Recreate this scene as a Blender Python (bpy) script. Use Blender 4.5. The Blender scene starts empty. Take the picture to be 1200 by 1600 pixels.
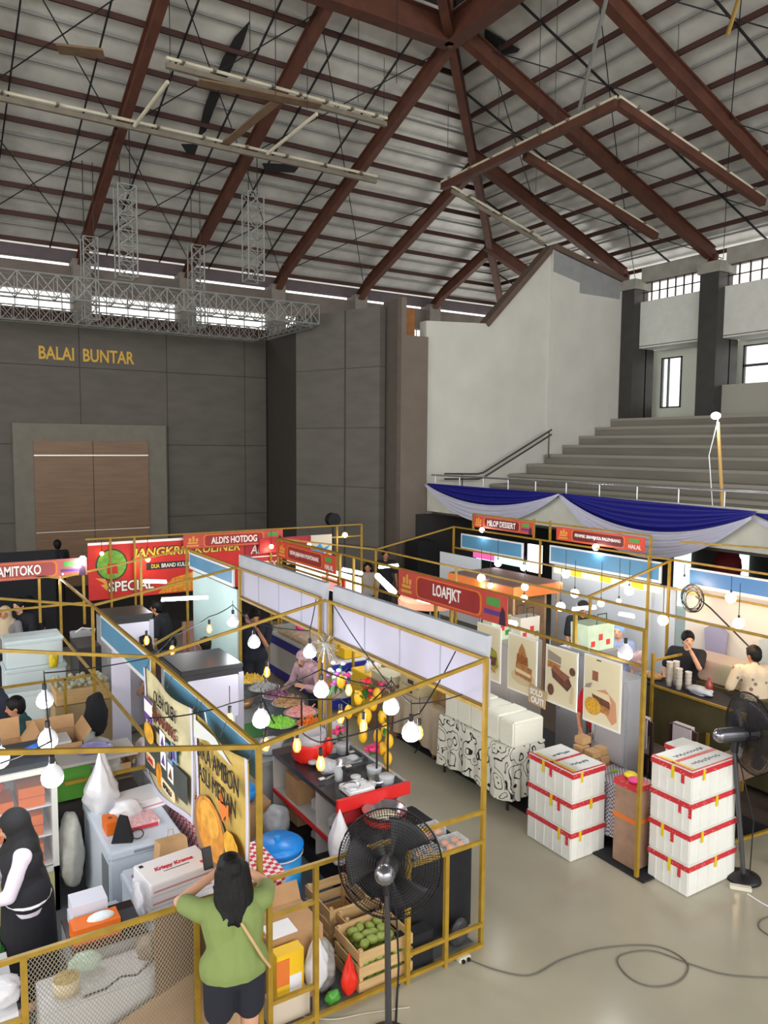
import bpy, bmesh, math, random
from mathutils import Vector, Matrix
from math import sin, cos, pi, radians
random.seed(7)
SC = bpy.context.scene
COL = SC.collection
# ------------------------------------------------------------------ camera
H, YAW, PITCH, ROLL, F = 4.3, radians(32.1), radians(4.87), radians(0.4), 1200.0
FW = Vector((sin(YAW)*cos(PITCH), cos(YAW)*cos(PITCH), -sin(PITCH)))
R0 = Vector((cos(YAW), -sin(YAW), 0)); U0 = R0.cross(FW)
RT = R0*cos(ROLL)+U0*sin(ROLL); UP = -R0*sin(ROLL)+U0*cos(ROLL)
EYE = Vector((0, 0, H))
cam_data = bpy.data.cameras.new('camera'); cam = bpy.data.objects.new('camera', cam_data); COL.objects.link(cam)
cam_data.sensor_fit = 'VERTICAL'; cam_data.sensor_height = 36; cam_data.lens = 36*F/1600
cam_data.clip_end = 300; cam_data.clip_start = 0.05
cam.matrix_world = Matrix((( RT.x, UP.x, -FW.x, EYE.x), (RT.y, UP.y, -FW.y, EYE.y), (RT.z, UP.z, -FW.z, EYE.z), (0, 0, 0, 1)))
SC.camera = cam
def ray(px, py): return FW+RT*((px-600)/F)-UP*((py-800)/F)
def PZ(px, py, z=0.0):
    r = ray(px, py); return EYE+r*((z-H)/r.z)
def PX(px, py, x):
    r = ray(px, py); return EYE+r*(x/r.x)
def PY(px, py, y):
    r = ray(px, py); return EYE+r*(y/r.y)
# ------------------------------------------------------------------ world, lights, exposure
W = bpy.data.worlds.new('sky'); SC.world = W; W.use_nodes = True
bg = W.node_tree.nodes['Background']; bg.inputs[0].default_value = (1.0, 0.97, 0.93, 1); bg.inputs[1].default_value = 2.2
SC.view_settings.view_transform = 'Standard'; SC.view_settings.look = 'None'
SC.view_settings.exposure = 0.0; SC.view_settings.gamma = 1.0; SC.view_settings.use_curve_mapping = False
def area(name, loc, target, sx, sy, power, col=(1, 1, 1)):
    d = bpy.data.lights.new(name, 'AREA'); d.shape = 'RECTANGLE'; d.size = sx; d.size_y = sy; d.energy = power; d.color = col
    o = bpy.data.objects.new(name, d); COL.objects.link(o); o.location = loc
    o.rotation_euler = (Vector(target)-Vector(loc)).to_track_quat('-Z', 'Y').to_euler(); return o
# added area lights: daylight from the unseen hall side, no windows built
area('window_daylight', (4, -14, 9), (9, 12, 2), 22, 5, 2300, (1, 0.98, 0.95))
area('window_daylight', (-16, 2, 8.5), (8, 10, 4), 18, 4, 1200, (1, 0.97, 0.93))
# ------------------------------------------------------------------ materials
MATS = {}
def lin(c): return tuple((v/12.92 if v <= 0.04045 else ((v+0.055)/1.055)**2.4) for v in c)
def hexc(h): return lin(tuple(int(h[i:i+2], 16)/255 for i in (0, 2, 4)))
def mat(name, h, rough=0.6, metal=0.0, var=0.0, scale=4.0, bump=0.0, emit=0.0, ecol=None, alpha=1.0, trans=0.0, stretch=None, spec=0.5):
    if name in MATS: return MATS[name]
    m = bpy.data.materials.new(name); m.use_nodes = True; nt = m.node_tree; b = nt.nodes['Principled BSDF']
    c = hexc(h)+(1,)
    b.inputs['Base Color'].default_value = c; b.inputs['Roughness'].default_value = rough; b.inputs['Metallic'].default_value = metal
    b.inputs['Specular IOR Level'].default_value = spec
    if var > 0 or bump > 0:
        tc = nt.nodes.new('ShaderNodeTexCoord'); no = nt.nodes.new('ShaderNodeTexNoise'); no.inputs['Scale'].default_value = scale
        no.inputs['Detail'].default_value = 4
        src = tc.outputs['Object']
        if stretch:
            mp = nt.nodes.new('ShaderNodeMapping'); mp.inputs['Scale'].default_value = stretch; nt.links.new(src, mp.inputs[0]); src = mp.outputs[0]
        nt.links.new(src, no.inputs['Vector'])
        if var > 0:
            mx = nt.nodes.new('ShaderNodeMix'); mx.data_type = 'RGBA'
            mx.inputs['A'].default_value = tuple(v*(1-var) for v in c[:3])+(1,); mx.inputs['B'].default_value = tuple(min(1, v*(1+var)) for v in c[:3])+(1,)
            cr = nt.nodes.new('ShaderNodeMapRange'); cr.inputs[1].default_value = 0.3; cr.inputs[2].default_value = 0.7
            nt.links.new(no.outputs['Fac'], cr.inputs[0]); nt.links.new(cr.outputs[0], mx.inputs['Factor'])
            nt.links.new(mx.outputs['Result'], b.inputs['Base Color'])
        if bump > 0:
            bp = nt.nodes.new('ShaderNodeBump'); bp.inputs['Strength'].default_value = bump; bp.inputs['Distance'].default_value = 0.02
            nt.links.new(no.outputs['Fac'], bp.inputs['Height']); nt.links.new(bp.outputs[0], b.inputs['Normal'])
    if emit > 0:
        b.inputs['Emission Color'].default_value = (hexc(ecol) if ecol else c[:3])+(1,); b.inputs['Emission Strength'].default_value = emit
    if trans > 0: b.inputs['Transmission Weight'].default_value = trans
    if alpha < 1: b.inputs['Alpha'].default_value = alpha
    MATS[name] = m; return m
def check_mat(name, h1, h2, sc, rough=0.7, axis=None):
    if name in MATS: return MATS[name]
    m = mat(name, h1, rough); nt = m.node_tree; b = nt.nodes['Principled BSDF']
    tc = nt.nodes.new('ShaderNodeTexCoord'); ck = nt.nodes.new('ShaderNodeTexChecker')
    mp = nt.nodes.new('ShaderNodeMapping'); mp.inputs['Location'].default_value = (0.013, 0.017, 0.011); nt.links.new(tc.outputs['Object'], mp.inputs[0]); nt.links.new(mp.outputs[0], ck.inputs[0])
    ck.inputs['Color1'].default_value = hexc(h1)+(1,); ck.inputs['Color2'].default_value = hexc(h2)+(1,); ck.inputs['Scale'].default_value = sc
    nt.links.new(ck.outputs[0], b.inputs['Base Color']); return m
def panel_mat(name, h, seam, px, pz, rough=0.7, var=0.12, axis='XZ', w=0.012):
    """wall boards with thin seams; px/pz board size; axis picks object coords"""
    if name in MATS: return MATS[name]
    m = mat(name, h, rough, var=var, scale=1.3, stretch=(1, 1, 3)); nt = m.node_tree; b = nt.nodes['Principled BSDF']
    old = b.inputs['Base Color'].links[0].from_socket
    tc = nt.nodes.new('ShaderNodeTexCoord'); mp = nt.nodes.new('ShaderNodeMapping')
    nt.links.new(tc.outputs['Object'], mp.inputs[0])
    if axis == 'YZ': mp.inputs['Rotation'].default_value = (pi/2, 0, pi/2)
    if axis == 'XZ': mp.inputs['Rotation'].default_value = (pi/2, 0, 0)
    br = nt.nodes.new('ShaderNodeTexBrick'); br.offset = 0.0; br.inputs['Scale'].default_value = 1.0
    br.inputs['Mortar Size'].default_value = w; br.inputs['Brick Width'].default_value = px; br.inputs['Row Height'].default_value = pz
    nt.links.new(mp.outputs[0], br.inputs['Vector'])
    br.inputs['Mortar'].default_value = hexc(seam)+(1,)
    nt.links.new(old, br.inputs['Color1']); nt.links.new(old, br.inputs['Color2'])
    nt.links.new(br.outputs[0], b.inputs['Base Color']); return m
# ------------------------------------------------------------------ mesh builder
class MB:
    def __init__(s): s.bm = bmesh.new()
    def box(s, x0, x1, y0, y1, z0, z1, bev=0.0):
        b = bmesh.new(); bmesh.ops.create_cube(b, size=1)
        for v in b.verts: v.co = Vector(((x0+x1)/2+v.co.x*(x1-x0), (y0+y1)/2+v.co.y*(y1-y0), (z0+z1)/2+v.co.z*(z1-z0)))
        if bev: bmesh.ops.bevel(b, geom=b.edges[:], offset=bev, segments=2, affect='EDGES', clamp_overlap=True)
        s.add(b); return s
    def add(s, b, M=None):
        if M is not None: bmesh.ops.transform(b, matrix=M, verts=b.verts[:])
        me = bpy.data.meshes.new('t'); b.to_mesh(me); b.free(); s.bm.from_mesh(me); bpy.data.meshes.remove(me)
    def xf(s, M): bmesh.ops.transform(s.bm, matrix=M, verts=s.bm.verts[:]); return s
    def bar(s, p, q, w, h=None, roll=0.0):
        """rectangular bar between two points"""
        p, q = Vector(p), Vector(q); d = q-p; L = d.length
        if L < 1e-6: return s
        h = h or w; z = d/L; up = Vector((0, 0, 1)) if abs(z.z) < 0.95 else Vector((0, 1, 0))
        x = up.cross(z).normalized(); y = z.cross(x)
        b = bmesh.new(); bmesh.ops.create_cube(b, size=1)
        for v in b.verts: v.co = p+z*((v.co.z+0.5)*L)+x*(v.co.x*w)+y*(v.co.y*h)
        s.add(b); return s
    def cyl(s, p, q, r, r2=None, n=12):
        p, q = Vector(p), Vector(q); d = q-p; L = d.length
        b = bmesh.new(); bmesh.ops.create_cone(b, cap_ends=True, segments=n, radius1=r, radius2=r if r2 is None else r2, depth=L)
        s.add(b, Matrix.Translation((p+q)/2) @ d.to_track_quat('Z', 'Y').to_matrix().to_4x4()); return s
    def tube(s, pts, r, n=6, closed=False):
        pts = [Vector(p) for p in pts]; m = len(pts); rings = []
        for i, p in enumerate(pts):
            a = pts[i-1] if (i > 0 or closed) else p; c = pts[(i+1) % m] if (i < m-1 or closed) else p
            t = (c-a).normalized(); up = Vector((0, 0, 1)) if abs(t.z) < 0.9 else Vector((1, 0, 0))
            x = up.cross(t).normalized(); y = t.cross(x)
            rr = r[i] if isinstance(r, (list, tuple)) else r
            rings.append([s.bm.verts.new(p+x*(cos(2*pi*k/n)*rr)+y*(sin(2*pi*k/n)*rr)) for k in range(n)])
        for i in range(m if closed else m-1):
            A, B = rings[i], rings[(i+1) % m]
            for k in range(n): s.bm.faces.new((A[k], A[(k+1) % n], B[(k+1) % n], B[k]))
        if not closed: s.bm.faces.new(rings[0][::-1]); s.bm.faces.new(rings[-1])
        return s
    def lathe(s, prof, c=(0, 0, 0), n=20, ax=(0, 0, 1)):
        c = Vector(c); Q = Vector(ax).to_track_quat('Z', 'Y'); rings = []
        for r, z in prof: rings.append([s.bm.verts.new(c+Q @ Vector((max(r, 1e-4)*cos(2*pi*k/n), max(r, 1e-4)*sin(2*pi*k/n), z))) for k in range(n)])
        for A, B in zip(rings, rings[1:]):
            for k in range(n): s.bm.faces.new((A[k], A[(k+1) % n], B[(k+1) % n], B[k]))
        return s
    def ball(s, c, r, sc=(1, 1, 1), n=12, rot=None):
        b = bmesh.new(); bmesh.ops.create_uvsphere(b, u_segments=n, v_segments=max(6, n*2//3), radius=1)
        M = Matrix.Translation(Vector(c)) @ ((rot.to_matrix().to_4x4()) if rot else Matrix()) @ Matrix.Diagonal((r*sc[0], r*sc[1], r*sc[2], 1))
        s.add(b, M); return s
    def prism(s, pts, O, U, V, t):
        """polygon given in the (U,V) plane at O, thickness t along U x V"""
        O, U, V = Vector(O), Vector(U), Vector(V); N = U.cross(V).normalized()
        a = [s.bm.verts.new(O+U*p[0]+V*p[1]) for p in pts]; b = [s.bm.verts.new(O+U*p[0]+V*p[1]+N*t) for p in pts]
        n = len(pts)
        try:
            s.bm.faces.new(a[::-1]); s.bm.faces.new(b)
            for i in range(n): s.bm.faces.new((a[i], a[(i+1) % n], b[(i+1) % n], b[i]))
        except ValueError: pass
        return s
    def grid(s, f, nu, nv, t=0.0):
        """surface f(u,v) with optional thickness by solidify along z-normal"""
        vs = [[s.bm.verts.new(Vector(f(i/nu, j/nv))) for j in range(nv+1)] for i in range(nu+1)]
        fs = [s.bm.faces.new((vs[i][j], vs[i+1][j], vs[i+1][j+1], vs[i][j+1])) for i in range(nu) for j in range(nv)]
        if t:
            s.bm.normal_update(); bmesh.ops.solidify(s.bm, geom=fs, thickness=t)
        return s
OFF = {}
def obj(name, mb, m, parent=None, smooth=False, label=None, recentre=True):
    bm = mb.bm if isinstance(mb, MB) else mb
    me = bpy.data.meshes.new(name); o = bpy.data.objects.new(name, me); COL.objects.link(o)
    if parent is not None:
        off = OFF.get(parent.name, Vector()); o.parent = parent
        bmesh.ops.translate(bm, vec=-off, verts=bm.verts[:]); OFF[o.name] = off
    elif recentre and bm.verts:
        xs = [v.co.x for v in bm.verts]; ys = [v.co.y for v in bm.verts]; zs = [v.co.z for v in bm.verts]
        c = Vector(((min(xs)+max(xs))/2, (min(ys)+max(ys))/2, min(zs)))
        bmesh.ops.translate(bm, vec=-c, verts=bm.verts[:]); o.location = c; OFF[o.name] = c
    bm.to_mesh(me); bm.free()
    if smooth: me.polygons.foreach_set('use_smooth', [True]*len(me.polygons))
    me.materials.append(m)
    if label: o['label'] = label
    return o
def subpart(name, mb, m, parent, **k):
    return obj(name, mb, m, parent, **k)
def thing(name, label, cat, loc=(0, 0, 0), rz=0.0, group=None):
    """Empty at the base; children are given in world coordinates unless moved later"""
    o = bpy.data.objects.new(name, None); o.empty_display_size = 0.1; COL.objects.link(o); o.location = loc
    OFF[o.name] = Vector(loc); tag(o, label, cat, group); return o
def tag(o, label, cat, group=None):
    o['label'] = label; o['category'] = cat
    if group: o['group'] = group
    return o
def struct(name, mb, m, parent=None):
    o = obj(name, mb, m, parent)
    if parent is None: o['kind'] = 'structure'
    return o
def place(o, loc, rz=0.0, tilt=(0, 0)):
    o.location = loc; o.rotation_euler = (tilt[0], tilt[1], rz); return o
def dup(root, loc=None, rz=None, label=None, scale=None):
    def cp(o, par):
        c = o.copy(); COL.objects.link(c)
        if par: c.parent = par
        for ch in list(o.children): cp(ch, c)
        return c
    r = cp(root, None)
    if loc is not None: r.location = loc
    if rz is not None: r.rotation_euler = (0, 0, rz)
    if scale: r.scale = scale
    if label: r['label'] = label
    return r
def text_bm(s, w=None, h=None, bold=0.0, shear=0.0, ext=0.004):
    cu = bpy.data.curves.new('t', 'FONT'); cu.body = s; cu.extrude = ext; cu.offset = bold; cu.shear = shear; cu.resolution_u = 3; cu.align_x = 'LEFT'
    o = bpy.data.objects.new('t', cu); COL.objects.link(o)
    dg = bpy.context.evaluated_depsgraph_get(); me = bpy.data.meshes.new_from_object(o.evaluated_get(dg))
    bm = bmesh.new(); bm.from_mesh(me); bpy.data.objects.remove(o); bpy.data.curves.remove(cu); bpy.data.meshes.remove(me)
    xs = [v.co.x for v in bm.verts]; ys = [v.co.y for v in bm.verts]; x0, x1, y0, y1 = min(xs), max(xs), min(ys), max(ys)
    sx = (w/(x1-x0)) if w else None; sy = (h/(y1-y0)) if h else None
    sx = sx or sy; sy = sy or sx
    for v in bm.verts: v.co = Vector(((v.co.x-x0)*sx, (v.co.y-y0)*sy, v.co.z))
    return bm
def letters(parent, s, O, U, V, w, h, m, name='lettering', bold=0.012, shear=0.0, off=0.004, out=0.0):
    """O lower-left corner, U/V unit directions of the sign plane; faces U x V"""
    O, U, V = Vector(O), Vector(U).normalized(), Vector(V).normalized(); N = U.cross(V).normalized()
    bm = text_bm(s, w, h, bold, shear)
    for v in bm.verts: c = v.co.copy(); v.co = O+U*c.x+V*c.y+N*(off+max(0, c.z)+out)
    mb = MB(); mb.bm.free(); mb.bm = bm
    return obj(name, mb, m, parent)
def decal(parent, name, pts, O, U, V, m, off=0.003, t=0.002):
    O, U, V = Vector(O), Vector(U).normalized(), Vector(V).normalized(); N = U.cross(V).normalized()
    return obj(name, MB().prism(pts, O+N*off, U, V, t), m, parent)
def rect(x0, y0, x1, y1): return [(x0, y0), (x1, y0), (x1, y1), (x0, y1)]
def oval(cx, cy, rx, ry, n=16): return [(cx+rx*cos(2*pi*k/n), cy+ry*sin(2*pi*k/n)) for k in range(n)]
def rrect(x0, y0, x1, y1, r):
    P = []
    for cx, cy, a in ((x1-r, y0+r, -pi/2), (x1-r, y1-r, 0), (x0+r, y1-r, pi/2), (x0+r, y0+r, pi)):
        for k in range(5): P.append((cx+r*cos(a+k*pi/8), cy+r*sin(a+k*pi/8)))
    return P
def remesh(mb, voxel=0.012, smooth=2):
    """fuse overlapping solids into one continuous skin"""
    me = bpy.data.meshes.new('t'); mb.bm.to_mesh(me); o = bpy.data.objects.new('t', me); COL.objects.link(o)
    r = o.modifiers.new('r', 'REMESH'); r.mode = 'VOXEL'; r.voxel_size = voxel
    if smooth: k = o.modifiers.new('s', 'SMOOTH'); k.iterations = smooth; k.factor = 0.5
    dg = bpy.context.evaluated_depsgraph_get(); m2 = bpy.data.meshes.new_from_object(o.evaluated_get(dg))
    out = MB(); out.bm.from_mesh(m2); bpy.data.objects.remove(o); bpy.data.meshes.remove(me); bpy.data.meshes.remove(m2); mb.bm.free(); return out

# palette
YEL = mat('mustard_steel', '96771F', 0.5, var=0.18, scale=9)
RUST = mat('red_oxide_steel', '4D2A1C', 0.65, var=0.25, scale=3)
PURL = mat('dark_red_purlin', '3A1E18', 0.7)
BATT = mat('grey_batten', '7A7B79', 0.6)
ALU = mat('aluminium', 'A9A9A6', 0.4, metal=0.6)
WHT = mat('white_paint', 'BEBEB7', 0.75, var=0.06, scale=1.2)
CONC = mat('concrete', '8A8880', 0.9, var=0.15, scale=3)
BLK = mat('black_plastic', '16161A', 0.45)
WPL = mat('white_plastic', 'E2E4E8', 0.35)
CARD = mat('cardboard', 'B08A62', 0.85, var=0.1, scale=6)
CHROME = mat('stainless', 'C8CBD0', 0.25, metal=0.9)
RED = mat('red_plastic', 'D02020', 0.45)
GLOW = mat('white_lamp_glow', 'FFFFFF', emit=14, ecol='F2F6FF')
WARM = mat('warm_lamp_glow', 'FFC070', emit=10, ecol='FFC27A')
DARKC = mat('dark_counter', '3C3030', 0.35)
BLKF = mat('black_fabric', '17171C', 0.9)
# ================================================================== THE HALL
FLOORM = mat('polished_concrete', 'A8A390', 0.16, var=0.10, scale=0.9)
nt = FLOORM.node_tree; n2 = nt.nodes.new('ShaderNodeTexNoise'); n2.inputs['Scale'].default_value = 0.7; n2.inputs['Detail'].default_value = 6
mr = nt.nodes.new('ShaderNodeMapRange'); mr.inputs[3].default_value = 0.10; mr.inputs[4].default_value = 0.34
nt.links.new(n2.outputs['Fac'], mr.inputs[0]); nt.links.new(mr.outputs[0], nt.nodes['Principled BSDF'].inputs['Roughness'])
struct('floor', MB().box(-16, 21, -14, 24.2, -0.2, 0.0), FLOORM)
STAGE = panel_mat('stage_panelling', '55514B', '2C2926', 2.45, 2.15, 0.75)
st = struct('wall_stage', MB().box(-16, 9.95, 23.0, 23.3, 0.0, 7.7), STAGE)
# splayed wall beside the stage and its pillar
def quadwall(name, a, b, z0, z1, th, m):
    a = Vector((a[0], a[1], 0)); b = Vector((b[0], b[1], 0)); d = (b-a).normalized(); n = Vector((d.y, -d.x, 0))
    return struct(name, MB().prism([(0, z0), ((b-a).length, z0), ((b-a).length, z1), (0, z1)], a, d, (0, 0, 1), -th), m)
SIDEP = panel_mat('side_panelling', '5B5852', '3C3833', 1.6, 1.9, 0.75, axis='YZ')
DKREC = mat('recess_brown', '35302B', 0.8, var=0.1)  # shade on this turned-away face is put into the colour
quadwall('wall_recess', (10.0, 23.0), (9.62, 20.1), 0, 7.75, 0.2, DKREC)
quadwall('wall_splay', (9.62, 20.1), (10.72, 17.35), 0, 7.95, 0.25, SIDEP)
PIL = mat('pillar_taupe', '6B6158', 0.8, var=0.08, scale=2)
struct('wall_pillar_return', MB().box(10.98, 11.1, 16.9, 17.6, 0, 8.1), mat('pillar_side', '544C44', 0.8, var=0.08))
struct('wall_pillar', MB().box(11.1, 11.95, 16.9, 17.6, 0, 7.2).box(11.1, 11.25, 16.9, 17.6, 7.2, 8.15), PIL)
ob = obj('plywood_panel', MB().box(11.27, 11.75, 17.25, 17.3, 7.22, 7.95), mat('plywood_orange', '8A5A2A', 0.7, var=0.2, scale=5))
tag(ob, 'orange-brown plywood sheet in the opening at the pillar top', 'panel')
# door in the stage wall
fr = struct('door_1', MB().box(2.55, 6.68, 22.86, 23.0, 0.3, 4.87), mat('door_surround', '6A665C', 0.7, var=0.08))
obj('door_leaf', MB().box(3.05, 4.58, 22.82, 22.86, 0.3, 4.4).box(4.6, 6.13, 22.82, 22.86, 0.3, 4.4), mat('door_brown_veneer', '6E543C', 0.5, var=0.18, scale=2, stretch=(0.6, 1, 9)), fr)
obj('metal_strip', MB().box(3.05, 6.13, 22.80, 22.82, 3.98, 4.01), mat('strip_steel', 'D8D4CC', 0.3, metal=0.3), fr)
obj('metal_strip', MB().box(3.05, 6.13, 22.80, 22.82, 1.86, 1.88), MATS['strip_steel'], fr)
# hall name in yellow letters
nm = thing('hall_name_sign', 'raised yellow capital letters BALAI BUNTAR on the dark stage wall', 'sign', (3.28, 22.98, 6.66))
letters(nm, 'BALAI  BUNTAR', (3.28, 23.0, 6.62), (1, 0, 0), (0, 0, 1), 2.55, 0.36, mat('yellow_letter', 'C49A1E', 0.5), bold=0.018, off=0.002)
# stage platform
struct('trim_1', MB().box(-16, 10.5, 17.2, 23, 0, 0.3), mat('stage_black', '1C1A19', 0.8))
# outer wall behind stage with its openings
OUT = mat('outer_band', '6A625C', 0.9, var=0.15, scale=2)
struct('wall_outer', MB().box(-16, 20.6, 24.0, 24.3, 0, 7.75), mat('outer_dark', '2B2420', 0.9))
struct('trim_2', MB().box(-16, 20.6, 24.0, 24.3, 7.75, 8.12), mat('band_maroon', '3E201A', 0.9))
struct('trim_3', MB().box(-16, 20.6, 24.0, 24.3, 8.68, 9.42), OUT)
struct('trim_4', MB().box(-16, 20.6, 24.0, 24.3, 9.55, 9.86), mat('band_mauve', '5A5054', 0.9, var=0.1))
RAFX = [-10.8, -7.7, -4.6, -1.55, 1.5, 4.6, 7.7, 10.75, 13.9, 17.1]
RAFY = [20.4, 17.2, 14.05, 10.9, 7.75, 4.6]
for k, x in enumerate(RAFX[3:]):
    struct('wall_column', MB().box(x-0.25, x+0.25, 23.75, 24.35, 7.7, 9.6), mat('column_grey', '77726B', 0.9, var=0.1))
# window bars behind the upper truss
wb = MB()
for k in range(30):
    x = 1.0+k*0.62; wb.box(x-0.012, x+0.012, 24.1, 24.13, 8.12, 8.68)
w1 = struct('window_1', wb.box(-6, 20.2, 24.1, 24.13, 8.38, 8.4), mat('window_bar', '3A3734', 0.6))
# ---- right side: end wall, gallery, terrace
pts = [(11.95, 0), (19.8, 0), (19.8, 9.45), (19.3, 9.5), (16.39, 10.07), (14.03, 7.75), (11.95, 7.64)]
struct('wall_end', MB().prism([(11.95, 0), (16.45, 0), (16.39, 10.07), (14.03, 7.75), (11.95, 7.64)], (0, 17.3, 0), (1, 0, 0), (0, 0, 1), 0.3), WHT)
e2 = struct('wall_end_right', MB().prism([(16.39, 0), (19.85, 0), (19.85, 9.45), (19.3, 9.5), (16.39, 10.07)], (0, 17.15, 0), (1, 0, 0), (0, 0, 1), 0.25), WHT)
obj('bare_render_patch', MB().prism([(16.4, 9.45), (17.5, 9.25), (17.5, 8.95), (19.25, 8.95), (19.3, 9.5), (16.4, 10.05)], (0, 16.9, 0), (1, 0, 0), (0, 0, 1), 0.01), mat('bare_render', '87898A', 0.9, var=0.08), e2)
CAP = mat('brown_coping', '5A4A40', 0.8, var=0.15)
struct('trim_5', MB().bar((14.0, 17.1, 7.72), (16.42, 17.1, 10.15), 0.35, 0.16).bar((16.38, 17.0, 10.15), (19.6, 17.0, 9.5), 0.4, 0.16), CAP)
# gallery slab and parapet
struct('floor_gallery', MB().box(12.12, 21, -6, 16.9, 2.6, 2.72), CONC)
struct('floor_gallery_top', MB().box(19.34, 20.9, -6, 16.9, 4.9, 5.2), CONC)
struct('wall_parapet', MB().box(11.97, 12.12, -6, 16.9, 2.58, 3.3), mat('parapet_paint', 'C2C2B6', 0.7, var=0.05))
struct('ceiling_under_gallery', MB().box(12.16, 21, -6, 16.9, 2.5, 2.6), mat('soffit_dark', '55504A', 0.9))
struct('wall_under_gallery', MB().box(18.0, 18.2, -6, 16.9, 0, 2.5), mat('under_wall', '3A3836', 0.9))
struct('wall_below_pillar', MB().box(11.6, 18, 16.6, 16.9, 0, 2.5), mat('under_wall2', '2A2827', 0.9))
TER = mat('terrace_concrete', '77736A', 0.9, var=0.18, scale=2.5, stretch=(1, 0.2, 1))
tr = thing('seating_terrace', 'wide bare concrete stepped seating rising behind the gallery rail', 'seating', (13.6, 5, 2.72))
z, x = 2.72, 13.45
stepN = 9
for k in range(stepN):
    z0 = 2.72+k*0.278; x0 = 13.5+k*0.69
    mb = MB().box(x0, 19.33 if k >= stepN-1 else x0+0.74, -6, 16.88, 2.72, z0+0.278)
    obj('step', mb, TER, tr)
    obj('step_nosing', MB().box(x0-0.015, x0, -6, 16.88, z0+0.2, z0+0.278), mat('nosing_pale', '8F8B80', 0.9), tr)
# back wall of the gallery (x = 19.7)
GW = mat('gallery_white', 'C6C8C2', 0.8, var=0.05)
PB = mat('pillar_black', '33322F', 0.5, var=0.2, scale=3)
def pillar(n, y0, y1):
    p = struct('wall_pillar_black', MB().box(19.35, 20.0, y0, y1, 5.2, 9.45), PB)
    struct('wall_pillar_fin', MB().box(19.95, 20.35, y0, y1, 5.2, 7.5), PB)
    obj('capital', MB().box(19.3, 20.05, y0-0.06, y1+0.06, 9.2, 9.5), CONC, p)
pillar(1, 16.4, 16.88); pillar(2, 13.5, 14.1); pillar(3, 10.3, 10.9)
for k, (ya, yb) in enumerate(((14.1, 16.4), (10.9, 13.5), (7.5, 10.3))):
    struct('wall_gallery_band', MB().box(19.65, 20.0, ya, yb, 7.45, 8.82).box(19.65, 20.9, ya, yb, 7.4, 7.47), GW)
    struct('wall_gallery_beam', MB().box(19.65, 20.05, ya, yb, 9.42, 9.85), CONC)
    g = MB()
    n = 8
    for i in range(n+1):
        y = ya+(yb-ya)*i/n; g.box(19.78, 19.82, y-0.018, y+0.018, 8.82, 9.42)
    for zz in (8.84, 9.12, 9.41): g.box(19.78, 19.82, ya, yb, zz-0.015, zz+0.015)
    struct('window_%d' % (k+2), g, mat('grille_brown', '3A2C24', 0.6))
    # recess wall with window opening
    if k == 0: wy0, wy1, wz0, wz1 = PX(1065, 600, 20.75).y, PX(1033, 600, 20.75).y, PX(1050, 637, 20.75).z, PX(1050, 558, 20.75).z
    elif k == 1: wy0, wy1, wz0, wz1 = 11.6, PX(1160, 600, 20.75).y, PX(1160, 609, 20.75).z, PX(1160, 540, 20.75).z
    else: wy0, wy1, wz0, wz1 = 7.9, 9.6, 6.15, 7.3
    X0, X1 = 20.75, 20.9
    struct('wall_gallery_back', MB().box(X0, X1, ya-0.3, wy0, 5, 7.45).box(X0, X1, wy1, yb+0.4, 5, 7.45).box(X0, X1, wy0, wy1, 5, wz0).box(X0, X1, wy0, wy1, wz1, 7.45), mat('gallery_cream', 'D4D8CC', 0.8))
    f = MB()
    for a, b in ((wy0, wy0+0.05), (wy1-0.05, wy1)): f.box(X0-0.03, X0+0.05, a, b, wz0, wz1)
    f.box(X0-0.03, X0+0.05, wy0, wy1, wz0, wz0+0.04).box(X0-0.03, X0+0.05, wy0, wy1, wz1-0.04, wz1)
    f.box(X0-0.03, X0+0.05, (wy0+wy1)/2+0.1, (wy0+wy1)/2+0.14, wz0, wz1)
    if k: f.box(X0-0.03, X0+0.05, wy0, wy1, wz0+0.65, wz0+0.72)
    w = struct('window_%d' % (k+5), f, mat('window_frame_dark', '3C4346', 0.5))
    obj('pane', MB().box(X0+0.02, X0+0.03, wy0+0.03, wy1-0.03, wz0+0.03, wz1-0.03), mat('glass_tint', 'D8F2EE', 0.02, alpha=0.12), w)
    if k: struct('wall_low_dado', MB().box(19.7, 19.85, ya, yb, 5.2, 6.1), mat('dado_grey', '9A988F', 0.8))
# handrail on the end wall
hr = thing('stair_handrail', 'double dark metal handrail climbing the white end wall', 'handrail', (14.3, 16.7, 3.5))
for dz in (0, -0.14):
    obj('rail', MB().tube([(12.4, 16.7, 3.58+dz), (13.55, 16.7, 3.56+dz), (13.75, 16.7, 3.6+dz), (16.3, 16.7, 4.83+dz)], 0.025), mat('rail_dark', '4A4440', 0.4, metal=0.4), hr)
obj('post', MB().cyl((13.0, 16.7, 2.72), (13.0, 16.7, 3.57), 0.02).cyl((16.2, 16.7, 4.0), (16.2, 16.7, 4.78), 0.02), MATS['rail_dark'], hr)
# gallery rail on the parapet
gr = thing('gallery_railing', 'long polished steel railing on short posts above the blue swags', 'railing', (12.05, 5, 3.3))
obj('rail', MB().cyl((12.08, -6, 3.64), (12.08, 16.85, 3.55), 0.025), CHROME, gr)
for px in (680, 718, 755, 794, 837, 885, 937, 996, 1061, 1133, 1212):
    p = PX(px, 760, 12.08); obj('post', MB().cyl((12.08, p.y, 3.3), (12.08, p.y, 3.58), 0.018), CHROME, gr)
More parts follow.
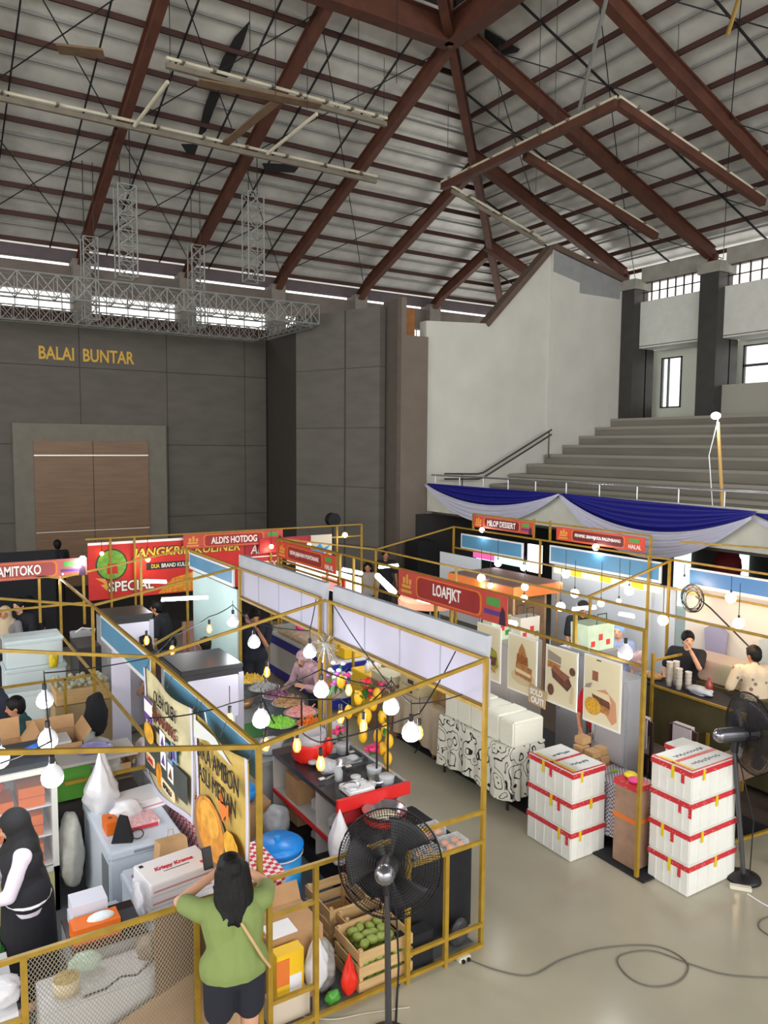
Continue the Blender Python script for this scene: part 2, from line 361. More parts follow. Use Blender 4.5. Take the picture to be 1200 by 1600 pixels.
# drapes
def swag(name, label, cat, ya, yb, zt, sag, wid, m, xo, folds, ztb=None, grp=None):
    ztb = zt if ztb is None else ztb
    def f(u, v):
        y = ya+(yb-ya)*u; top = zt+(ztb-zt)*u
        s = 4*u*(1-u)
        zt_ = top-sag[0]*s; zb_ = top-0.04-sag[1]*s
        z = zt_+(zb_-zt_)*v
        return (xo-0.03-0.035*sin(v*folds*pi*2+u*2)*s-0.02, y, z)
    o = obj(name, MB().grid(f, 40, 24, 0.004), m, smooth=True); tag(o, label, cat, grp); return o
y0, y1, y2, y3 = 16.8, PX(884, 765, 12).y, PX(1187, 790, 12).y, 1.5
BLU = mat('royal_blue_satin', '1A1C7A', 0.45); WSAT = mat('white_satin', 'B9BACB', 0.5)
swag('blue_drape', 'royal blue satin cloth pinned along the left stretch of the gallery edge', 'drape', y0, y1, 3.33, (0, 0.46), 0, BLU, 11.955, 3)
swag('blue_drape', 'royal blue satin cloth in the wider stretch below the terrace lamp', 'drape', y1, y2, 3.33, (0, 0.6), 0, BLU, 11.955, 3, 3.28)
swag('blue_drape', 'royal blue satin cloth starting at the right edge of the photo', 'drape', y2, y3, 3.25, (0, 0.5), 0, BLU, 11.955, 3)
swag('white_drape', 'white satin swag hanging at the left end of the gallery', 'drape', y0, y1, 3.33, (0.40, 0.8), 0, WSAT, 11.84, 4)
swag('white_drape', 'wide white satin swag hanging under the terrace lamp', 'drape', y1, y2, 3.33, (0.5, 0.98), 0, WSAT, 11.84, 4, 3.2)
swag('white_drape', 'white satin swag beginning at the right photo edge', 'drape', y2, y3, 3.2, (0.4, 0.8), 0, WSAT, 11.84, 4)
# lamp on bamboo pole
lp = thing('work_lamp_pole', 'bamboo pole leaning at the gallery rail with a bright white lamp on top', 'lamp', (12.2, 8.2, 2.72))
a = PX(1134, 778, 12.25); b = PX(1122, 660, 12.6)
obj('bamboo_pole', MB().cyl((12.25, a.y, 2.73), b, 0.035, 0.028), mat('bamboo', 'B08C50', 0.6), lp)
obj('lamp_head', MB().ball(b+Vector((0, 0.05, 0.12)), 0.085, (1, 1, 0.8)), GLOW, lp, smooth=True)
obj('cable', MB().tube([b+Vector((0, 0, 0.05)), b+Vector((-0.05, 0.12, -0.6)), (12.2, a.y+0.15, 2.75)], 0.008), WPL, lp)
d = bpy.data.lights.new('lamp_light', 'POINT'); d.energy = 60; d.shadow_soft_size = 0.1; L = bpy.data.objects.new('lamp_light', d); COL.objects.link(L); L.location = b+Vector((-0.15, 0, 0.12))
# ================================================================== ROOF
SL = 0.385; YE, XE = 24.3, 20.6
def zs(x, y): return 9.95+SL*min(YE-y, XE-x)         # underside of the sheeting
FOIL = mat('foil_insulation', 'CFCFC9', 0.42, metal=0.25, var=0.12, scale=2.2, bump=0.5, stretch=(1, 1, 1))
YT, XT = 14.3, 10.6
hipx = lambda y: XE-(YE-y)
mb = MB()
v = [Vector(p) for p in ((-16, YE+0.6, zs(-16, YE)-0.23), (XE+0.6, YE+0.6, 9.95-0.23), (XT+0.1, YT+0.1, zs(-9, YT)), (-16, YT+0.1, zs(-16, YT)))]
def slab(vs, t=0.12):
    m_ = MB(); a = [m_.bm.verts.new(p) for p in vs]; b = [m_.bm.verts.new(p+Vector((0, 0, t))) for p in vs]; n = len(vs)
    m_.bm.faces.new(a[::-1]); m_.bm.faces.new(b)
    for i in range(n): m_.bm.faces.new((a[i], a[(i+1) % n], b[(i+1) % n], b[i]))
    return m_
c1 = struct('ceiling_stage_slope', slab(v), FOIL)
v = [Vector(p) for p in ((XE+0.6, YE+0.6, 9.95-0.23), (XE+0.6, -14, 9.95-0.23), (XT+0.1, -14, zs(XT, -9)), (XT+0.1, YT+0.1, zs(XT, -9)))]
c2 = struct('ceiling_gallery_slope', slab(v), FOIL)
ZR = zs(-9, YT)
struct('ceiling_lantern', MB().box(-16, XT+0.3, -14, YT+0.3, ZR+1.6, ZR+1.7).box(-16, XT+0.3, YT+0.15, YT+0.3, ZR, ZR+1.6).box(XT+0.15, XT+0.3, -14, YT+0.3, ZR, ZR+1.6), mat('lantern_dark', '1E1815', 0.9))
def ibeam(m_, p, q, w, h):
    p, q = Vector(p), Vector(q); m_.bar(p, q, w*0.35, h); o_ = Vector((0, 0, h/2))
    m_.bar(p+o_, q+o_, w, 0.03); m_.bar(p-o_, q-o_, w, 0.03); return m_
rf = thing('roof_frame', 'rust red steel rafters and purlins carrying the stage-side roof slope', 'roof frame', (2, 19, 10))
RH = 0.36
for x in RAFX:
    yt = YT if x < 10.8 else YE-(XE-x)
    yt = max(yt, YT)
    m_ = ibeam(MB(), (x, 23.2, zs(x, 23.2)-0.42), (x, yt, zs(-9, yt)-0.42), 0.19, RH)
    ibeam(m_, (x, 23.2, zs(x, 23.2)-0.42), (x, 23.9, 9.5), 0.24, 0.3)
    obj('rafter', m_, RUST, rf)
rg = thing('roof_frame', 'rust red steel rafters and purlins carrying the roof slope above the gallery', 'roof frame', (16, 8, 10))
for y in RAFY:
    xt = max(XT, XE-(YE-y))
    m_ = ibeam(MB(), (19.8, y, zs(19.8, -9)-0.44), (xt, y, zs(xt, -9)-0.42), 0.22, RH)
    ibeam(m_, (19.8, y, zs(19.8, -9)-0.44), (19.75, y, 9.45), 0.3, 0.34)
    obj('rafter', m_, RUST, rg)
hp = obj('hip_rafter', ibeam(MB(), (20.2, 23.6, zs(20.2, 23.6)-0.4), (XT, YT, ZR-0.42), 0.19, 0.34), RUST, rg)
# ring beam round the lantern
rb = thing('ring_beam', 'heavy rust red beams meeting at the dark roof lantern', 'beam', (10, 14, ZR-0.5))
obj('beam', ibeam(MB(), (-12, YT, ZR-0.42), (XT, YT, ZR-0.42), 0.34, 0.55), RUST, rb)
obj('beam', ibeam(MB(), (XT, YT, ZR-0.42), (XT, -8, ZR-0.42), 0.34, 0.55), RUST, rb)
obj('beam', ibeam(MB(), (XT, YT, ZR-0.42), (XT-5, YT-5, ZR+0.7), 0.2, 0.3), RUST, rb)
obj('king_post', MB().cyl((XT, YT, ZR-0.75), (XT, YT, ZR+1.5), 0.07), RUST, rb)
# purlins (dark red, under the rafter top) and battens (grey)
npur = 10
for k in range(npur):
    d = 0.35+k*1.06
    if d > 9.75: break
    y = YE-d; x = XE-d; z = 9.95+SL*d
    obj('purlin', MB().bar((-16, y, z-0.12), (x, y, z-0.12), 0.05, 0.12), PURL, rf)
    obj('purlin', MB().bar((x, y, z-0.12), (x, -14, z-0.12), 0.05, 0.12), PURL, rg)
    z2 = z+SL*0.53; y += -0.53; x += -0.53
    if d+0.53 < 9.9:
        obj('batten', MB().bar((-16, y, z2-0.05), (x, y, z2-0.05), 0.035, 0.05), BATT, rf)
        obj('batten', MB().bar((x, y, z2-0.05), (x, -14, z2-0.05), 0.035, 0.05), BATT, rg)
# sag rods and wind bracing
for k in range(13):
    x = -8.6+k*1.55
    if abs((x-1.5) % 3.1) < 0.4: continue
    xt = min(XE-0.2, 25); yt = max(YT, YE-(XE-x)) 
    obj('tie_rod', MB().bar((x, YE-0.3, zs(-9, YE-0.3)-0.2), (x, yt, zs(-9, yt)-0.2), 0.03, 0.05), BLK, rf)
for k in range(8):
    y = 21.9-k*3.1
    xt = max(XT, XE-(YE-y))
    obj('tie_rod', MB().bar((XE-0.3, y, zs(XE-0.3, -9)-0.2), (xt, y, zs(xt, -9)-0.2), 0.03, 0.05), BLK, rg)
for i in range(len(RAFX)-2):
    xa, xb = RAFX[i], RAFX[i+1]
    for ya, yb in ((23.6, 19.2), (19.2, 14.9)):
        m_ = MB().bar((xa, ya, zs(-9, ya)-0.3), (xb, yb, zs(-9, yb)-0.3), 0.02).bar((xb, ya, zs(-9, ya)-0.3), (xa, yb, zs(-9, yb)-0.3), 0.02)
        if xb < XE-(YE-yb): obj('wind_brace', m_, BLK, rf)
for i in range(1, len(RAFY)-1):
    ya, yb = RAFY[i], RAFY[i+1]
    for xa, xb in ((20.3, 15.8), (15.8, 11.5)):
        m_ = MB().bar((xa, ya, zs(xa, -9)-0.3), (xb, yb, zs(xb, -9)-0.3), 0.02).bar((xa, yb, zs(xa, -9)-0.3), (xb, ya, zs(xb, -9)-0.3), 0.02)
        obj('wind_brace', m_, BLK, rg)
# ================================================================== HANGING STEEL, TRUSSES
def lattice(name, label, a, b, s, m, nseg, group=None, cat='truss', cr=0.022):
    """square box truss between a and b (centre line), side s"""
    a, b = Vector(a), Vector(b); d = (b-a); L = d.length; z = d/L
    up = Vector((0, 0, 1)) if abs(z.z) < 0.9 else Vector((0, 1, 0))
    x = up.cross(z).normalized(); y = z.cross(x); t = thing(name, label, cat, (a+b)/2, 0, group)
    C4 = [x*sx*s/2+y*sy*s/2 for sx, sy in ((-1, -1), (1, -1), (1, 1), (-1, 1))]
    for c in C4: obj('chord', MB().cyl(a+c, b+c, cr, n=8), m, t)
    lm = MB()
    for k in range(nseg+1):
        p = a+z*(L*k/nseg)
        for i in range(4): lm.bar(p+C4[i], p+C4[(i+1) % 4], cr*0.9)
        if k < nseg:
            q = a+z*(L*(k+1)/nseg)
            for i in ((0, 2) if abs(z.z) > 0.9 else (1, 3)):
                lm.bar(p+C4[i], q+C4[(i+1) % 4], cr*0.9); lm.bar(p+C4[(i+1) % 4], q+C4[i], cr*0.9)
    obj('lattice', lm, m, t); return t
ALT = mat('truss_grey', '828481', 0.5, metal=0.2)
u0, u1 = PY(-260, 420, 19), PY(492, 490, 19)
uz = (PY(0, 446, 19).z+PY(480, 488, 19).z)/2
lattice('lighting_truss', 'longest grey box truss hanging in front of the window band over the stage', (u0.x, 19, uz), (u1.x, 19, uz), 0.5, ALT, 26, 'stage trusses')
lz = (PY(0, 490, 21.6).z+PY(400, 520, 21.6).z)/2; lx = PY(400, 520, 21.6).x
lattice('lighting_truss', 'lower grey box truss running along the top edge of the dark stage wall', (PY(-250, 480, 21.6).x, 21.6, lz), (lx, 21.6, lz), 0.36, ALT, 34, 'stage trusses', cr=0.018)
lattice('lighting_truss', 'short grey truss angled forward joining the lower and upper stage trusses at the right', (lx+0.1, 21.3, lz), (u1.x-0.05, 19.35, uz-0.1), 0.32, ALT, 8, 'stage trusses', cr=0.018)
for px, ya, yb, yy, w, lab in ((195, 292, 434, 19, 0.42, 'tall upright truss section above the left part of the stage'), (395, 303, 440, 19, 0.42, 'tall upright truss section left of the end of the long truss'),
                        (139, 372, 500, 20.6, 0.34, 'upright truss section crossing the long truss beside the first rafter foot'), (306, 385, 512, 20.6, 0.34, 'upright truss section crossing the long truss at the second rafter foot')):
    p, q = PY(px, ya, yy), PY(px, yb, yy)
    lattice('truss_tower', lab, (p.x, yy, p.z), (p.x, yy, q.z), w, ALT, 6, 'upright trusses', cr=0.02)
    for dx in (-0.12, 0.12):
        o = obj('suspension_cable', MB().cyl((p.x+dx, yy, p.z), (p.x+dx, yy, zs(-9, yy)-0.1), 0.012, n=5), BLK)
        tag(o, 'thin black cable hanging from the roof to a stage truss tower', 'cable', 'truss cables')
# catwalk beams with white conduit on top
TUBE = mat('old_white_tube', 'B9B4A0', 0.6, var=0.1)
def walk(label, a, b, w=0.16, red=True, n_br=5):
    t = thing('catwalk_beam', label, 'beam', (Vector(a)+Vector(b))/2)
    a, b = Vector(a), Vector(b)
    if red: obj('channel', MB().bar(a, b, w, 0.17), RUST, t)
    else: obj('channel', MB().bar(a, b, w*0.7, 0.1), mat('old_wood_grey', '6E675A', 0.8, var=0.15), t)
    side = Vector((0, 0, 1)).cross((b-a).normalized()).normalized()
    if side.dot((a+b)/2-EYE) > 0: side = -side
    obj('conduit', MB().cyl(a+side*w*0.3+Vector((0, 0, 0.125)), b+side*w*0.3+Vector((0, 0, 0.125)), 0.035, n=8), TUBE, t)
    for k in range(n_br):
        p = a+(b-a)*((k+0.5)/n_br); obj('bracket', MB().bar(p-side*0.16+Vector((0, 0, 0.1)), p+side*0.16+Vector((0, 0, 0.1)), 0.05), mat('old_wood_grey', '6E675A', 0.8, var=0.15), t)
    return t
ZC = 11.4
A, B = PZ(692, 292, ZC), PZ(965, 162, ZC); D = PZ(820, 243, ZC)
ym = B.x
walk('rust red beam with a white tube hanging under the gallery slope, running towards the camera', A, B, n_br=7)
walk('rust red beam with a white tube dropping to the right from the hanging corner', B, PY(1192, 317, B.y), n_br=5)
walk('shorter rust red beam with a white tube below the hanging corner', D, PY(1025, 370, D.y), n_br=4)
a1, b1 = PZ(-140, 135, 11.2), PZ(600, 277, 11.2); b1.y = a1.y = (a1.y+b1.y)/2
walk('very long thin white tube line crossing the stage-side roof space', a1, b1, 0.12, False, 10)
a2, b2 = PZ(255, 108, 11.6), PZ(610, 190, 11.6); b2.y = a2.y = (a2.y+b2.y)/2
walk('short white tube line hung above the long one with broken planks', a2, b2, 0.14, False, 8)
walk('thin pale tube reaching down to the peak of the white end wall', PZ(705, 298, 11.2), PY(850, 382, 17.2), 0.06, False, 3)
for (p, q, lab, mm) in (((262, 128, 11.4), (210, 197, 11.2), 'pale slanting strut left between the two tube lines', TUBE), ((495, 178, 11.4), (418, 240, 11.2), 'pale slanting strut right between the two tube lines', TUBE),
                    ((952, -20, 12.6), (899, 195, 11.5), 'long thin steel hanger rod from roof top to the hanging red beam', ALT), ((1157, -10, 12.2), (1137, 53, 11.8), 'gold coloured tube hanging at the top right corner', mat('brass_tube', '9A8040', 0.4, metal=0.5))):
    o = obj('hanger_strut', MB().cyl(PZ(*p), PZ(*q), 0.04, n=8), mm); tag(o, lab, 'strut')
pl = mat('broken_plank', '6B5640', 0.85, var=0.2, scale=4)
for (p, q, w, lab) in (((90, 76, 11.8), (162, 84, 11.8), 0.35, 'loose pale board lodged under the roof at the top left'), ((430, 160, 11.5), (350, 226, 11.3), 0.2, 'slanting broken plank between the tube lines'),
                       ((310, 128, 11.5), (500, 166, 11.5), 0.3, 'brown broken plank lying along the upper tube line')):
    o = obj('broken_plank', MB().bar(PZ(*p), PZ(*q), w, 0.04), pl); tag(o, lab, 'plank')
tornm = mat('torn_foil_dark', '141416', 0.8)
def roof_patch(pix, dz, slope, name, label, m):
    pts = []
    for px, py in pix:
        r = ray(px, py)
        # intersect with the slope plane lowered by dz
        if slope == 'stage': t = (9.95-dz+SL*YE-H)/(r.z+SL*r.y)
        else: t = (9.95-dz+SL*XE-H)/(r.z+SL*r.x)
        pts.append(EYE+r*t)
    m_ = MB(); a = [m_.bm.verts.new(p) for p in pts]; b = [m_.bm.verts.new(p+Vector((0, 0, 0.02))) for p in pts]; n = len(pts)
    m_.bm.faces.new(a[::-1]); m_.bm.faces.new(b)
    for i in range(n): m_.bm.faces.new((a[i], a[(i+1) % n], b[(i+1) % n], b[i]))
    o = obj(name, m_, m); tag(o, label, 'roof damage'); return o
roof_patch([(391, 33), (380, 68), (357, 118), (335, 170), (322, 205), (309, 216), (318, 172), (333, 130), (348, 92), (366, 60)], 0.1, 'stage', 'torn_insulation', 'long black gash torn in the silver roof insulation', tornm)
roof_patch([(757, 45), (812, 78), (808, 82), (780, 88), (757, 76)], 0.06, 'gallery', 'torn_insulation', 'black triangular flap torn in the insulation near the lantern', tornm)
roof_patch([(283, 226), (310, 226), (304, 243), (292, 240)], 0.3, 'stage', 'torn_insulation', 'small dark rag hanging under the long tube', tornm)
roof_patch([(410, 256), (470, 258), (460, 270), (414, 268)], 0.3, 'stage', 'torn_insulation', 'dark rag draped right of the gash under the roof', tornm)
# thin hanging wires below the roof
wires = [(430, 0, 150), (265, 40, 130), (480, 60, 170), (390, 0, 110), (600, 150, 200), (845, 30, 190), (870, 60, 200), (1060, 60, 190), (1000, 150, 260), (915, 130, 250), (840, 180, 300), (780, 130, 190), (1120, 240, 330), (620, 60, 130), (560, 80, 160), (700, 200, 240)]
for px, ya, yb in wires:
    p = PZ(px, ya, 12.4); q = PX(px, yb, p.x)
    o = obj('hanging_wire', MB().cyl((p.x, p.y, min(zs(p.x, p.y), p.z+1.2)), (p.x, p.y, q.z), 0.008, n=4), BLK)
    tag(o, 'thin wire hanging straight down from the roof', 'wire', 'loose roof wires')
# ================================================================== STALL FRAMES
S = 0.036
def frame(label, posts=(), beams=(), grp='yellow stall frames'):
    xs = [p[0] for p in posts] or [beams[0][0][0]]; ys = [p[1] for p in posts] or [beams[0][0][1]]
    t = thing('stall_frame', label, 'frame', (sum(xs)/len(xs), sum(ys)/len(ys), 0), 0, grp)
    for p in posts:
        z0 = p[3] if len(p) > 3 else 0
        obj('post', MB().bar((p[0], p[1], z0), (p[0], p[1], p[2]), S), YEL, t)
    for b in beams: obj('beam', MB().bar(b[0], b[1], S-0.006 if len(b) < 3 else b[2]), YEL, t)
    return t
LO, HI = 2.2, 2.53
Y0, Y1, Y2, Y3, Y4 = 4.88, 7.55, 10.42, 12.86, 15.05
# left of the low row x = 2.04
for k, (ya, yb, lab) in enumerate(((Y0, Y1, 'front-left stall frame above the donut boxes and freezers'), (Y1, Y2, 'stall frame above the cardboard cartons at the left'), (Y2, Y3, 'stall frame above the white cool boxes at the far left'))):
    frame('mustard steel '+lab, [(2.04, yb, LO)] + ([(2.04, ya, LO)] if k == 0 else []),
          [((2.04, ya, LO), (2.04, yb, LO)), ((2.04, yb, LO), (0.0, yb, HI+0.05))] + ([((2.04, ya, LO), (0.0, ya, HI+0.05))] if k == 0 else []) +
          ([((2.04, 7.6, 1.27), (2.04, 13.1, 1.27)), ((2.04, 10.68, 1.2), (0.4, 10.68, 1.2)), ((2.04, 7.66, 1.05), (1.2, 7.66, 1.05)), ((1.72, 10.68, 0.3), (1.72, 10.68, 1.2)), ((1.45, 7.66, 0.3), (1.45, 7.66, 1.05))] if k == 1 else []))
# centre bays x 2.04 - 4.08
frame('mustard steel frame over the centre front stall with the bamboo-like slanting top bar', [(4.08, Y0, HI+0.02)], [((2.04, Y0, LO), (4.08, Y0, HI)), ((4.08, Y0, HI), (4.08, Y1+0.15, HI)), ((4.08, Y0, 2.1), (4.08, Y1, 2.1)), ((4.08, 5.25, 0.0), (4.08, 5.25, HI))][:3])
frame('mustard steel frame around the second centre stall with bowls of chopped food', [(4.08, Y1+0.1, HI), (4.08, Y1+0.35, HI)], [((2.04, Y1, LO), (4.08, Y1+0.2, HI)), ((4.08, Y1+0.35, HI), (4.08, Y2, HI)), ((4.08, Y1+0.35, 2.1), (4.08, Y2, 2.1))])
frame('mustard steel frame behind the tall white fridges in the centre row', [(4.08, Y2, HI), (4.08, Y3, HI), (3.3, Y3, HI)], [((2.04, Y2, LO), (4.08, Y2+0.1, HI)), ((4.08, Y2, HI), (4.08, Y3, HI)), ((2.04, Y3, LO), (4.08, Y3, HI)), ((2.9, 11.2, 1.3), (3.9, 12.4, 1.3))])
frame('mustard steel frame post under the right end of the faded banner', [(2.41, 12.95, 2.5, 1.4), (1.75, 12.95, 2.2, 1.5)], [((2.41, 12.95, 2.25), (-0.5, 12.95, 2.25)), ((2.41, 12.95, 1.75), (-0.5, 12.95, 1.75))])
frame('mustard steel frame carrying the large red food banner at the back', [(8.84, Y4, HI), (3.3, Y4, HI), (3.75, Y4, HI), (6.6, Y4, HI), (8.2, Y4, HI)], [((2.85, Y4, HI), (8.84, Y4, HI)), ((6.9, Y4, 2.27), (8.84, Y4, 2.27))])
# right blocks
def onx(px, py, x): return PX(px, py, x).y
frame('mustard steel frame of the bakery stall holding the four cake posters', [(6.08, Y0, HI+0.01), (6.08, 5.8, HI, 2.16), (6.08, 8.0, HI, 1.5), (6.08, 8.35, HI)], [((6.08, Y0, HI), (6.08, 9.3, HI)), ((6.08, Y0, 2.17), (6.08, 9.3, 2.19)), ((6.08, 6.9, 2.19), (6.08, 6.9, 2.3))])
frame('mustard steel frame behind the bakery banner towards the aisle corner', [(6.08, 10.6, HI), (6.08, 11.05, HI), (6.08, 11.5, HI), (6.08, 13.4, HI)], [((6.08, 9.3, HI), (6.08, 13.4, HI)), ((6.08, 9.3, 2.12), (6.08, 13.4, 2.12))])
frame('mustard steel low middle row frame with slanting bars behind the bakery stall', [(8.15, Y1-0.05, LO), (8.15, 10.6, LO), (8.15, 13.3, LO)], [((8.15, 3.5, LO), (8.15, Y1, LO)), ((8.15, Y1, LO), (8.15, 13.3, LO)), ((8.15, Y1, LO), (10.37, Y1+0.3, HI)), ((8.15, 13.3, LO), (10.37, 13.6, HI)), ((8.15, 13.3, LO), (6.08, 13.4, HI)), ((8.15, 10.6, LO), (10.37, 10.9, HI)), ((8.15, Y1, LO), (6.08, Y1, HI))][:5])
frame('mustard steel back row frame carrying the blue fascia boards near the gallery', [(10.37, 13.6, HI), (10.37, 10.85, HI), (10.37, Y1+0.35, HI), (10.37, 8.3, HI), (10.37, 5.0, HI)], [((10.37, 3.5, HI), (10.37, 13.6, HI)), ((10.37, 3.5, 2.07), (10.37, 13.6, 2.07))])
frame('mustard steel frame posts holding the small shop name banners under the gallery edge', [(10.52, 13.1, 2.85, 2.5), (10.52, 11.2, 2.9, 2.5), (10.52, 10.75, 2.9, 2.5), (10.52, 8.4, 2.85, 2.2)], [((10.52, 8.4, 2.85), (10.52, 13.1, 2.85)), ((10.6, 7.9, 2.8), (11.5, 6.9, 2.75))])
frame('mustard steel counter frame in front of the drinks stall', [(8.78, 6.9, 1.45), (8.78, 5.5, 1.0), (8.78, 6.0, 0.6)], [((8.78, 6.9, 1.0), (8.78, 3.6, 1.0)), ((8.78, 6.9, 1.35), (9.4, 6.9, 1.35)), ((7.6, 5.35, 0.55), (8.78, 5.35, 0.62))])
frame('mustard steel frame behind the right-hand fan', [(7.5, 4.3, 1.3)], [((7.5, 4.3, 0.45), (9.0, 4.3, 0.45)), ((7.0, 4.72, 0.12), (9.0, 4.5, 0.12))])
frame('thin mustard steel frame holding the orange-red banner along the aisle', [(6.02, 13.4, HI), (6.02, 10.95, HI)], [((6.02, 13.5, HI), (6.02, 10.9, HI)), ((6.02, 13.5, 2.05), (6.02, 10.9, 2.05))])
# front fence
RZ = 1.24
def fence(label, posts, rails, mesh=None):
    t = thing('metal_fence', label, 'fence', (posts[0][0], Y0-0.05, 0), 0, None)
    for x, z in posts: obj('post', MB().bar((x, Y0-0.05, 0), (x, Y0-0.05, z), S), YEL, t)
    for a, b in rails: obj('rail', MB().bar((a[0], Y0-0.05, a[1]), (b[0], Y0-0.05, b[1]), S-0.006), YEL, t)
    if mesh:
        x0, x1, z0, z1 = mesh; m_ = MB(); dx, dz = 0.024, 0.036
        def clip(p, q):
            # clip the segment to the rectangle
            t0, t1 = 0.0, 1.0; d = (q[0]-p[0], q[1]-p[1])
            for pp, dd, lo, hi in ((p[0], d[0], x0, x1), (p[1], d[1], z0, z1)):
                if abs(dd) < 1e-9: continue
                a_, b_ = (lo-pp)/dd, (hi-pp)/dd
                if a_ > b_: a_, b_ = b_, a_
                t0, t1 = max(t0, a_), min(t1, b_)
            return (t0, t1, d) if t1 > t0 else None
        hgt = z1-z0; run = hgt*dx/dz
        k = -int(run/dx)-1
        while x0+k*dx < x1:
            for (p, q) in (((x0+k*dx, z0), (x0+k*dx+run, z1)), ((x0+k*dx, z1), (x0+k*dx+run, z0))):
                c = clip(p, q)
                if c:
                    t0, t1, d = c
                    m_.bar((p[0]+d[0]*t0, Y0-0.05, p[1]+d[1]*t0), (p[0]+d[0]*t1, Y0-0.05, p[1]+d[1]*t1), 0.003, 0.003)
            k += 1
        obj('diamond_mesh', m_, mat('mesh_steel', 'A39A86', 0.5, metal=0.3), t)
    return t
fence('mustard steel fence with diamond mesh the woman in green leans on', [(0.50, RZ), (1.56, RZ)], [((-1.2, RZ), (2.04, RZ)), ((0.5, 0.06), (2.04, 0.06)), ((-1.2, 0.85), (0.5, 0.85)), ((-1.2, 0.06), (0.5, 0.06)), ((-0.1, 0.06), (-0.1, 0.85))][:4], (0.5, 1.56, 0.06, RZ-0.02))
fence('mustard steel fence panel with inner bars right of the woman in green', [(2.09, RZ), (2.46, RZ)], [((2.09, RZ), (2.46, RZ)), ((2.09, 0.96), (2.46, 0.96)), ((2.09, 0.3), (2.46, 0.3)), ((2.09, 0.05), (2.46, 0.05))])
fence('mustard steel rail and kerb bar passing behind the large black fan', [(3.28, RZ)], [((2.46, RZ), (3.28, RZ)), ((2.46, 0.05), (3.28, 0.05))])
fence('mustard steel fence panel with inner bars beside the aisle post', [(3.66, 0.98)], [((3.28, RZ), (4.05, RZ)), ((3.28, 0.98), (4.05, 0.98)), ((3.28, 0.24), (4.05, 0.24)), ((3.28, 0.05), (4.05, 0.05))])
# floor mats
o = obj('floor_mat', MB().box(0.2, 4.05, 4.95, 10.3, 0.002, 0.012), mat('grey_carpet', '5E6163', 0.9, var=0.1)); tag(o, 'grey carpet tile flooring under the centre and left front stalls', 'mat')
o = obj('floor_mat', MB().box(6.06, 8.2, 4.78, 10.6, 0.002, 0.02), mat('black_mat', '1E1F22', 0.8)); tag(o, 'black rubber floor mat under the bakery stall', 'mat')
o = obj('floor_mat', MB().box(8.2, 10.6, 3.0, 10.6, 0.002, 0.02), mat('brown_mat', '4A3E34', 0.8)); tag(o, 'brown floor covering under the drinks stall at the right', 'mat')
# ================================================================== PANELS AND BANNERS
LX = (0, -1, 0); UZ = (0, 0, 1)
PANW = mat('panel_lilac_white', 'ABAABD', 0.6, var=0.04, scale=1.2); PANT = mat('panel_grey_edge', '9EA4AE', 0.6)
def bigpanel(label, ya, yb, n):
    t = thing('white_backing_panel', label, 'panel', (4.14, (ya+yb)/2, 1.9), 0, None)
    obj('board', MB().box(4.12, 4.15, ya, yb, 2.1, 2.52), PANW, t)
    obj('folded_top', MB().prism([(0, 0), (0.035, 0.0), (0.06, 0.22), (0.0, 0.22)], (4.10, yb, 2.5), (1, 0, 0), UZ, -0.001+(ya-yb) if False else (yb-ya)), mat('panel_top_grey', 'A7ACB5', 0.6, var=0.05), t)
    for k in range(n+1):
        y = ya+(yb-ya)*k/n; obj('seam_strip', MB().box(4.112, 4.12, y-0.008, y+0.008, 2.1, 2.5), PANT, t)
    obj('bottom_batten', MB().box(4.09, 4.12, ya, yb, 2.08, 2.12), YEL, t)
bigpanel('long lilac-white backing panel along the aisle nearest the camera', 4.9, 7.62, 4)
bigpanel('long lilac-white backing panel along the aisle, the farther of the two', 7.8, 10.5, 4)
FAS = mat('fascia_blue', '4E86A8', 0.45, var=0.06, scale=2); FASW = mat('fascia_frame', 'D5D8DA', 0.5)
def fascia(label, x, ya, yb, za, zb, blue=FAS, tilt=0):
    t = thing('fascia_board', label, 'sign board', (x, (ya+yb)/2, za), 0, None)
    obj('border', MB().box(x, x+0.03, ya, yb, za, zb), FASW, t)
    obj('blue_face', MB().box(x-0.004, x, ya+0.04, yb-0.04, za+0.05, zb-0.03), blue, t)
    return t
fascia('blue fascia board under the low bar between the two left stalls', 2.07, 7.75, 10.1, 1.82, 2.14)
fascia('blue fascia board mostly hidden behind the Medan cake banner', 2.10, 5.05, 7.4, 1.82, 2.13)
fascia('blue fascia board high in front of the large red banner', 4.1, 10.75, 12.8, 2.2, 2.48)
fascia('blue fascia board farthest left in the back row near the gallery', 10.42, 11.4, 13.4, 2.06, 2.4)
fascia('blue fascia board in the middle of the back row above the lit menu strip', 10.42, 8.1, 10.65, 2.1, 2.45)
fascia('brighter blue fascia board lit by warm bulbs at the right', 10.42, 3.6, 7.6, 2.14, 2.44, mat('fascia_blue_bright', '3A72B0', 0.4))
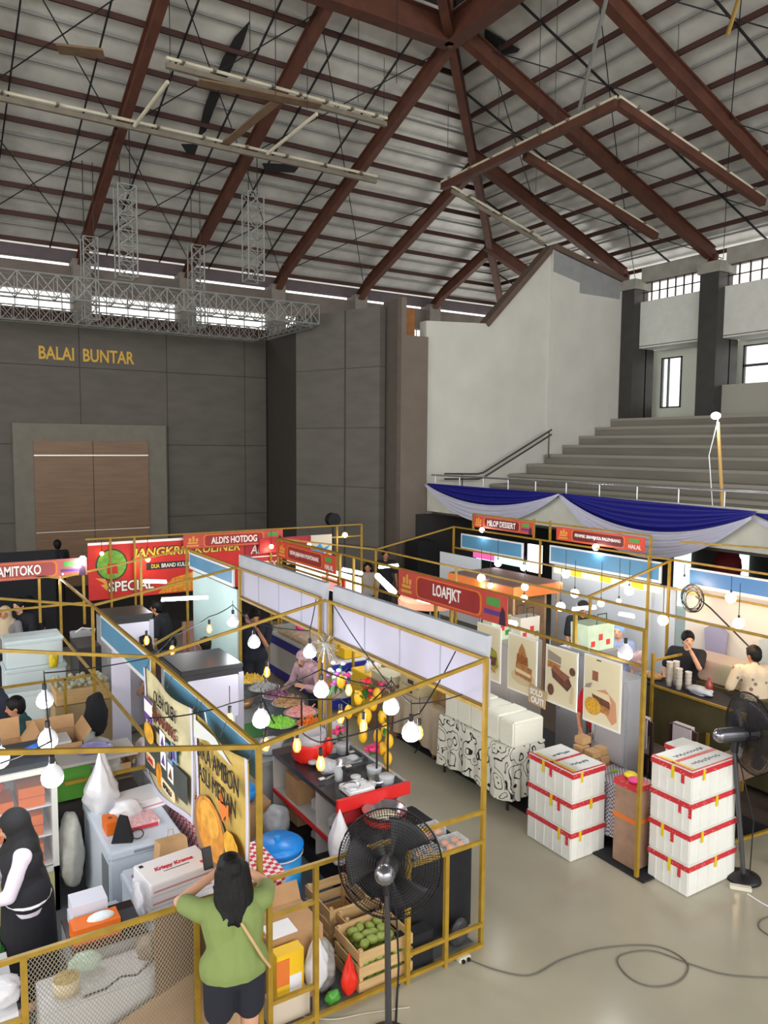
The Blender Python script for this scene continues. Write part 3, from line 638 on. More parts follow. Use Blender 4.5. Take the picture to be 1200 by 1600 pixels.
# partition walls
def partition(label, x0, x1, y0, y1, z0, z1, m, legs=True):
    t = thing('partition_board', label, 'partition', ((x0+x1)/2, (y0+y1)/2, 0), 0, None)
    obj('sheet', MB().box(x0, x1, y0, y1, z0, z1), m, t)
    for y in (y0, y1) if (x1-x0) < 0.1 else ():
        obj('edge_post', MB().bar(((x0+x1)/2, y, 0), ((x0+x1)/2, y, z1), 0.02), PANT, t)
    return t
PW = mat('partition_white', 'C9D2DA', 0.55); PT = mat('partition_mint', 'C0DCDC', 0.5)
partition('pale mint partition board lit by bulbs behind the tall fridges', 4.16, 4.19, 10.75, 12.8, 0.9, 2.15, PT)  # white board; the teal light on it is painted into its colour
partition('white partition boards of the back row behind the bakery stall', 10.55, 10.58, 7.9, 10.7, 0.0, 2.05, PW)
partition('white partition wall of the drinks stall washed with warm light', 10.55, 10.58, 3.5, 7.7, 0.0, 2.12, mat('partition_cream', 'DCD6CC', 0.55))
partition('narrow white partition near the dessert stall', 10.0, 10.03, 12.2, 13.6, 0.6, 2.0, PW)
partition('pink slatted counter front in the aisle stall beyond the fridges', 4.0, 5.3, 12.9, 12.95, 0.0, 1.25, mat('pink_slats', 'A87C7C', 0.7, var=0.1, stretch=(12, 1, 1)))
partition('dark curtain filling the gap at the far left behind the faded name banner', -3, 2.4, 15.6, 15.65, 0, 2.3, mat('dark_curtain', '15161C', 0.9))
# generic banner
BRED = mat('banner_coral', 'C24A3E', 0.6, var=0.12, scale=3); BDK = mat('banner_dark_red', '9A2C2A', 0.6, var=0.08, scale=5); BOR = mat('banner_orange', 'D8742E', 0.6)
BLUSH = mat('banner_faded', 'B4605C', 0.6, var=0.1); GOLD = mat('banner_gold', 'D8A040', 0.6); BGR = mat('banner_green', '4E9A48', 0.6); BPU = mat('banner_purple', '5A3A86', 0.6); LW = mat('letter_white', 'F2F0EC', 0.5); LBK = mat('letter_black', '1B1A1C', 0.5)
def banner(label, O, U, w, h, text, base=BRED, plate=BDK, halal=False, tw=0.45, th=0.5, grp='festival name banners', tx=None, shadow=True):
    O, U = Vector(O), Vector(U); t = thing('name_banner', label, 'banner', O, 0, grp); V = Vector(UZ)
    obj('cloth', MB().prism(rect(0, 0, w, h), O, U, V, 0.012), base, t)
    o_ = O+U.cross(V)*0.012
    decal(t, 'plate_edge', rrect(w*0.19, h*0.08, w*0.80, h*0.92, h*0.22), o_, U, V, BOR, 0.001)
    decal(t, 'name_plate', rrect(w*0.205, h*0.13, w*0.785, h*0.87, h*0.2), o_, U, V, plate, 0.0035)
    # golden festival emblem: little skyline over a ribbon
    for k, (a, b, c, d) in enumerate(((0.03, 0.15, 0.145, 0.26), (0.04, 0.34, 0.135, 0.46), (0.05, 0.5, 0.075, 0.74), (0.085, 0.5, 0.105, 0.86), (0.115, 0.5, 0.14, 0.7))):
        decal(t, 'emblem', rect(w*a, h*b, w*c, h*d), o_, U, V, GOLD, 0.001)
    decal(t, 'green_tag', rect(w*0.84, h*0.56, w*0.945, h*0.84), o_, U, V, BGR, 0.001)
    if halal: letters(t, 'HALAL', o_+U*w*0.84+V*h*0.14, U, V, w*0.13, h*0.28, LW)
    else:
        decal(t, 'purple_strip', rect(w*0.82, h*0.26, w*0.95, h*0.42), o_, U, V, BPU, 0.001)
        decal(t, 'dark_figure', [(w*0.94, 0), (w*0.99, 0), (w*0.985, h*0.45), (w*0.965, h*0.62), (w*0.95, h*0.4)], o_, U, V, mat('figure_dark', '3C2238', 0.6), 0.003)
    cx = w*(tx if tx else 0.495)
    letters(t, text, o_+U*(cx-w*tw/2)+V*h*(0.5-th/2), U, V, w*tw, h*th, LW, bold=0.02, off=0.006)
    return t
banner('largest coral name banner, hanging directly above the cake posters', (6.04, 9.2, 2.17), LX, 2.36, 0.37, 'LOAFJKT', tw=0.26, th=0.56)
banner('faded pinkish red name banner at the far left photo edge', (0.25, 12.86, 2.22), (1, 0, 0), 2.2, 0.28, 'AMITOKO', base=BLUSH, plate=mat('banner_faded2', 'A04A48', 0.6), tw=0.28, th=0.55, tx=0.55)
banner("red hotdog name banner above the centre of the back row", (4.69, 15.0, 2.23), (1, 0, 0), 2.16, 0.29, "ALDI'S HOTDOG", tw=0.46, th=0.5)
banner('orange-red name banner facing the aisle just behind the far white panel', (5.98, 13.3, 2.2), LX, 2.3, 0.3, 'UDIN JAJANAN PONTIANAK', halal=True, tw=0.5, th=0.32, base=mat('banner_scarlet', 'D0482E', 0.6))
banner('dark red dessert name banner under the left end of the gallery swags', (10.5, 13.05, 2.58), LX, 1.85, 0.25, 'MILOP DESSERT', plate=mat('plate_maroon', '6E1E20', 0.6), tw=0.48, th=0.5)
banner('orange-red pempek name banner with halal tag under the middle of the swags', (10.5, 10.55, 2.56), LX, 2.05, 0.25, 'PEMPEK SRIWIJAYA PALEMBANG', halal=True, plate=MATS['plate_maroon'], tw=0.52, th=0.3, base=MATS['banner_scarlet'])
# large red food banner
t = thing('food_banner', 'large bright red food banner with a green roundel at the back', 'banner', (4.5, 15.1, 1.3)); O = Vector((2.9, 15.12, 1.35)); U = Vector((1, 0, 0)); V = Vector(UZ)
obj('cloth', MB().prism(rect(0, 0, 3.12, 1.1), O, U, V, 0.012), mat('bright_red', 'C8241E', 0.55, var=0.1, scale=4), t); o_ = O+Vector((0, -0.012, 0))
decal(t, 'white_hem', rect(0, 1.05, 3.12, 1.1), o_, U, V, LW)
decal(t, 'roundel', oval(0.43, 0.66, 0.3, 0.31, 24), o_, U, V, mat('roundel_dark', '2A3A22', 0.6), 0.001)
decal(t, 'roundel_face', oval(0.43, 0.66, 0.27, 0.28, 24), o_, U, V, mat('leaf_green', '6FA83C', 0.6, var=0.3, scale=12), 0.003)
decal(t, 'roundel_center', [(0.33, 0.48), (0.55, 0.48), (0.52, 0.68), (0.35, 0.68)], o_, U, V, mat('bright_red', 'C8241E'), 0.006)
YL = mat('letter_yellow', 'E8C840', 0.5)
letters(t, 'JANGKRIK KULINER', o_+U*0.80+V*0.71, U, V, 2.25, 0.25, LBK, bold=0.06, shear=0.15, off=0.002)
letters(t, 'JANGKRIK KULINER', o_+U*0.82+V*0.72, U, V, 2.21, 0.22, YL, bold=0.02, shear=0.15, off=0.008)
decal(t, 'dark_ribbon', rect(1.08, 0.5, 2.3, 0.64), o_, U, V, LBK, 0.002)
letters(t, 'DUA', o_+U*1.18+V*0.53, U, V, 0.16, 0.08, YL, off=0.005); letters(t, 'BRAND KULINER', o_+U*1.38+V*0.53, U, V, 0.66, 0.08, LW, off=0.005)
letters(t, 'SPECIAL', o_+U*0.34+V*0.12, U, V, 0.9, 0.22, LBK, bold=0.06, off=0.002); letters(t, 'SPECIAL', o_+U*0.36+V*0.13, U, V, 0.86, 0.2, LW, bold=0.02, off=0.008)
decal(t, 'lightning', [(0.12, 0.42), (0.3, 0.3), (0.22, 0.28), (0.4, 0.12), (0.3, 0.3), (0.36, 0.34), (0.2, 0.5)][:3]+[(0.4, 0.1), (0.34, 0.3), (0.3, 0.4)], o_, U, V, GOLD, 0.002)
decal(t, 'noodle_picture', [(1.3, 0.02), (2.4, 0.02), (2.5, 0.3), (2.1, 0.42), (1.6, 0.3)], o_, U, V, mat('noodle_orange', 'D88A20', 0.6, var=0.4, scale=14), 0.002)
t = thing('food_banner', "deep red banner with white script beneath the hotdog name banner", 'banner', (6.5, 15.1, 1.3)); O = Vector((6.04, 15.12, 1.6))
obj('cloth', MB().prism(rect(0, 0, 0.85, 0.8), O, U, V, 0.012), mat('deep_red', 'A81E2A', 0.55, var=0.1), t); o_ = O+Vector((0, -0.012, 0))
letters(t, "ALDI'S", o_+U*0.12+V*0.42, U, V, 0.62, 0.2, LW, shear=0.2, off=0.002); decal(t, 'underline', rect(0.1, 0.34, 0.75, 0.36), o_, U, V, LW); letters(t, 'HOTDOG', o_+U*0.2+V*0.1, U, V, 0.55, 0.15, LW, off=0.002)
# white ice-cream style banner beyond
o = thing('food_banner', 'white banner with a blue splash picture right of the hotdog name banner', 'banner', (7.2, 15.0, 1.7)); O = Vector((6.95, 15.02, 1.75))
obj('cloth', MB().prism(rect(0, 0, 1.1, 0.6), O, U, V, 0.012), mat('offwhite_banner', 'D8CEC0', 0.6), o); o_ = O+Vector((0, -0.012, 0))
decal(o, 'blue_picture', rect(0.0, 0.3, 0.3, 0.6), o_, U, V, mat('navy_print', '2A3A5C', 0.6)); decal(o, 'blue_splash', [(0.55, 0.15), (0.72, 0.12), (0.9, 0.2), (1.08, 0.38), (0.88, 0.3), (0.8, 0.42), (0.7, 0.32), (0.52, 0.3)], o_, U, V, mat('splash_blue', '2E9AD8', 0.6))
o = obj('red_awning', MB().box(6.3, 7.5, 14.95, 15.0, 2.05, 2.35), mat('deep_red', 'A81E2A')); tag(o, 'plain dark red cloth strip right of the hotdog sign', 'banner')
# ---- four cake posters
CRM = mat('poster_cream', 'E6DCB8', 0.5, var=0.04, scale=3); PWH = mat('poster_edge', 'F0EEE4', 0.5); CHO = mat('cake_brown', '6A4432', 0.6, var=0.25, scale=30); CRU = mat('crust_tan', 'B67C44', 0.6, var=0.3, scale=30); MAT_ = mat('matcha', 'A5A03C', 0.6, var=0.2, scale=30); CRE = mat('cream_filling', 'EAD9B0', 0.6); MANG = mat('corn_flake', 'D8A436', 0.6, var=0.3, scale=40); PLT = mat('plate_tan', 'D8C49C', 0.6); SKN = mat('skin_print', 'D49A78', 0.6)
def poster(label, ya, yb, za, zb, arts):
    O = Vector((6.03, ya, za)); U = Vector(LX); w, h = ya-yb, zb-za
    t = thing('cake_poster', label, 'poster', O, 0, 'cake posters over the counter')
    obj('board', MB().prism(rect(0, 0, w, h), O, U, UZ, 0.01), PWH, t)
    o_ = O+U.cross(Vector(UZ))*0.01
    decal(t, 'print', rect(0.02, 0.025, w-0.02, h-0.02), o_, U, UZ, CRM, 0.001)
    for i, (nm_, pts, m) in enumerate(arts): decal(t, nm_, [(x*w, y*h) for x, y in pts], o_, U, UZ, m, 0.003+0.0012*i, 0.001)
    obj('hook', MB().cyl(O+U*0.05+Vector((0, 0, h)), O+U*0.05+Vector((0, 0, h+0.06)), 0.004, n=5), CHROME, t)
    return t
poster('cake poster with a green layered loaf slice, farthest from the camera', 7.38, 6.93, 1.45, 2.13, [
    ('plate', oval(0.55, 0.3, 0.4, 0.16), PLT), ('slice', [(0.2, 0.72), (0.35, 0.7), (0.85, 0.55), (0.92, 0.3), (0.8, 0.22), (0.15, 0.42)], MAT_), ('filling', [(0.2, 0.55), (0.6, 0.45), (0.85, 0.45), (0.8, 0.3), (0.5, 0.28), (0.15, 0.5)], CHO), ('crust', [(0.15, 0.42), (0.8, 0.2), (0.82, 0.16), (0.2, 0.34)], CRU), ('crumbs', oval(0.3, 0.18, 0.1, 0.03), CRU)])
poster('cake poster with a tall stacked caramel cake slice, second from the far end', 6.8, 6.31, 1.44, 2.12, [
    ('plate', oval(0.55, 0.28, 0.42, 0.13), PLT), ('layer', [(0.28, 0.3), (0.85, 0.25), (0.85, 0.48), (0.3, 0.52)], CRU), ('layer', [(0.3, 0.36), (0.82, 0.32), (0.82, 0.38), (0.3, 0.43)], CRE), ('upper_layer', [(0.32, 0.52), (0.72, 0.5), (0.7, 0.66), (0.34, 0.68)], mat('cake_rust', 'A0602E', 0.6, var=0.3, scale=30)), ('topping', [(0.38, 0.68), (0.66, 0.66), (0.6, 0.78), (0.5, 0.88), (0.42, 0.78)], CRU)])
poster('cake poster with a chocolate brownie piece and figs, second from the camera', 6.17, 5.69, 1.47, 2.12, [
    ('dish', [(0.08, 0.75), (0.5, 0.72), (0.5, 0.84), (0.08, 0.92)], mat('dish_grey', '9A9080', 0.6)), ('back_slice', [(0.08, 0.62), (0.45, 0.62), (0.5, 0.7), (0.08, 0.74)], CRU), ('brownie', [(0.2, 0.6), (0.3, 0.66), (0.75, 0.54), (0.85, 0.42), (0.72, 0.3), (0.25, 0.46)], CHO), ('brownie_top', [(0.2, 0.6), (0.3, 0.68), (0.6, 0.6), (0.8, 0.56), (0.62, 0.46)], mat('cake_light', '96604A', 0.6, var=0.2, scale=30)), ('fig', oval(0.86, 0.66, 0.09, 0.07), CHO), ('fig', oval(0.2, 0.24, 0.1, 0.1), CHO), ('wire_rack', [(0.8, 0.12), (0.88, 0.12), (0.9, 0.4), (0.86, 0.4)], PLT)])
poster('cake poster with a hand holding a sandwich cake over yellow flakes, nearest the camera', 5.6, 5.1, 1.43, 2.15, [
    ('tall_glass', rect(0.24, 0.64, 0.4, 0.78), mat('cake_light', '96604A')), ('hand', [(0.35, 0.5), (0.6, 0.56), (0.88, 0.42), (0.92, 0.15), (0.8, 0.08), (0.62, 0.2)], SKN), ('bread', [(0.25, 0.5), (0.7, 0.5), (0.76, 0.38), (0.3, 0.36)], CRE), ('filling', [(0.25, 0.44), (0.72, 0.4), (0.74, 0.3), (0.3, 0.34)], CHO), ('bread', [(0.3, 0.34), (0.74, 0.3), (0.7, 0.2), (0.35, 0.22)], CRU), ('flakes', oval(0.28, 0.26, 0.22, 0.13), MANG), ('leaf', [(0.05, 0.5), (0.2, 0.52), (0.25, 0.6), (0.1, 0.56)], mat('dish_grey', '9A9080')), ('mark', rect(0.36, 0.945, 0.48, 0.96), LBK)])
t = thing('sold_out_sign', 'small beige SOLD OUT! card hung at the foot of two posters', 'sign', (6.0, 6.3, 1.4)); O = Vector((5.995, 6.4, 1.38)); U = Vector(LX)
obj('card', MB().prism([(0, 0.02), (0.27, 0), (0.28, 0.2), (0.01, 0.23)], O, U, UZ, 0.008), mat('card_beige', 'BDA57C', 0.6), t); o_ = O+Vector((-0.008, 0, 0))
letters(t, 'SOLD', o_+U*0.03+Vector((0, 0, 0.12)), U, UZ, 0.2, 0.075, LW, bold=0.04, off=0.003); letters(t, 'OUT!', o_+U*0.05+Vector((0, 0, 0.03)), U, UZ, 0.2, 0.075, LW, bold=0.04, off=0.003)
# ---- the two hanging cake banners at the left stall
def hang_banner(label, ya, yb, ztop, zbl, zbr, base, build):
    """ya far edge, yb near edge"""
    t = thing('hanging_banner', label, 'banner', (1.97, (ya+yb)/2, 1.0), 0, 'hanging cake banners'); U = Vector(LX); w = ya-yb
    def f(u, v):
        zb = zbl+(zbr-zbl)*u-0.05*sin(pi*u)
        return (1.97+0.02*sin(u*7+v*2), ya-w*u, ztop-0.04*sin(pi*u)+(zb-ztop+0.04*sin(pi*u))*v)
    obj('cloth', MB().grid(f, 24, 12, 0.004), base, t, smooth=True)
    hem = mat('banner_hem', 'C9C7DA', 0.6)
    for e in (0, 1):
        m_ = MB().grid(lambda u, v: (lambda p: (p[0]-0.012, p[1]-(1-2*e)*0.05*u, p[2]))(f(e, v)), 1, 10, 0.003); obj('side_hem', m_, hem, t)
    m_ = MB().grid(lambda u, v: (lambda p: (p[0]-0.012, p[1], p[2]+0.05*v))(f(u, 1)), 24, 1, 0.003); obj('bottom_hem', m_, hem, t)
    for k in range(3):
        y = ya-w*k/2; obj('tie', MB().cyl((1.98, y, ztop-0.02), (2.03, y, 2.19), 0.004, n=4), BLK, t)
    build(t, Vector((1.945, ya, 0)), U, w); return t
BG1 = mat('banner_khaki', 'BDB48E', 0.6, var=0.25, scale=3); BG2 = mat('banner_gold_green', 'B59A4C', 0.6, var=0.3, scale=3)
def b1_(t, O, U, w):
    V = Vector(UZ); b = O
    decal(t, 'dark_ground', [(0.05, 1.1), (w-0.05, 1.25), (w-0.05, 1.5), (0.05, 1.45)], b, U, V, mat('print_slate', '3E4440', 0.6, var=0.2, scale=6))
    letters(t, 'OLEH OLEH', b+U*0.42+V*1.87, U, V, 0.68, 0.12, LBK, bold=0.0, off=0.006)
    letters(t, 'SEMARANG', b+U*0.36+V*1.7, U, V, 0.74, 0.11, mat('letter_brown', '6A2E22', 0.6), bold=0.02, off=0.006)
    decal(t, 'address_strip', rect(0.42, 1.6, 1.16, 1.645), b, U, V, LBK)
    decal(t, 'certificate', rect(0.06, 1.62, 0.36, 1.84), b, U, V, LW); decal(t, 'certificate_band', rect(0.06, 1.62, 0.36, 1.68), b, U, V, BPU, 0.006); decal(t, 'certificate_head', rect(0.06, 1.81, 0.36, 1.84), b, U, V, BPU, 0.006)
    decal(t, 'fried_snack', oval(0.22, 1.5, 0.17, 0.1), b, U, V, mat('snack_yellow', 'D8A028', 0.6, var=0.3, scale=14), 0.006)
    for k, (x, z, m) in enumerate(((0.6, 1.5, LW), (0.82, 1.45, mat('sky_print', '6E9AC0', 0.6)), (0.62, 1.33, LW), (0.84, 1.28, LW), (0.95, 1.5, mat('sky_print', '6E9AC0')))):
        decal(t, 'product_card', rect(x, z, x+0.17, z+0.16), b, U, V, m, 0.006); decal(t, 'product_photo', [(x+0.03, z+0.03), (x+0.14, z+0.03), (x+0.1, z+0.13)], b, U, V, CHO if k % 2 else BPU, 0.009)
    decal(t, 'price_label', rrect(0.12, 1.2, 0.42, 1.3, 0.04), b, U, V, CRE, 0.006); letters(t, 'LAVA', b+U*0.17+V*1.22, U, V, 0.2, 0.055, MATS['bright_red'], off=0.012)
    decal(t, 'price_label', rrect(0.62, 1.12, 1.05, 1.22, 0.04), b, U, V, CRE, 0.006); letters(t, 'SPIKU', b+U*0.7+V*1.145, U, V, 0.26, 0.05, LBK, off=0.012)
    decal(t, 'orange_cake', oval(0.55, 1.2, 0.1, 0.12), b, U, V, MATS['noodle_orange'], 0.004)
def b2_(t, O, U, w):
    V = Vector(UZ); b = O
    decal(t, 'white_corner', [(0.05, 2.08), (0.55, 2.08), (0.9, 1.98), (0.4, 2.0), (0.05, 1.92)], b, U, V, mat('fold_white', 'C8CCC8', 0.6), 0.004)
    letters(t, 'BIKA AMBON', b+U*0.14+V*1.80, U, V, 0.9, 0.14, LBK, bold=0.0, off=0.006)
    letters(t, 'ASLI MEDAN', b+U*0.16+V*1.62, U, V, 0.82, 0.13, LBK, bold=0.0, off=0.006)
    decal(t, 'wooden_plate', oval(0.42, 1.24, 0.4, 0.3, 24), b, U, V, mat('plate_wood', '8A6A4C', 0.6, var=0.2), 0.004)
    decal(t, 'golden_cake', oval(0.42, 1.3, 0.32, 0.24, 24), b, U, V, mat('bika_gold', 'C8862C', 0.6, var=0.3, scale=10), 0.008)
    decal(t, 'cake_face', oval(0.42, 1.38, 0.22, 0.13, 20), b, U, V, mat('bika_top', 'D69A3A', 0.6, var=0.25, scale=14), 0.011)
    decal(t, 'flower_picture', oval(0.88, 1.35, 0.16, 0.12, 9), b, U, V, mat('snack_yellow', 'D8A028'), 0.008)
    decal(t, 'red_flame', [(0.62, 1.6), (0.7, 1.48), (0.78, 1.56), (0.82, 1.46), (0.84, 1.66), (0.74, 1.62), (0.68, 1.72)], b, U, V, BOR, 0.008)
hang_banner('dark printed OLEH OLEH SEMARANG banner, the farther of the two hanging by the stall', 7.6, 6.15, 2.1, 0.98, 1.10, BG1, b1_)
hang_banner('golden BIKA AMBON ASLI MEDAN banner, the nearer of the two hanging by the stall', 6.05, 4.93, 2.1, 1.1, 1.15, BG2, b2_)
# ================================================================== GOODS AND FURNITURE
TAPE = mat('red_tape', 'C23038', 0.4, var=0.0)
nt = TAPE.node_tree; tc = nt.nodes.new('ShaderNodeTexCoord'); vo = nt.nodes.new('ShaderNodeTexVoronoi'); vo.inputs['Scale'].default_value = 38
cr = nt.nodes.new('ShaderNodeMapRange'); cr.inputs[1].default_value = 0.16; cr.inputs[2].default_value = 0.2
mx = nt.nodes.new('ShaderNodeMix'); mx.data_type = 'RGBA'; mx.inputs['A'].default_value = hexc('E8D4D0')+(1,); mx.inputs['B'].default_value = hexc('C23038')+(1,)
nt.links.new(tc.outputs['Object'], vo.inputs['Vector']); nt.links.new(vo.outputs['Distance'], cr.inputs[0]); nt.links.new(cr.outputs[0], mx.inputs['Factor']); nt.links.new(mx.outputs['Result'], nt.nodes['Principled BSDF'].inputs['Base Color'])
YT_ = mat('yellow_tape', 'D8C020', 0.4); FOAM = mat('styrofoam', 'DADBD6', 0.75, var=0.04, scale=5, bump=0.05); INK = mat('ink', '3A3E48', 0.6)
def foam_box(label, x0, x1, y0, y1, z0, h, top=False, kind=0, grp='foam boxes sealed with red tape'):
    t = thing('foam_box', label, 'box', ((x0+x1)/2, (y0+y1)/2, z0), 0, grp)
    obj('body', MB().box(x0, x1, y0, y1, z0+0.001, z0+h-0.05, 0.01), FOAM, t)
    obj('lid', MB().box(x0-0.002, x1+0.002, y0-0.002, y1+0.002, z0+h-0.052, z0+h-0.001, 0.008), FOAM, t)
    e = 0.005
    obj('red_tape', MB().box(x0-e, x1+e, y0-e, y1+e, z0+h-0.065, z0+h-0.012), TAPE, t)
    xm = x0+(x1-x0)*(0.55 if kind % 2 else 0.25); ym = y0+(y1-y0)*(0.45+0.2*(kind % 3-1))
    obj('yellow_tape', MB().box(xm-0.016, xm+0.016, y0-2*e, y0-e, z0+h-0.12, z0+h-0.01), YT_, t)
    obj('yellow_tape', MB().box(x0-2*e, x0-e, ym-0.016, ym+0.016, z0+h-0.14, z0+h-0.01), YT_ if kind != 3 else TAPE, t)
    obj('tape_tail', MB().box(x0-2*e, x0-e, ym-0.13, ym-0.095, z0+h-0.15, z0+h-0.06), TAPE, t)
    for k in (0.2, 0.4, 0.6, 0.8):
        obj('rib', MB().box(x0+(x1-x0)*k-0.008, x0+(x1-x0)*k+0.008, y0-0.006, y0, z0+0.02, z0+h-0.07), FOAM, t)
        obj('rib', MB().box(x0-0.006, x0, y0+(y1-y0)*k-0.008, y0+(y1-y0)*k+0.008, z0+0.02, z0+h-0.07), FOAM, t)
    if top:
        zt = z0+h
        obj('top_tape', MB().box(x0+0.01, x1-0.01, (y0+y1)/2-0.02, (y0+y1)/2+0.02, zt, zt+0.002).box(x0, x0+0.03, y0, y1, zt, zt+0.002).box(x0, x1, y0, y0+0.02, zt, zt+0.003), TAPE, t)
        obj('top_yellow_tape', MB().box(x0+0.04, x0+0.07, y0+0.02, y1-0.06, zt, zt+0.003), YT_, t)
        m_ = MB(); random.seed(kind+3)
        for r_ in range(2):
            px = x0+0.14+0.0*r_; py = y0+(y1-y0)*(0.25+0.42*r_); pts = []
            for i in range(26): pts.append((px+i*(x1-x0-0.22)/26, py+0.02*sin(i*2.1+r_)+random.uniform(-.012, .012), zt+0.003))
            m_.tube(pts, 0.0028, 4)
        obj('handwriting', m_, INK, t)
    return t
for k, lab in enumerate(('bottom foam box of the three-high stack beside the swirl-patterned cloth', 'middle foam box of the three-high stack beside the swirl-patterned cloth', 'top foam box of the three-high stack with handwriting on its lid')):
    foam_box(lab, 5.73+0.004*k, 6.24-0.01*k, 5.44, 6.1, 0.318*k, 0.318, k == 2, k)
for k, lab in enumerate(('bottom foam box of the four-high stack, slightly wider than the rest', 'second foam box from the floor in the four-high stack', 'third foam box from the floor in the four-high stack', 'top foam box of the four-high stack with writing on the lid')):
    foam_box(lab, 6.23-0.0*k, 6.98-0.02*k, 4.40, 4.87, 0.313*k, 0.313, k == 3, k+1)
foam_box('plain white foam box standing behind the four-high stack', 7.0, 7.3, 4.9, 5.3, 0.80, 0.28, False, 0, 'stacked stall boxes')
foam_box('lower plain foam box carrying the one behind the four-high stack', 7.0, 7.35, 4.85, 5.35, 0.0, 0.8, False, 1, 'stacked stall boxes')
def draped_table(name, label, x0, x1, y0, y1, z, m, drop=0.6, sides='xy', wav=0.02, cat='table', cloth_label=None):
    t = thing(name, label, cat, ((x0+x1)/2, (y0+y1)/2, 0), 0, None)
    obj('table_top', MB().box(x0, x1, y0, y1, z-0.03, z), mat('table_grey', '7C7C7A', 0.6), t)
    for x in (x0+0.05, x1-0.05):
        for y in (y0+0.05, y1-0.05): obj('leg', MB().cyl((x, y, 0.012), (x, y, z-0.03), 0.018), mat('leg_dark', '2A2A2C', 0.4, metal=0.3), t)
    # one continuous cloth: perimeter loop draped
    P = []; n = 22
    for i in range(n): P.append((x0+(x1-x0)*i/n, y0, 0, -1))
    for i in range(n): P.append((x1, y0+(y1-y0)*i/n, 1, 0))
    for i in range(n): P.append((x1-(x1-x0)*i/n, y1, 0, 1))
    for i in range(n): P.append((x0, y1-(y1-y0)*i/n, -1, 0))
    m_ = MB(); rows = []
    for j in range(7):
        v = j/6; row = []
        for i, (x, y, nx, ny) in enumerate(P):
            w_ = 0.012+(wav*v*(1+sin(i*1.35)))
            row.append(m_.bm.verts.new((x+nx*w_, y+ny*w_, z+0.006-drop*v*(1+0.05*sin(i*0.31)))))
        rows.append(row)
    c = m_.bm.verts.new(((x0+x1)/2, (y0+y1)/2, z+0.007)); L_ = len(P)
    for i in range(L_): m_.bm.faces.new((c, rows[0][i], rows[0][(i+1) % L_]))
    for a, b in zip(rows, rows[1:]):
        for i in range(L_): m_.bm.faces.new((a[i], b[i], b[(i+1) % L_], a[(i+1) % L_]))
    o = obj('tablecloth', m_, m, smooth=False)
    tag(o, cloth_label or ('cloth over the '+label)[:90], 'tablecloth')
    return t
SWIRL = mat('swirl_cloth', 'E4E3D6', 0.8); nt = SWIRL.node_tree; b_ = nt.nodes['Principled BSDF']
tc = nt.nodes.new('ShaderNodeTexCoord'); mp = nt.nodes.new('ShaderNodeMapping'); vo = nt.nodes.new('ShaderNodeTexVoronoi'); vo.inputs['Scale'].default_value = 5.2; vo.voronoi_dimensions = '3D'; vo.feature = 'F1'
sn = nt.nodes.new('ShaderNodeMath'); sn.operation = 'SINE'; ml = nt.nodes.new('ShaderNodeMath'); ml.operation = 'MULTIPLY'; ml.inputs[1].default_value = 22; gt = nt.nodes.new('ShaderNodeMath'); gt.operation = 'GREATER_THAN'; gt.inputs[1].default_value = 0.84
mx = nt.nodes.new('ShaderNodeMix'); mx.data_type = 'RGBA'; mx.inputs['A'].default_value = hexc('E4E3D6')+(1,); mx.inputs['B'].default_value = hexc('15161A')+(1,)
no = nt.nodes.new('ShaderNodeTexNoise'); no.inputs['Scale'].default_value = 4; ad = nt.nodes.new('ShaderNodeVectorMath'); ad.operation = 'MULTIPLY_ADD'; ad.inputs[1].default_value = (0.25, 0.25, 0.25)
nt.links.new(tc.outputs['Object'], mp.inputs[0]); nt.links.new(mp.outputs[0], no.inputs['Vector']); nt.links.new(no.outputs['Color'], ad.inputs[0]); nt.links.new(mp.outputs[0], ad.inputs[2]); nt.links.new(ad.outputs[0], vo.inputs['Vector'])
nt.links.new(vo.outputs['Distance'], ml.inputs[0]); nt.links.new(ml.outputs[0], sn.inputs[0]); nt.links.new(sn.outputs[0], gt.inputs[0]); nt.links.new(gt.outputs[0], mx.inputs['Factor']); nt.links.new(mx.outputs['Result'], b_.inputs['Base Color'])
draped_table('display_table', 'folding table of the bakery stall under the black swirl cloth', 5.88, 6.45, 6.6, 7.95, 0.78, SWIRL, 0.62, cloth_label='cream tablecloth printed with black curling swirls beneath the white bundles')
draped_table('display_table', 'folding table under the plain beige cloth in the bakery stall', 6.0, 6.5, 8.05, 9.2, 0.76, mat('beige_cloth', 'B8A890', 0.85, var=0.05), 0.6, cloth_label='plain beige tablecloth next to the swirl-patterned cloth')
draped_table('packing_table', 'small table between the two foam box stacks', 6.30, 6.72, 5.05, 5.75, 0.72, check_mat('gingham_cloth', '6A6068', 'C8C4CC', 46), 0.6, cloth_label='grey and white gingham cloth hanging off the packing table')
# white tissue/foam pack bundles
BUN = mat('white_bundle', 'E2E2D4', 0.7, bump=0.3, scale=9, stretch=(1, 1, 6))
for k in range(5):
    y = 7.9-k*0.27
    o = obj('tissue_bundle', MB().box(5.92, 6.4, y-0.262, y, 0.79, 1.1+0.01*(k % 2), 0.02), BUN); tag(o, ('white wrapped bundle on the swirl cloth, farthest of the row', 'white wrapped bundle on the swirl cloth, second from the far end', 'white wrapped bundle in the middle of the row on the swirl cloth', 'white wrapped bundle on the swirl cloth, second from the near end', 'white wrapped bundle on the swirl cloth, nearest to the foam boxes')[k], 'bundle', 'white bundles on the swirl cloth')
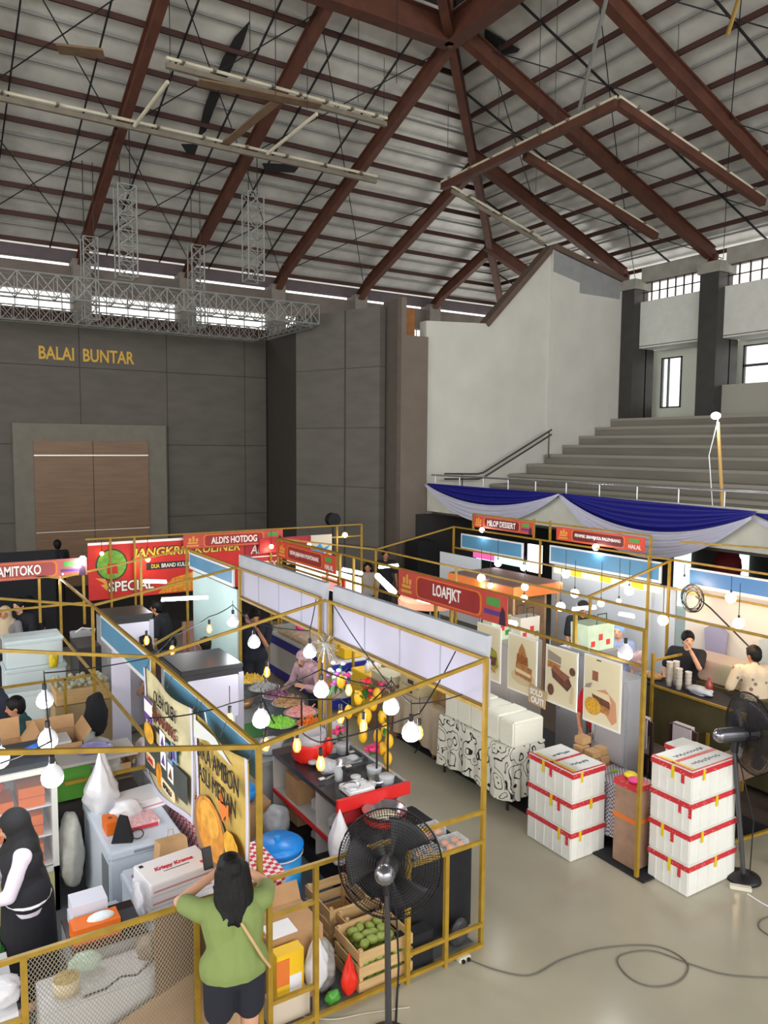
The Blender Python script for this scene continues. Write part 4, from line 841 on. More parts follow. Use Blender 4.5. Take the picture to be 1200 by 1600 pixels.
# cake cartons on beige table
for k, (y, z, lab) in enumerate(((8.95, 0.77, 'lower printed cream carton on the beige cloth'), (8.92, 0.90, 'upper printed cream carton with a dark logo on the beige cloth'))):
    t = thing('cake_carton', lab, 'box', (6.2, y, z)); obj('carton', MB().box(6.02, 6.38, y-0.28, y+0.2, z, z+0.12, 0.005), mat('carton_cream', 'B9AE88', 0.7), t)
    obj('printed_mark', MB().box(6.015, 6.02, y-0.14, y+0.0, z+0.03, z+0.09), mat('print_dark', '4A3028', 0.6), t)
for k in range(2):
    o = obj('wicker_crate', MB().box(6.15, 6.4, 8.2-0.3*k, 8.42-0.3*k, 0.775 if k == 0 else 0.8, 0.95), mat('wicker', 'A07A4C', 0.8, var=0.3, scale=40)); tag(o, ('brown wicker box on the beige table by the post', 'brown wicker box at the near end of the beige table')[k], 'box')
# kraft boxes behind the front foam stack
KR = mat('kraft_box', 'B99468', 0.8, var=0.06, scale=5)
kp = [(6.46, 5.86, 0), (6.62, 5.86, 0), (6.48, 6.02, 0), (6.64, 6.02, 0), (6.8, 5.9, 0), (6.82, 6.06, 0), (6.5, 5.88, 1), (6.66, 5.9, 1), (6.5, 6.05, 1), (6.8, 5.95, 1), (6.55, 6.08, 2)]
tb = thing('packing_shelf', 'low wooden shelf carrying the kraft paper boxes', 'shelf', (6.65, 5.97, 0)); obj('shelf_top', MB().box(6.36, 6.95, 5.77, 6.16, 0.70, 0.73), mat('shelf_wood', '8A6A48', 0.7), tb)
for x in (6.4, 6.9):
    for y in (5.8, 6.12): obj('leg', MB().box(x-0.02, x+0.02, y-0.02, y+0.02, 0.02, 0.70), MATS['shelf_wood'], tb)
for x, y, l in kp:
    o = obj('kraft_box', MB().box(x-0.07, x+0.07, y-0.065, y+0.065, 0.732+l*0.085, 0.732+l*0.085+0.08, 0.004), KR); tag(o, 'small brown kraft paper box in the pile behind the three-high foam stack', 'box', 'kraft box pile')
# knife and green item on packing table
t = thing('knife', 'knife with a green handle on the gingham packing table', 'knife', (6.5, 5.6, 0.73)); obj('blade', MB().box(6.36, 6.5, 5.6, 5.62, 0.731, 0.736), CHROME, t); obj('handle', MB().box(6.5, 6.6, 5.595, 5.625, 0.731, 0.75, 0.005), mat('lime_plastic', '8AC040', 0.5), t)
# tall plastic wrapped cartons by the corner post
t = thing('wrapped_carton', 'tall brown carton wrapped in clear film with red tape beside the corner post', 'carton', (6.2, 5.02, 0))
obj('carton', MB().box(6.14, 6.34, 4.95, 5.25, 0.02, 0.85, 0.01), mat('wrapped_brown', '9A7C68', 0.35, var=0.15, scale=8), t); obj('tape', MB().box(6.135, 6.345, 4.945, 5.255, 0.5, 0.55), BOR, t); obj('tape', MB().box(6.135, 6.345, 4.945, 5.255, 0.84, 0.9), TAPE, t)
t = thing('paper_packet', 'pile of pink and yellow packets on top of the film-wrapped carton', 'packets', (6.24, 5.1, 0.9)); obj('pink_packet', MB().ball((6.2, 5.05, 0.93), 0.06, (1, 1, 0.5)), mat('pink_packet', 'D84088', 0.5), t); obj('yellow_packet', MB().ball((6.27, 5.15, 0.93), 0.07, (1, 1, 0.5)), YT_, t)
# upright fridges of the bakery stall
FRG = mat('fridge_grey', '9C9DA2', 0.35, metal=0.3, var=0.04)
def upright(label, x0, x1, y0, y1, z1, m=FRG, doorface='x', low=None, top=None):
    t = thing('upright_fridge', label, 'fridge', ((x0+x1)/2, (y0+y1)/2, 0)); obj('cabinet', MB().box(x0, x1, y0, y1, 0.02, z1, 0.01), m, t)
    if top: obj('top_cap', MB().box(x0-0.01, x1+0.01, y0-0.01, y1+0.01, z1, z1+0.09, 0.01), top, t)
    if doorface == 'x':
        dr_ = obj('door', MB().box(x0-0.03, x0, y0+0.01, y1-0.01, 0.75 if low else 0.1, z1-0.03, 0.008), m, t)
        if low: obj('lower_panel', MB().box(x0-0.02, x0, y0, y1, 0.05, 0.72), low, t)
        obj('handle', MB().box(x0-0.055, x0-0.03, y1-0.08, y1-0.05, 0.9, 1.3), CHROME, dr_)
    return t
STAR = mat('navy_star_cloth', '1B1F30', 0.8); nt = STAR.node_tree; tc = nt.nodes.new('ShaderNodeTexCoord'); vo = nt.nodes.new('ShaderNodeTexVoronoi'); vo.inputs['Scale'].default_value = 11; lt = nt.nodes.new('ShaderNodeMath'); lt.operation = 'LESS_THAN'; lt.inputs[1].default_value = 0.16
mx = nt.nodes.new('ShaderNodeMix'); mx.data_type = 'RGBA'; mx.inputs['A'].default_value = hexc('1B1F30')+(1,); mx.inputs['B'].default_value = hexc('A8B0BC')+(1,)
nt.links.new(tc.outputs['Object'], vo.inputs['Vector']); nt.links.new(vo.outputs['Distance'], lt.inputs[0]); nt.links.new(lt.outputs[0], mx.inputs['Factor']); nt.links.new(mx.outputs['Result'], nt.nodes['Principled BSDF'].inputs['Base Color'])
upright('tall grey refrigerator behind the corner post with a starry navy cloth low down', 6.72, 7.04, 5.6, 6.1, 1.72, FRG, 'x', STAR)
upright('tall grey refrigerator standing between the cake posters and the workers', 7.2, 7.8, 6.6, 7.15, 1.72)
upright('pale grey refrigerator with shopping bags on top in the bakery stall', 6.9, 7.5, 7.75, 8.4, 1.62, mat('fridge_pale', 'B4B0AC', 0.4))
def bag(label, x, y, z, w, d, h, m, hm, grp=None, patt=None):
    t = thing('shopping_bag', label, 'bag', (x, y, z), 0, grp)
    obj('bag_body', MB().prism([(-w/2, 0), (w/2, 0), (w/2*1.06, h), (-w/2*1.06, h)], (x, y+d/2, z), (1, 0, 0), UZ, d), m, t)
    for s_ in (-1, 1): obj('handle', MB().tube([(x-w*0.2, y+s_*d/2, z+h), (x-w*0.18, y+s_*d/2, z+h+0.13), (x+w*0.18, y+s_*d/2, z+h+0.13), (x+w*0.2, y+s_*d/2, z+h)], 0.008), hm, t)
    if patt:
        for k, (c, mm) in enumerate(patt): obj('print', MB().box(x-w/2+c*w, x-w/2+c*w+0.07, y-d/2-0.004, y-d/2, z+0.06+0.07*(k % 2), z+0.13+0.08*(k % 2)), mm, t)
    return t
GRN = mat('leafy_green', '3E8A38', 0.6, var=0.2, scale=9); FLW = mat('flower_red', 'D83A34', 0.6); BGW = mat('bag_mint', 'C9DCC0', 0.6, var=0.1, scale=6)
bag('mint shopping bag printed with leaves on the pale grey refrigerator, left one', 7.0, 8.15, 1.62, 0.34, 0.2, 0.34, BGW, mat('strap_dark', '26302E', 0.6), 'printed bags on refrigerators', ((0.1, GRN), (0.45, FLW), (0.7, GRN)))
bag('cream shopping bag printed with red flowers on the pale grey refrigerator, right one', 7.3, 7.9, 1.62, 0.34, 0.2, 0.34, mat('bag_cream', 'DCD8CC', 0.6), MATS['strap_dark'], 'printed bags on refrigerators', ((0.1, FLW), (0.5, FLW), (0.75, GRN)))
bag('mint cooler bag with a green zip and red flowers on the tall grey refrigerator', 7.5, 6.85, 1.72, 0.46, 0.3, 0.34, BGW, mat('zip_green', '1E4A38', 0.6), 'printed bags on refrigerators', ((0.1, FLW), (0.4, FLW), (0.7, FLW)))
# ---------------------------------------------------------------- centre counter with mango flowers
def counter():
    t = thing('serving_counter', 'long dark topped serving counter with red edged shelf in the centre stall', 'counter', (3.8, 6.7, 0))
    x0, x1, y0, y1 = 3.4, 4.02, 6.12, 7.75
    obj('worktop', MB().box(x0, x1, y0, y1, 0.84, 0.9), DARKC, t)
    obj('lower_shelf', MB().box(x0+0.02, x1, y0, y1, 0.42, 0.45), mat('shelf_white', 'C8C8C8', 0.6), t)
    obj('shelf_edge', MB().box(x0, x0+0.02, y0, y1, 0.415, 0.455), RED, t)
    obj('plinth', MB().box(x0, x1, y0, y1, 0.02, 0.16), BLK, t)
    obj('end_panel', MB().box(x0+0.01, x1-0.01, y0, y0+0.02, 0.16, 0.84), mat('panel_red', '9A2026', 0.5), t)
    obj('end_panel', MB().box(x0+0.01, x1-0.01, y1-0.02, y1, 0.16, 0.84), mat('panel_white', 'C8C4C0', 0.5), t)
    obj('end_panel', MB().box(x1-0.02, x1, y0+0.02, y1-0.02, 0.16, 0.84), mat('panel_white', 'C8C4C0', 0.5), t)
    obj('divider', MB().box(x0+0.02, x1-0.02, 6.7, 6.72, 0.16, 0.84), mat('panel_white', 'C8C4C0', 0.5), t)
counter()
t = thing('serving_tray_table', 'raised black tray top with a bright red lip at the near end of the counter', 'counter', (3.9, 6.4, 0.9))
obj('tray_base', MB().box(3.36, 4.14, 6.14, 7.5, 0.9, 0.93), mat('tray_black', '26262A', 0.25), t); obj('red_lip', MB().box(3.34, 4.16, 6.1, 6.14, 0.86, 0.98), RED, t)
obj('silver_rim', MB().box(4.10, 4.14, 6.14, 7.5, 0.93, 0.99), CHROME, t)
CLR = mat('clear_plastic', 'DDE4E8', 0.15, alpha=0.35); FILM = mat('clear_film', 'D5DADF', 0.25, alpha=0.6, bump=0.6, scale=18)
def lump(name, label, c, r, sc, m, cat='bag', grp=None, seed=0, neck=0.0, amp=0.12):
    from mathutils import noise
    m_ = MB(); m_.ball(c, r, sc, n=30); c = Vector(c); sd = Vector((seed*3.1+c.x*7, c.y*5, seed))
    for v in m_.bm.verts:
        d = v.co-c; h = d.z/(r*sc[2]); u = Vector((d.x/sc[0], d.y/sc[1], d.z/sc[2]))/r
        n1 = noise.noise(u*1.6+sd); n2 = abs(noise.noise(u*4.5+sd)); n3 = abs(noise.noise(u*9+sd))
        k = 1+amp*2.2*n1-amp*1.6*n2-amp*0.8*n3
        z = d.z*(1+amp*n1)
        if neck and h > 0:
            k *= 1-0.72*h**1.3+0.10*abs(sin(math.atan2(u.y, u.x)*4+seed)); z += r*sc[2]*neck*h*h*0.9*(0.75+0.25*sin(math.atan2(u.y, u.x)*2))
        v.co = c+Vector((d.x*k, d.y*k, z))
        if v.co.z < c.z-r*sc[2]*0.8: v.co.z = c.z-r*sc[2]*0.8
    o = obj(name, m_, m, smooth=True); tag(o, label, cat, grp); return o
PBW = mat('white_bag', 'D8D8DE', 0.35, bump=0.6, scale=14)
t = thing('stock_pot', 'deep pot wrapped in a red plastic bag on the dark counter', 'pot', (3.62, 7.2, 0.9))
obj('pot', MB().lathe([(0, 0.0), (0.15, 0), (0.17, 0.2), (0.175, 0.3), (0.16, 0.29), (0.15, 0.05), (0, 0.05)], (3.62, 7.25, 0.932), 20), mat('pot_grey', 'B8B4B8', 0.3, alpha=0.8), t, smooth=True)
rb_ = MB().lathe([(0.165, 0.0), (0.19, 0.03), (0.185, 0.12), (0.2, 0.16), (0.185, 0.2)], (3.62, 7.25, 0.932), 28)
for i, v in enumerate(rb_.bm.verts): v.co.x += 0.01*sin(i*2.3); v.co.y += 0.01*cos(i*1.9)
obj('red_bag', rb_, mat('red_bag', 'D8281E', 0.4, bump=0.5, scale=12), t, smooth=True); obj('bag_knot', MB().ball((3.78, 7.12, 1.08), 0.07, (0.7, 0.7, 1.4)), MATS['red_bag'], t, smooth=True)
# trays, boxes, tools on the tray table
cl = [(3.62, 6.6, 'glass jar', 0), (3.75, 6.85, 'small steel bowl', 1), (3.9, 6.3, 'steel strainer with vertical wires', 1), (3.98, 6.5, 'clear tub with an orange dip', 2), (3.95, 6.95, 'low plastic tray of packets', 3), (3.98, 6.26, 'clear plastic lid stack', 2), (3.6, 6.3, 'steel ladle rest', 1), (4.0, 7.2, 'clear bag of cups', 2), (3.9, 7.3, 'silver tray of snacks', 3)]
for x, y, nm_, k in cl:
    lab = nm_+' on the black tray top of the centre counter'
    if k == 0: m_ = MB().lathe([(0, 0), (0.04, 0), (0.045, 0.1), (0.03, 0.12), (0.03, 0.14), (0, 0.14)], (x, y, 0.931), 14); mm = CLR; nn = 'glass_jar'
    elif k == 1: m_ = MB().lathe([(0, 0), (0.05, 0), (0.09, 0.07), (0.085, 0.07), (0.045, 0.01), (0, 0.01)], (x, y, 0.931), 18); mm = CHROME; nn = 'steel_bowl'
    elif k == 2: m_ = MB().lathe([(0, 0), (0.07, 0), (0.08, 0.09), (0.082, 0.1), (0, 0.1)], (x, y, 0.931), 16); mm = FILM; nn = 'plastic_tub'
    else: m_ = MB().box(x-0.11, x+0.11, y-0.08, y+0.08, 0.931, 0.965, 0.006); mm = mat('tray_silver', 'B8BCC0', 0.3, metal=0.5, var=0.3, scale=30); nn = 'snack_tray'
    o = obj(nn, m_, mm, smooth=k in (0, 1, 2)); tag(o, lab, nn.split('_')[-1])
lump('plastic_bag', 'crumpled clear plastic bag beside the red-wrapped pot', (3.62, 6.85, 0.99), 0.11, (1, 1.2, 0.7), FILM, seed=1)
o = obj('white_chopping_block', MB().box(3.52, 3.8, 6.18, 6.42, 0.931, 0.99, 0.01), WPL); tag(o, 'white rectangular tub at the near end of the red-lipped tray', 'tub')
random.seed(21)
for i in range(16):
    x = random.uniform(3.45, 4.05); y = random.uniform(6.2, 7.4); k = i % 4
    if k == 0: o = obj('clear_lid', MB().lathe([(0, 0), (0.05, 0), (0.055, 0.02), (0.03, 0.03), (0, 0.03)], (x, y, 0.97), 14), FILM, smooth=True); tag(o, 'clear round lid among the clutter on the black tray top', 'lid', 'tray clutter')
    elif k == 1: o = obj('sauce_sachet', MB().box(x-0.03, x+0.03, y-0.02, y+0.02, 0.966, 0.975), mat('sachet_white', 'D8D4CC', 0.4)); tag(o, 'small white packet among the clutter on the black tray top', 'packet', 'tray clutter')
    elif k == 2: lump('crumpled_film', 'crumpled clear film among the clutter on the black tray top', (x, y, 0.97), 0.055, (1.2, 1, 0.6), FILM, 'film', 'tray clutter', i)
    else: o = obj('steel_tongs', MB().bar((x, y, 0.972), (x+0.13, y+0.05, 0.975), 0.012, 0.004).bar((x, y+0.02, 0.972), (x+0.13, y+0.05, 0.985), 0.012, 0.004), CHROME); tag(o, 'steel tongs among the clutter on the black tray top', 'tongs', 'tray clutter')
# black poles rising from the tray with flower and mango garlands
MNG = mat('mango_yellow', 'E0AE1C', 0.45, var=0.15, scale=8); LEAF = mat('leaf_dark', '2E6A2C', 0.6, var=0.2, scale=8); PNK = mat('pink_petal', 'E03A78', 0.6, var=0.1)
for k, (x, y, z1) in enumerate(((3.62, 7.45, 1.55), (4.0, 7.1, 1.45), (3.98, 6.45, 1.62), (4.08, 6.4, 1.62))):
    o = obj('black_pole', MB().cyl((x, y, 0.93), (x, y, z1), 0.011, n=8), BLK); tag(o, ('thin black pole behind the red-wrapped pot', 'thin black pole in the middle of the counter', 'thin black pole rising through the tray clutter', 'thin black pole at the aisle corner of the tray with mangoes')[k], 'pole')
def mango(p, s=0.05, rot=0.0):
    p = Vector(p); t = thing('mango_ornament', 'yellow artificial mango hanging with green leaves over the counter', 'ornament', p, 0, 'hanging mango ornaments')
    obj('fruit', MB().ball(p, s, (0.8, 0.8, 1.35), n=12), MNG, t, smooth=True); obj('stalk', MB().cyl(p+Vector((0, 0, s*1.2)), p+Vector((0, 0, s*1.2+0.06)), 0.003, n=4), LEAF, t); return t
def leafset(p, n, m, L=0.12, seed=0):
    random.seed(seed); m_ = MB(); p = Vector(p)
    for i in range(n):
        d = Vector((random.uniform(-1, 1), random.uniform(-1, 1), random.uniform(-1.2, 0.6))).normalized(); s_ = d.cross(Vector((0.3, 0.2, 1))).normalized()
        a = p+d*0.02; b = p+d*L*random.uniform(0.7, 1.1); c = (a+b)/2
        vs = [m_.bm.verts.new(q) for q in (a, c+s_*0.022+Vector((0, 0, 0.006)), b, c-s_*0.022)]; m_.bm.faces.new(vs)
    return m_
mz = [(620, 1060, 4.3, 0), (533, 1065, 3.9, 0), (560, 1090, 3.9, 1), (583, 1100, 4.1, 1), (597, 1120, 4.2, 1), (602, 1140, 4.2, 1), (608, 1158, 4.2, 0), (598, 1170, 4.2, 1), (606, 1185, 4.2, 0), (567, 1150, 4.0, 0), (565, 1125, 4.0, 1), (545, 1112, 3.9, 0), (589, 1085, 4.2, 0), (612, 1100, 4.2, 1), (590, 1150, 4.2, 0), (574, 1118, 4.0, 0)]
for i, (px, py, x, l) in enumerate(mz[1:]):
    p = PX(px, py, x); g_ = mango(p, 0.058)
    if l: obj('leaves', leafset(p+Vector((0, 0, 0.05)), 4, LEAF, 0.14, i), LEAF, g_)
# carrier arm for the garlands
o = obj('garland_bar', MB().tube([PX(520, 1090, 3.85), PX(560, 1062, 4.05), PX(610, 1080, 4.22)], 0.012), mat('bark_brown', '7A5A38', 0.8)); tag(o, 'brown twig bar from which the mangoes and flowers hang', 'twig')
def bouquet(label, c, r, cols, n, seed):
    t = thing('flower_bunch', label, 'flowers', c); random.seed(seed); c = Vector(c)
    per = {}
    for i in range(n):
        d = Vector((random.gauss(0, 1), random.gauss(0, 1), random.gauss(0, 0.7))); d = d.normalized()*random.uniform(0.35, 1)*r
        per.setdefault(i % len(cols), MB()).ball(c+d, random.uniform(0.022, 0.038), (1, 1, 0.7), n=8)
    for k, m_ in per.items(): obj('petals', m_, cols[k], t, smooth=True)
    obj('leaves', leafset(c, 26, LEAF, r*1.3, seed), LEAF, t); return t
PURP = mat('purple_petal', 'B058B0', 0.6); WP = mat('white_petal', 'D8DCE0', 0.6); REDP = mat('red_petal', 'D02838', 0.6)
bouquet('mixed white and purple artificial flowers at the top of the silver pole', PX(527, 1060, 3.95), 0.19, [WP, PURP, WP, PNK], 34, 1)
bouquet('red artificial flowers mixed into the mango garland', PX(572, 1075, 4.1), 0.15, [REDP, REDP, MNG], 22, 2)
bouquet('pink blossom sprig hanging in front of the panel', PX(594, 1072, 4.3), 0.08, [PNK, PNK], 14, 3)
bouquet('single large pink flower on the counter behind the red-wrapped pot', PX(530, 1142, 3.95), 0.07, [PNK, PNK], 16, 4)
bouquet('single large pink flower at the aisle side of the tray', PX(583, 1170, 4.1), 0.07, [PNK, PNK], 16, 5)
t = thing('hanging_pot', 'small white pot of red blossoms hanging by the panel', 'pot', PX(592, 1080, 4.3)); obj('pot', MB().lathe([(0, 0), (0.03, 0), (0.05, 0.06), (0, 0.06)], PX(592, 1082, 4.32), 14), WPL, t, smooth=True)
# silver wrapped column
cpos = PX(508, 1000, 3.95)
t = thing('silver_pole', 'pole wrapped in silver foil with a gold strip and a tinsel head', 'pole', (3.95, cpos.y, 0.9)); 
obj('pole', MB().cyl((3.95, cpos.y, 0.0), (3.95, cpos.y, 2.05), 0.028), CHROME, t); obj('gold_strip', MB().cyl((3.93, cpos.y-0.03, 1.3), (3.93, cpos.y-0.03, 2.0), 0.012), mat('gold_strip', 'C89A40', 0.3, metal=0.6), t)
random.seed(5); m_ = MB()
for i in range(40):
    a = random.uniform(0, 2*pi); p = Vector((3.95, cpos.y, 2.1)); q = p+Vector((cos(a)*random.uniform(.05, .17), sin(a)*random.uniform(.05, .17), random.uniform(-.22, .1)))
    m_.bar(p, q, 0.012, 0.003)
obj('tinsel_head', m_, mat('tinsel', 'C8C8C4', 0.3, metal=0.7), t)
# bowls of chopped vegetables on the second counter
t = thing('serving_counter', 'low food counter under the steel bowls of chopped vegetables', 'counter', (3.95, 9.0, 0)); obj('worktop', MB().box(3.3, 4.55, 7.95, 10.6, 0.62, 0.68), mat('counter_grey', '8E9292', 0.5), t); obj('front', MB().box(3.34, 4.5, 8.0, 10.55, 0.02, 0.62), mat('counter_front', 'A5A8A8', 0.6), t)
o = obj('banana_leaf_mat', MB().box(3.35, 4.0, 8.7, 9.2, 0.681, 0.69), mat('banana_leaf', '3A7A3C', 0.6)); tag(o, 'green leaf mat under the small bowls next to the refrigerator', 'mat')
bw = [(437, 1125, 'light green chopped leaf', 'heap_green', '8CD048', 0.22), (484, 1125, 'orange grated carrot', 'heap_orange', 'F07820', 0.17), (470, 1108, 'pink sliced radish', 'heap_pink', 'E8A098', 0.22), (450, 1093, 'brown fried crumbs', 'heap_tan', 'B08A60', 0.22), (432, 1082, 'purple shredded onion', 'heap_purple', '8A5A78', 0.2), (412, 1070, 'grey shredded fish', 'heap_grey', 'A8A8A8', 0.22), (392, 1058, 'yellow crackers and lime', 'heap_yellow', 'D8B040', 0.22)]
for px, py, what, mn, hx, r in bw:
    c = PZ(px, py, 0.92); c.z = 0.682
    t = thing('food_bowl', 'steel bowl heaped with '+what, 'bowl', c, 0, 'bowls of toppings')
    obj('bowl', MB().lathe([(0, 0), (r*0.75, 0), (r*0.82, 0.02), (r, 0.2), (r*1.03, 0.2), (r*1.03, 0.21), (r*0.96, 0.2), (0, 0.17)], c, 26), CHROME, t, smooth=True)
    m_ = MB(); random.seed(int(px)); hm = mat(mn, hx, 0.7, var=0.25, scale=25, bump=0.8)
    m_.ball(c+Vector((0, 0, 0.18)), r*0.92, (1, 1, 0.36), n=22)
    for v in m_.bm.verts:
        if v.co.z > c.z+0.2: v.co += Vector((random.uniform(-1, 1)*0.012, random.uniform(-1, 1)*0.012, random.uniform(-1, 1)*0.018))
    for i in range(26):
        a = random.uniform(0, 6.28); q = random.uniform(0, r*0.8); m_.bar(c+Vector((q*cos(a), q*sin(a), 0.23)), c+Vector((q*cos(a)+random.uniform(-.03, .03), q*sin(a)+random.uniform(-.03, .03), 0.27)), 0.015)
    h = obj('food_heap', m_, hm, t)
for i, (px, py, lab) in enumerate(((386, 1078, 'small steel bowl of brown sauce'), (384, 1098, 'small brass coloured bowl next to the refrigerator'))):
    c = PZ(px, py, 0.75); c.z = 0.69
    o = obj('small_bowl', MB().lathe([(0, 0), (0.07, 0), (0.12, 0.1), (0.11, 0.1), (0, 0.06)], c, 18), mat('bronze_bowl', 'A8845C', 0.35, metal=0.5), smooth=True); tag(o, lab, 'bowl')
lump('plastic_bag', 'clear bag at the end of the row of topping bowls', (4.42, 8.2, 0.8), 0.13, (1, 1, 1.0), FILM, seed=3)
lump('plastic_bag', 'clear bag near the fridge in front of the green bowl', (3.55, 8.15, 0.78), 0.13, (1.2, 1, 0.8), FILM, seed=4)
# red wrapped bowl on black table
t = draped_table('black_table', 'black clothed table beside the aisle behind the fan', 3.42, 4.16, 5.14, 6.06, 0.74, BLKF, 0.7, wav=0.01, cloth_label='black fitted cloth on the table behind the large fan')
t = thing('mixing_bowl', 'large steel mixing bowl of white dough in a red bag', 'bowl', (3.66, 5.5, 0.75))
c = Vector((3.74, 5.92, 0.752)); obj('bowl', MB().lathe([(0, 0.0), (0.14, 0), (0.21, 0.13), (0.215, 0.135), (0.2, 0.13), (0.13, 0.03), (0, 0.03)], c, 28), CHROME, t, smooth=True)
obj('dough', MB().ball(c+Vector((0, 0, 0.05)), 0.14, (1, 1, 0.35), n=20), mat('dough', 'D8D2B8', 0.8, bump=0.6, scale=30), t, smooth=True)
obj('red_wrap', MB().lathe([(0.15, 0.0), (0.2, 0.04), (0.215, 0.09), (0.222, 0.105)], c, 28), MATS['red_bag'], t)
for k, (x, y, z, lab) in enumerate(((3.98, 5.5, 0.753, 'farthest clear box of orange cakes on the black table'), (4.02, 5.22, 0.753, 'nearest clear box of orange cakes at the aisle corner'), (3.72, 5.2, 0.753, 'clear box of yellow pastries seen through the fan'))):
    t = thing('pastry_box', lab, 'box', (x, y, z), 0, 'clear pastry boxes'); obj('clear_box', MB().box(x-0.12, x+0.12, y-0.09, y+0.09, z, z+0.085, 0.012), mat('clear_box', 'E8ECF0', 0.1, alpha=0.3), t)
    for i in range(4): obj('cake', MB().ball((x-0.055+0.11*(i % 2), y-0.04+0.08*(i//2), z+0.03), 0.036, (1, 1, 0.7), n=10), mat('cake_orange' if k < 2 else 'pastry_yellow', 'E88A28' if k < 2 else 'C89A50', 0.6), t, smooth=True)
# stock under the counter
random.seed(11)
for i, (x, y, z, s_, m, lab) in enumerate(((3.6, 7.35, 0.46, 0.3, CARD, 'brown carton on the far end of the counter shelf'), (3.6, 7.4, 0.17, 0.22, CARD, 'brown carton on the plinth under the counter'))):
    o = obj('carton', MB().box(x-s_/2, x+s_/2, y-s_/2, y+s_/2, z, z+s_*0.9), m); tag(o, lab, 'carton')
for i, (x, y, z, m, lab) in enumerate(((3.62, 6.95, 0.53, FILM, 'clear bag of cups on the counter shelf'), (3.6, 6.55, 0.52, FILM, 'crumpled clear bag on the counter shelf'), (3.55, 6.38, 0.53, mat('navy_cloth', '2A3C70', 0.8), 'navy blue cloth bundle on the counter shelf'), (3.6, 6.9, 0.25, FILM, 'clear bag on the bottom of the counter'), (3.6, 6.4, 0.25, PBW, 'white bag on the bottom of the counter'), (3.6, 6.25, 0.24, PBW, 'white bag at the near bottom end of the counter'))):
    lump('stored_bag', lab, (x, y, z), 0.12, (1, 1.2, 0.7), m, 'bag', 'bags under the counter', i)
lump('plastic_roll', 'tall roll of white carrier bags hanging at the counter corner', (3.33, 6.05, 0.62), 0.13, (0.85, 0.85, 2.0), PBW, 'bags', None, 9, 0.25, 0.05)
# blue drum, check box
t = thing('water_drum', 'bright blue plastic drum with a knobbed lid behind the checked box', 'drum', (2.86, 6.31, 0)); c = Vector((2.82, 6.32, 0.014)); DB = mat('drum_blue', '2490D8', 0.35)
obj('barrel', MB().lathe([(0, 0), (0.2, 0), (0.215, 0.05), (0.225, 0.55), (0, 0.55)], c, 28), DB, t, smooth=True)
obj('lid', MB().lathe([(0, 0.55), (0.24, 0.55), (0.245, 0.6), (0.2, 0.63), (0, 0.64)], c, 28), mat('lid_blue', '1E86E0', 0.3), t, smooth=True); obj('knob', MB().cyl(c+Vector((0, 0, 0.63)), c+Vector((0, 0, 0.67)), 0.03), DB, t)
obj('carry_handle', MB().tube([c+Vector((0.235*cos(a), 0.235*sin(a), 0.53)) for a in [k*pi/10-2.6 for k in range(11)]], 0.007), WPL, t)
o = obj('blue_bucket', MB().lathe([(0, 0), (0.12, 0), (0.15, 0.22), (0.14, 0.22), (0, 0.05)], (2.86, 6.75, 0.014), 18), mat('bucket_blue', '5068B0', 0.4), smooth=True); tag(o, 'dull blue bucket just behind the bright drum', 'bucket')
GING = check_mat('red_check', 'C8303C', 'E8E0E4', 22)
o = obj('checked_box', MB().box(2.2, 2.62, 5.7, 6.3, 0.014, 0.72, 0.01), GING); tag(o, 'box covered in red and white checked cloth beside the blue drum', 'box')
o = obj('checked_cloth_table', MB().box(2.12, 2.55, 6.4, 7.4, 0.014, 0.78, 0.01), check_mat('red_check_dark', '98303C', 'B8A0A4', 22)); tag(o, 'table under a dull red checked cloth behind the hanging banners', 'table')
t = thing('blue_basin', 'bright blue basin on a brown carton beneath the warm bulbs', 'basin', (2.95, 7.9, 0.5)); obj('basin', MB().lathe([(0, 0), (0.12, 0), (0.18, 0.14), (0.165, 0.14), (0.1, 0.02), (0, 0.02)], (3.0, 7.62, 0.47), 20), DB, t, smooth=True)
o = obj('carton', MB().box(2.85, 3.25, 7.45, 7.8, 0.014, 0.46), CARD); tag(o, 'brown carton carrying the blue basin', 'carton')
lump('plastic_bag', 'clear bag bulging beside the carton at the counter end', (3.22, 7.25, 0.32), 0.16, (0.9, 0.9, 1.1), FILM, 'bag', None, 6)
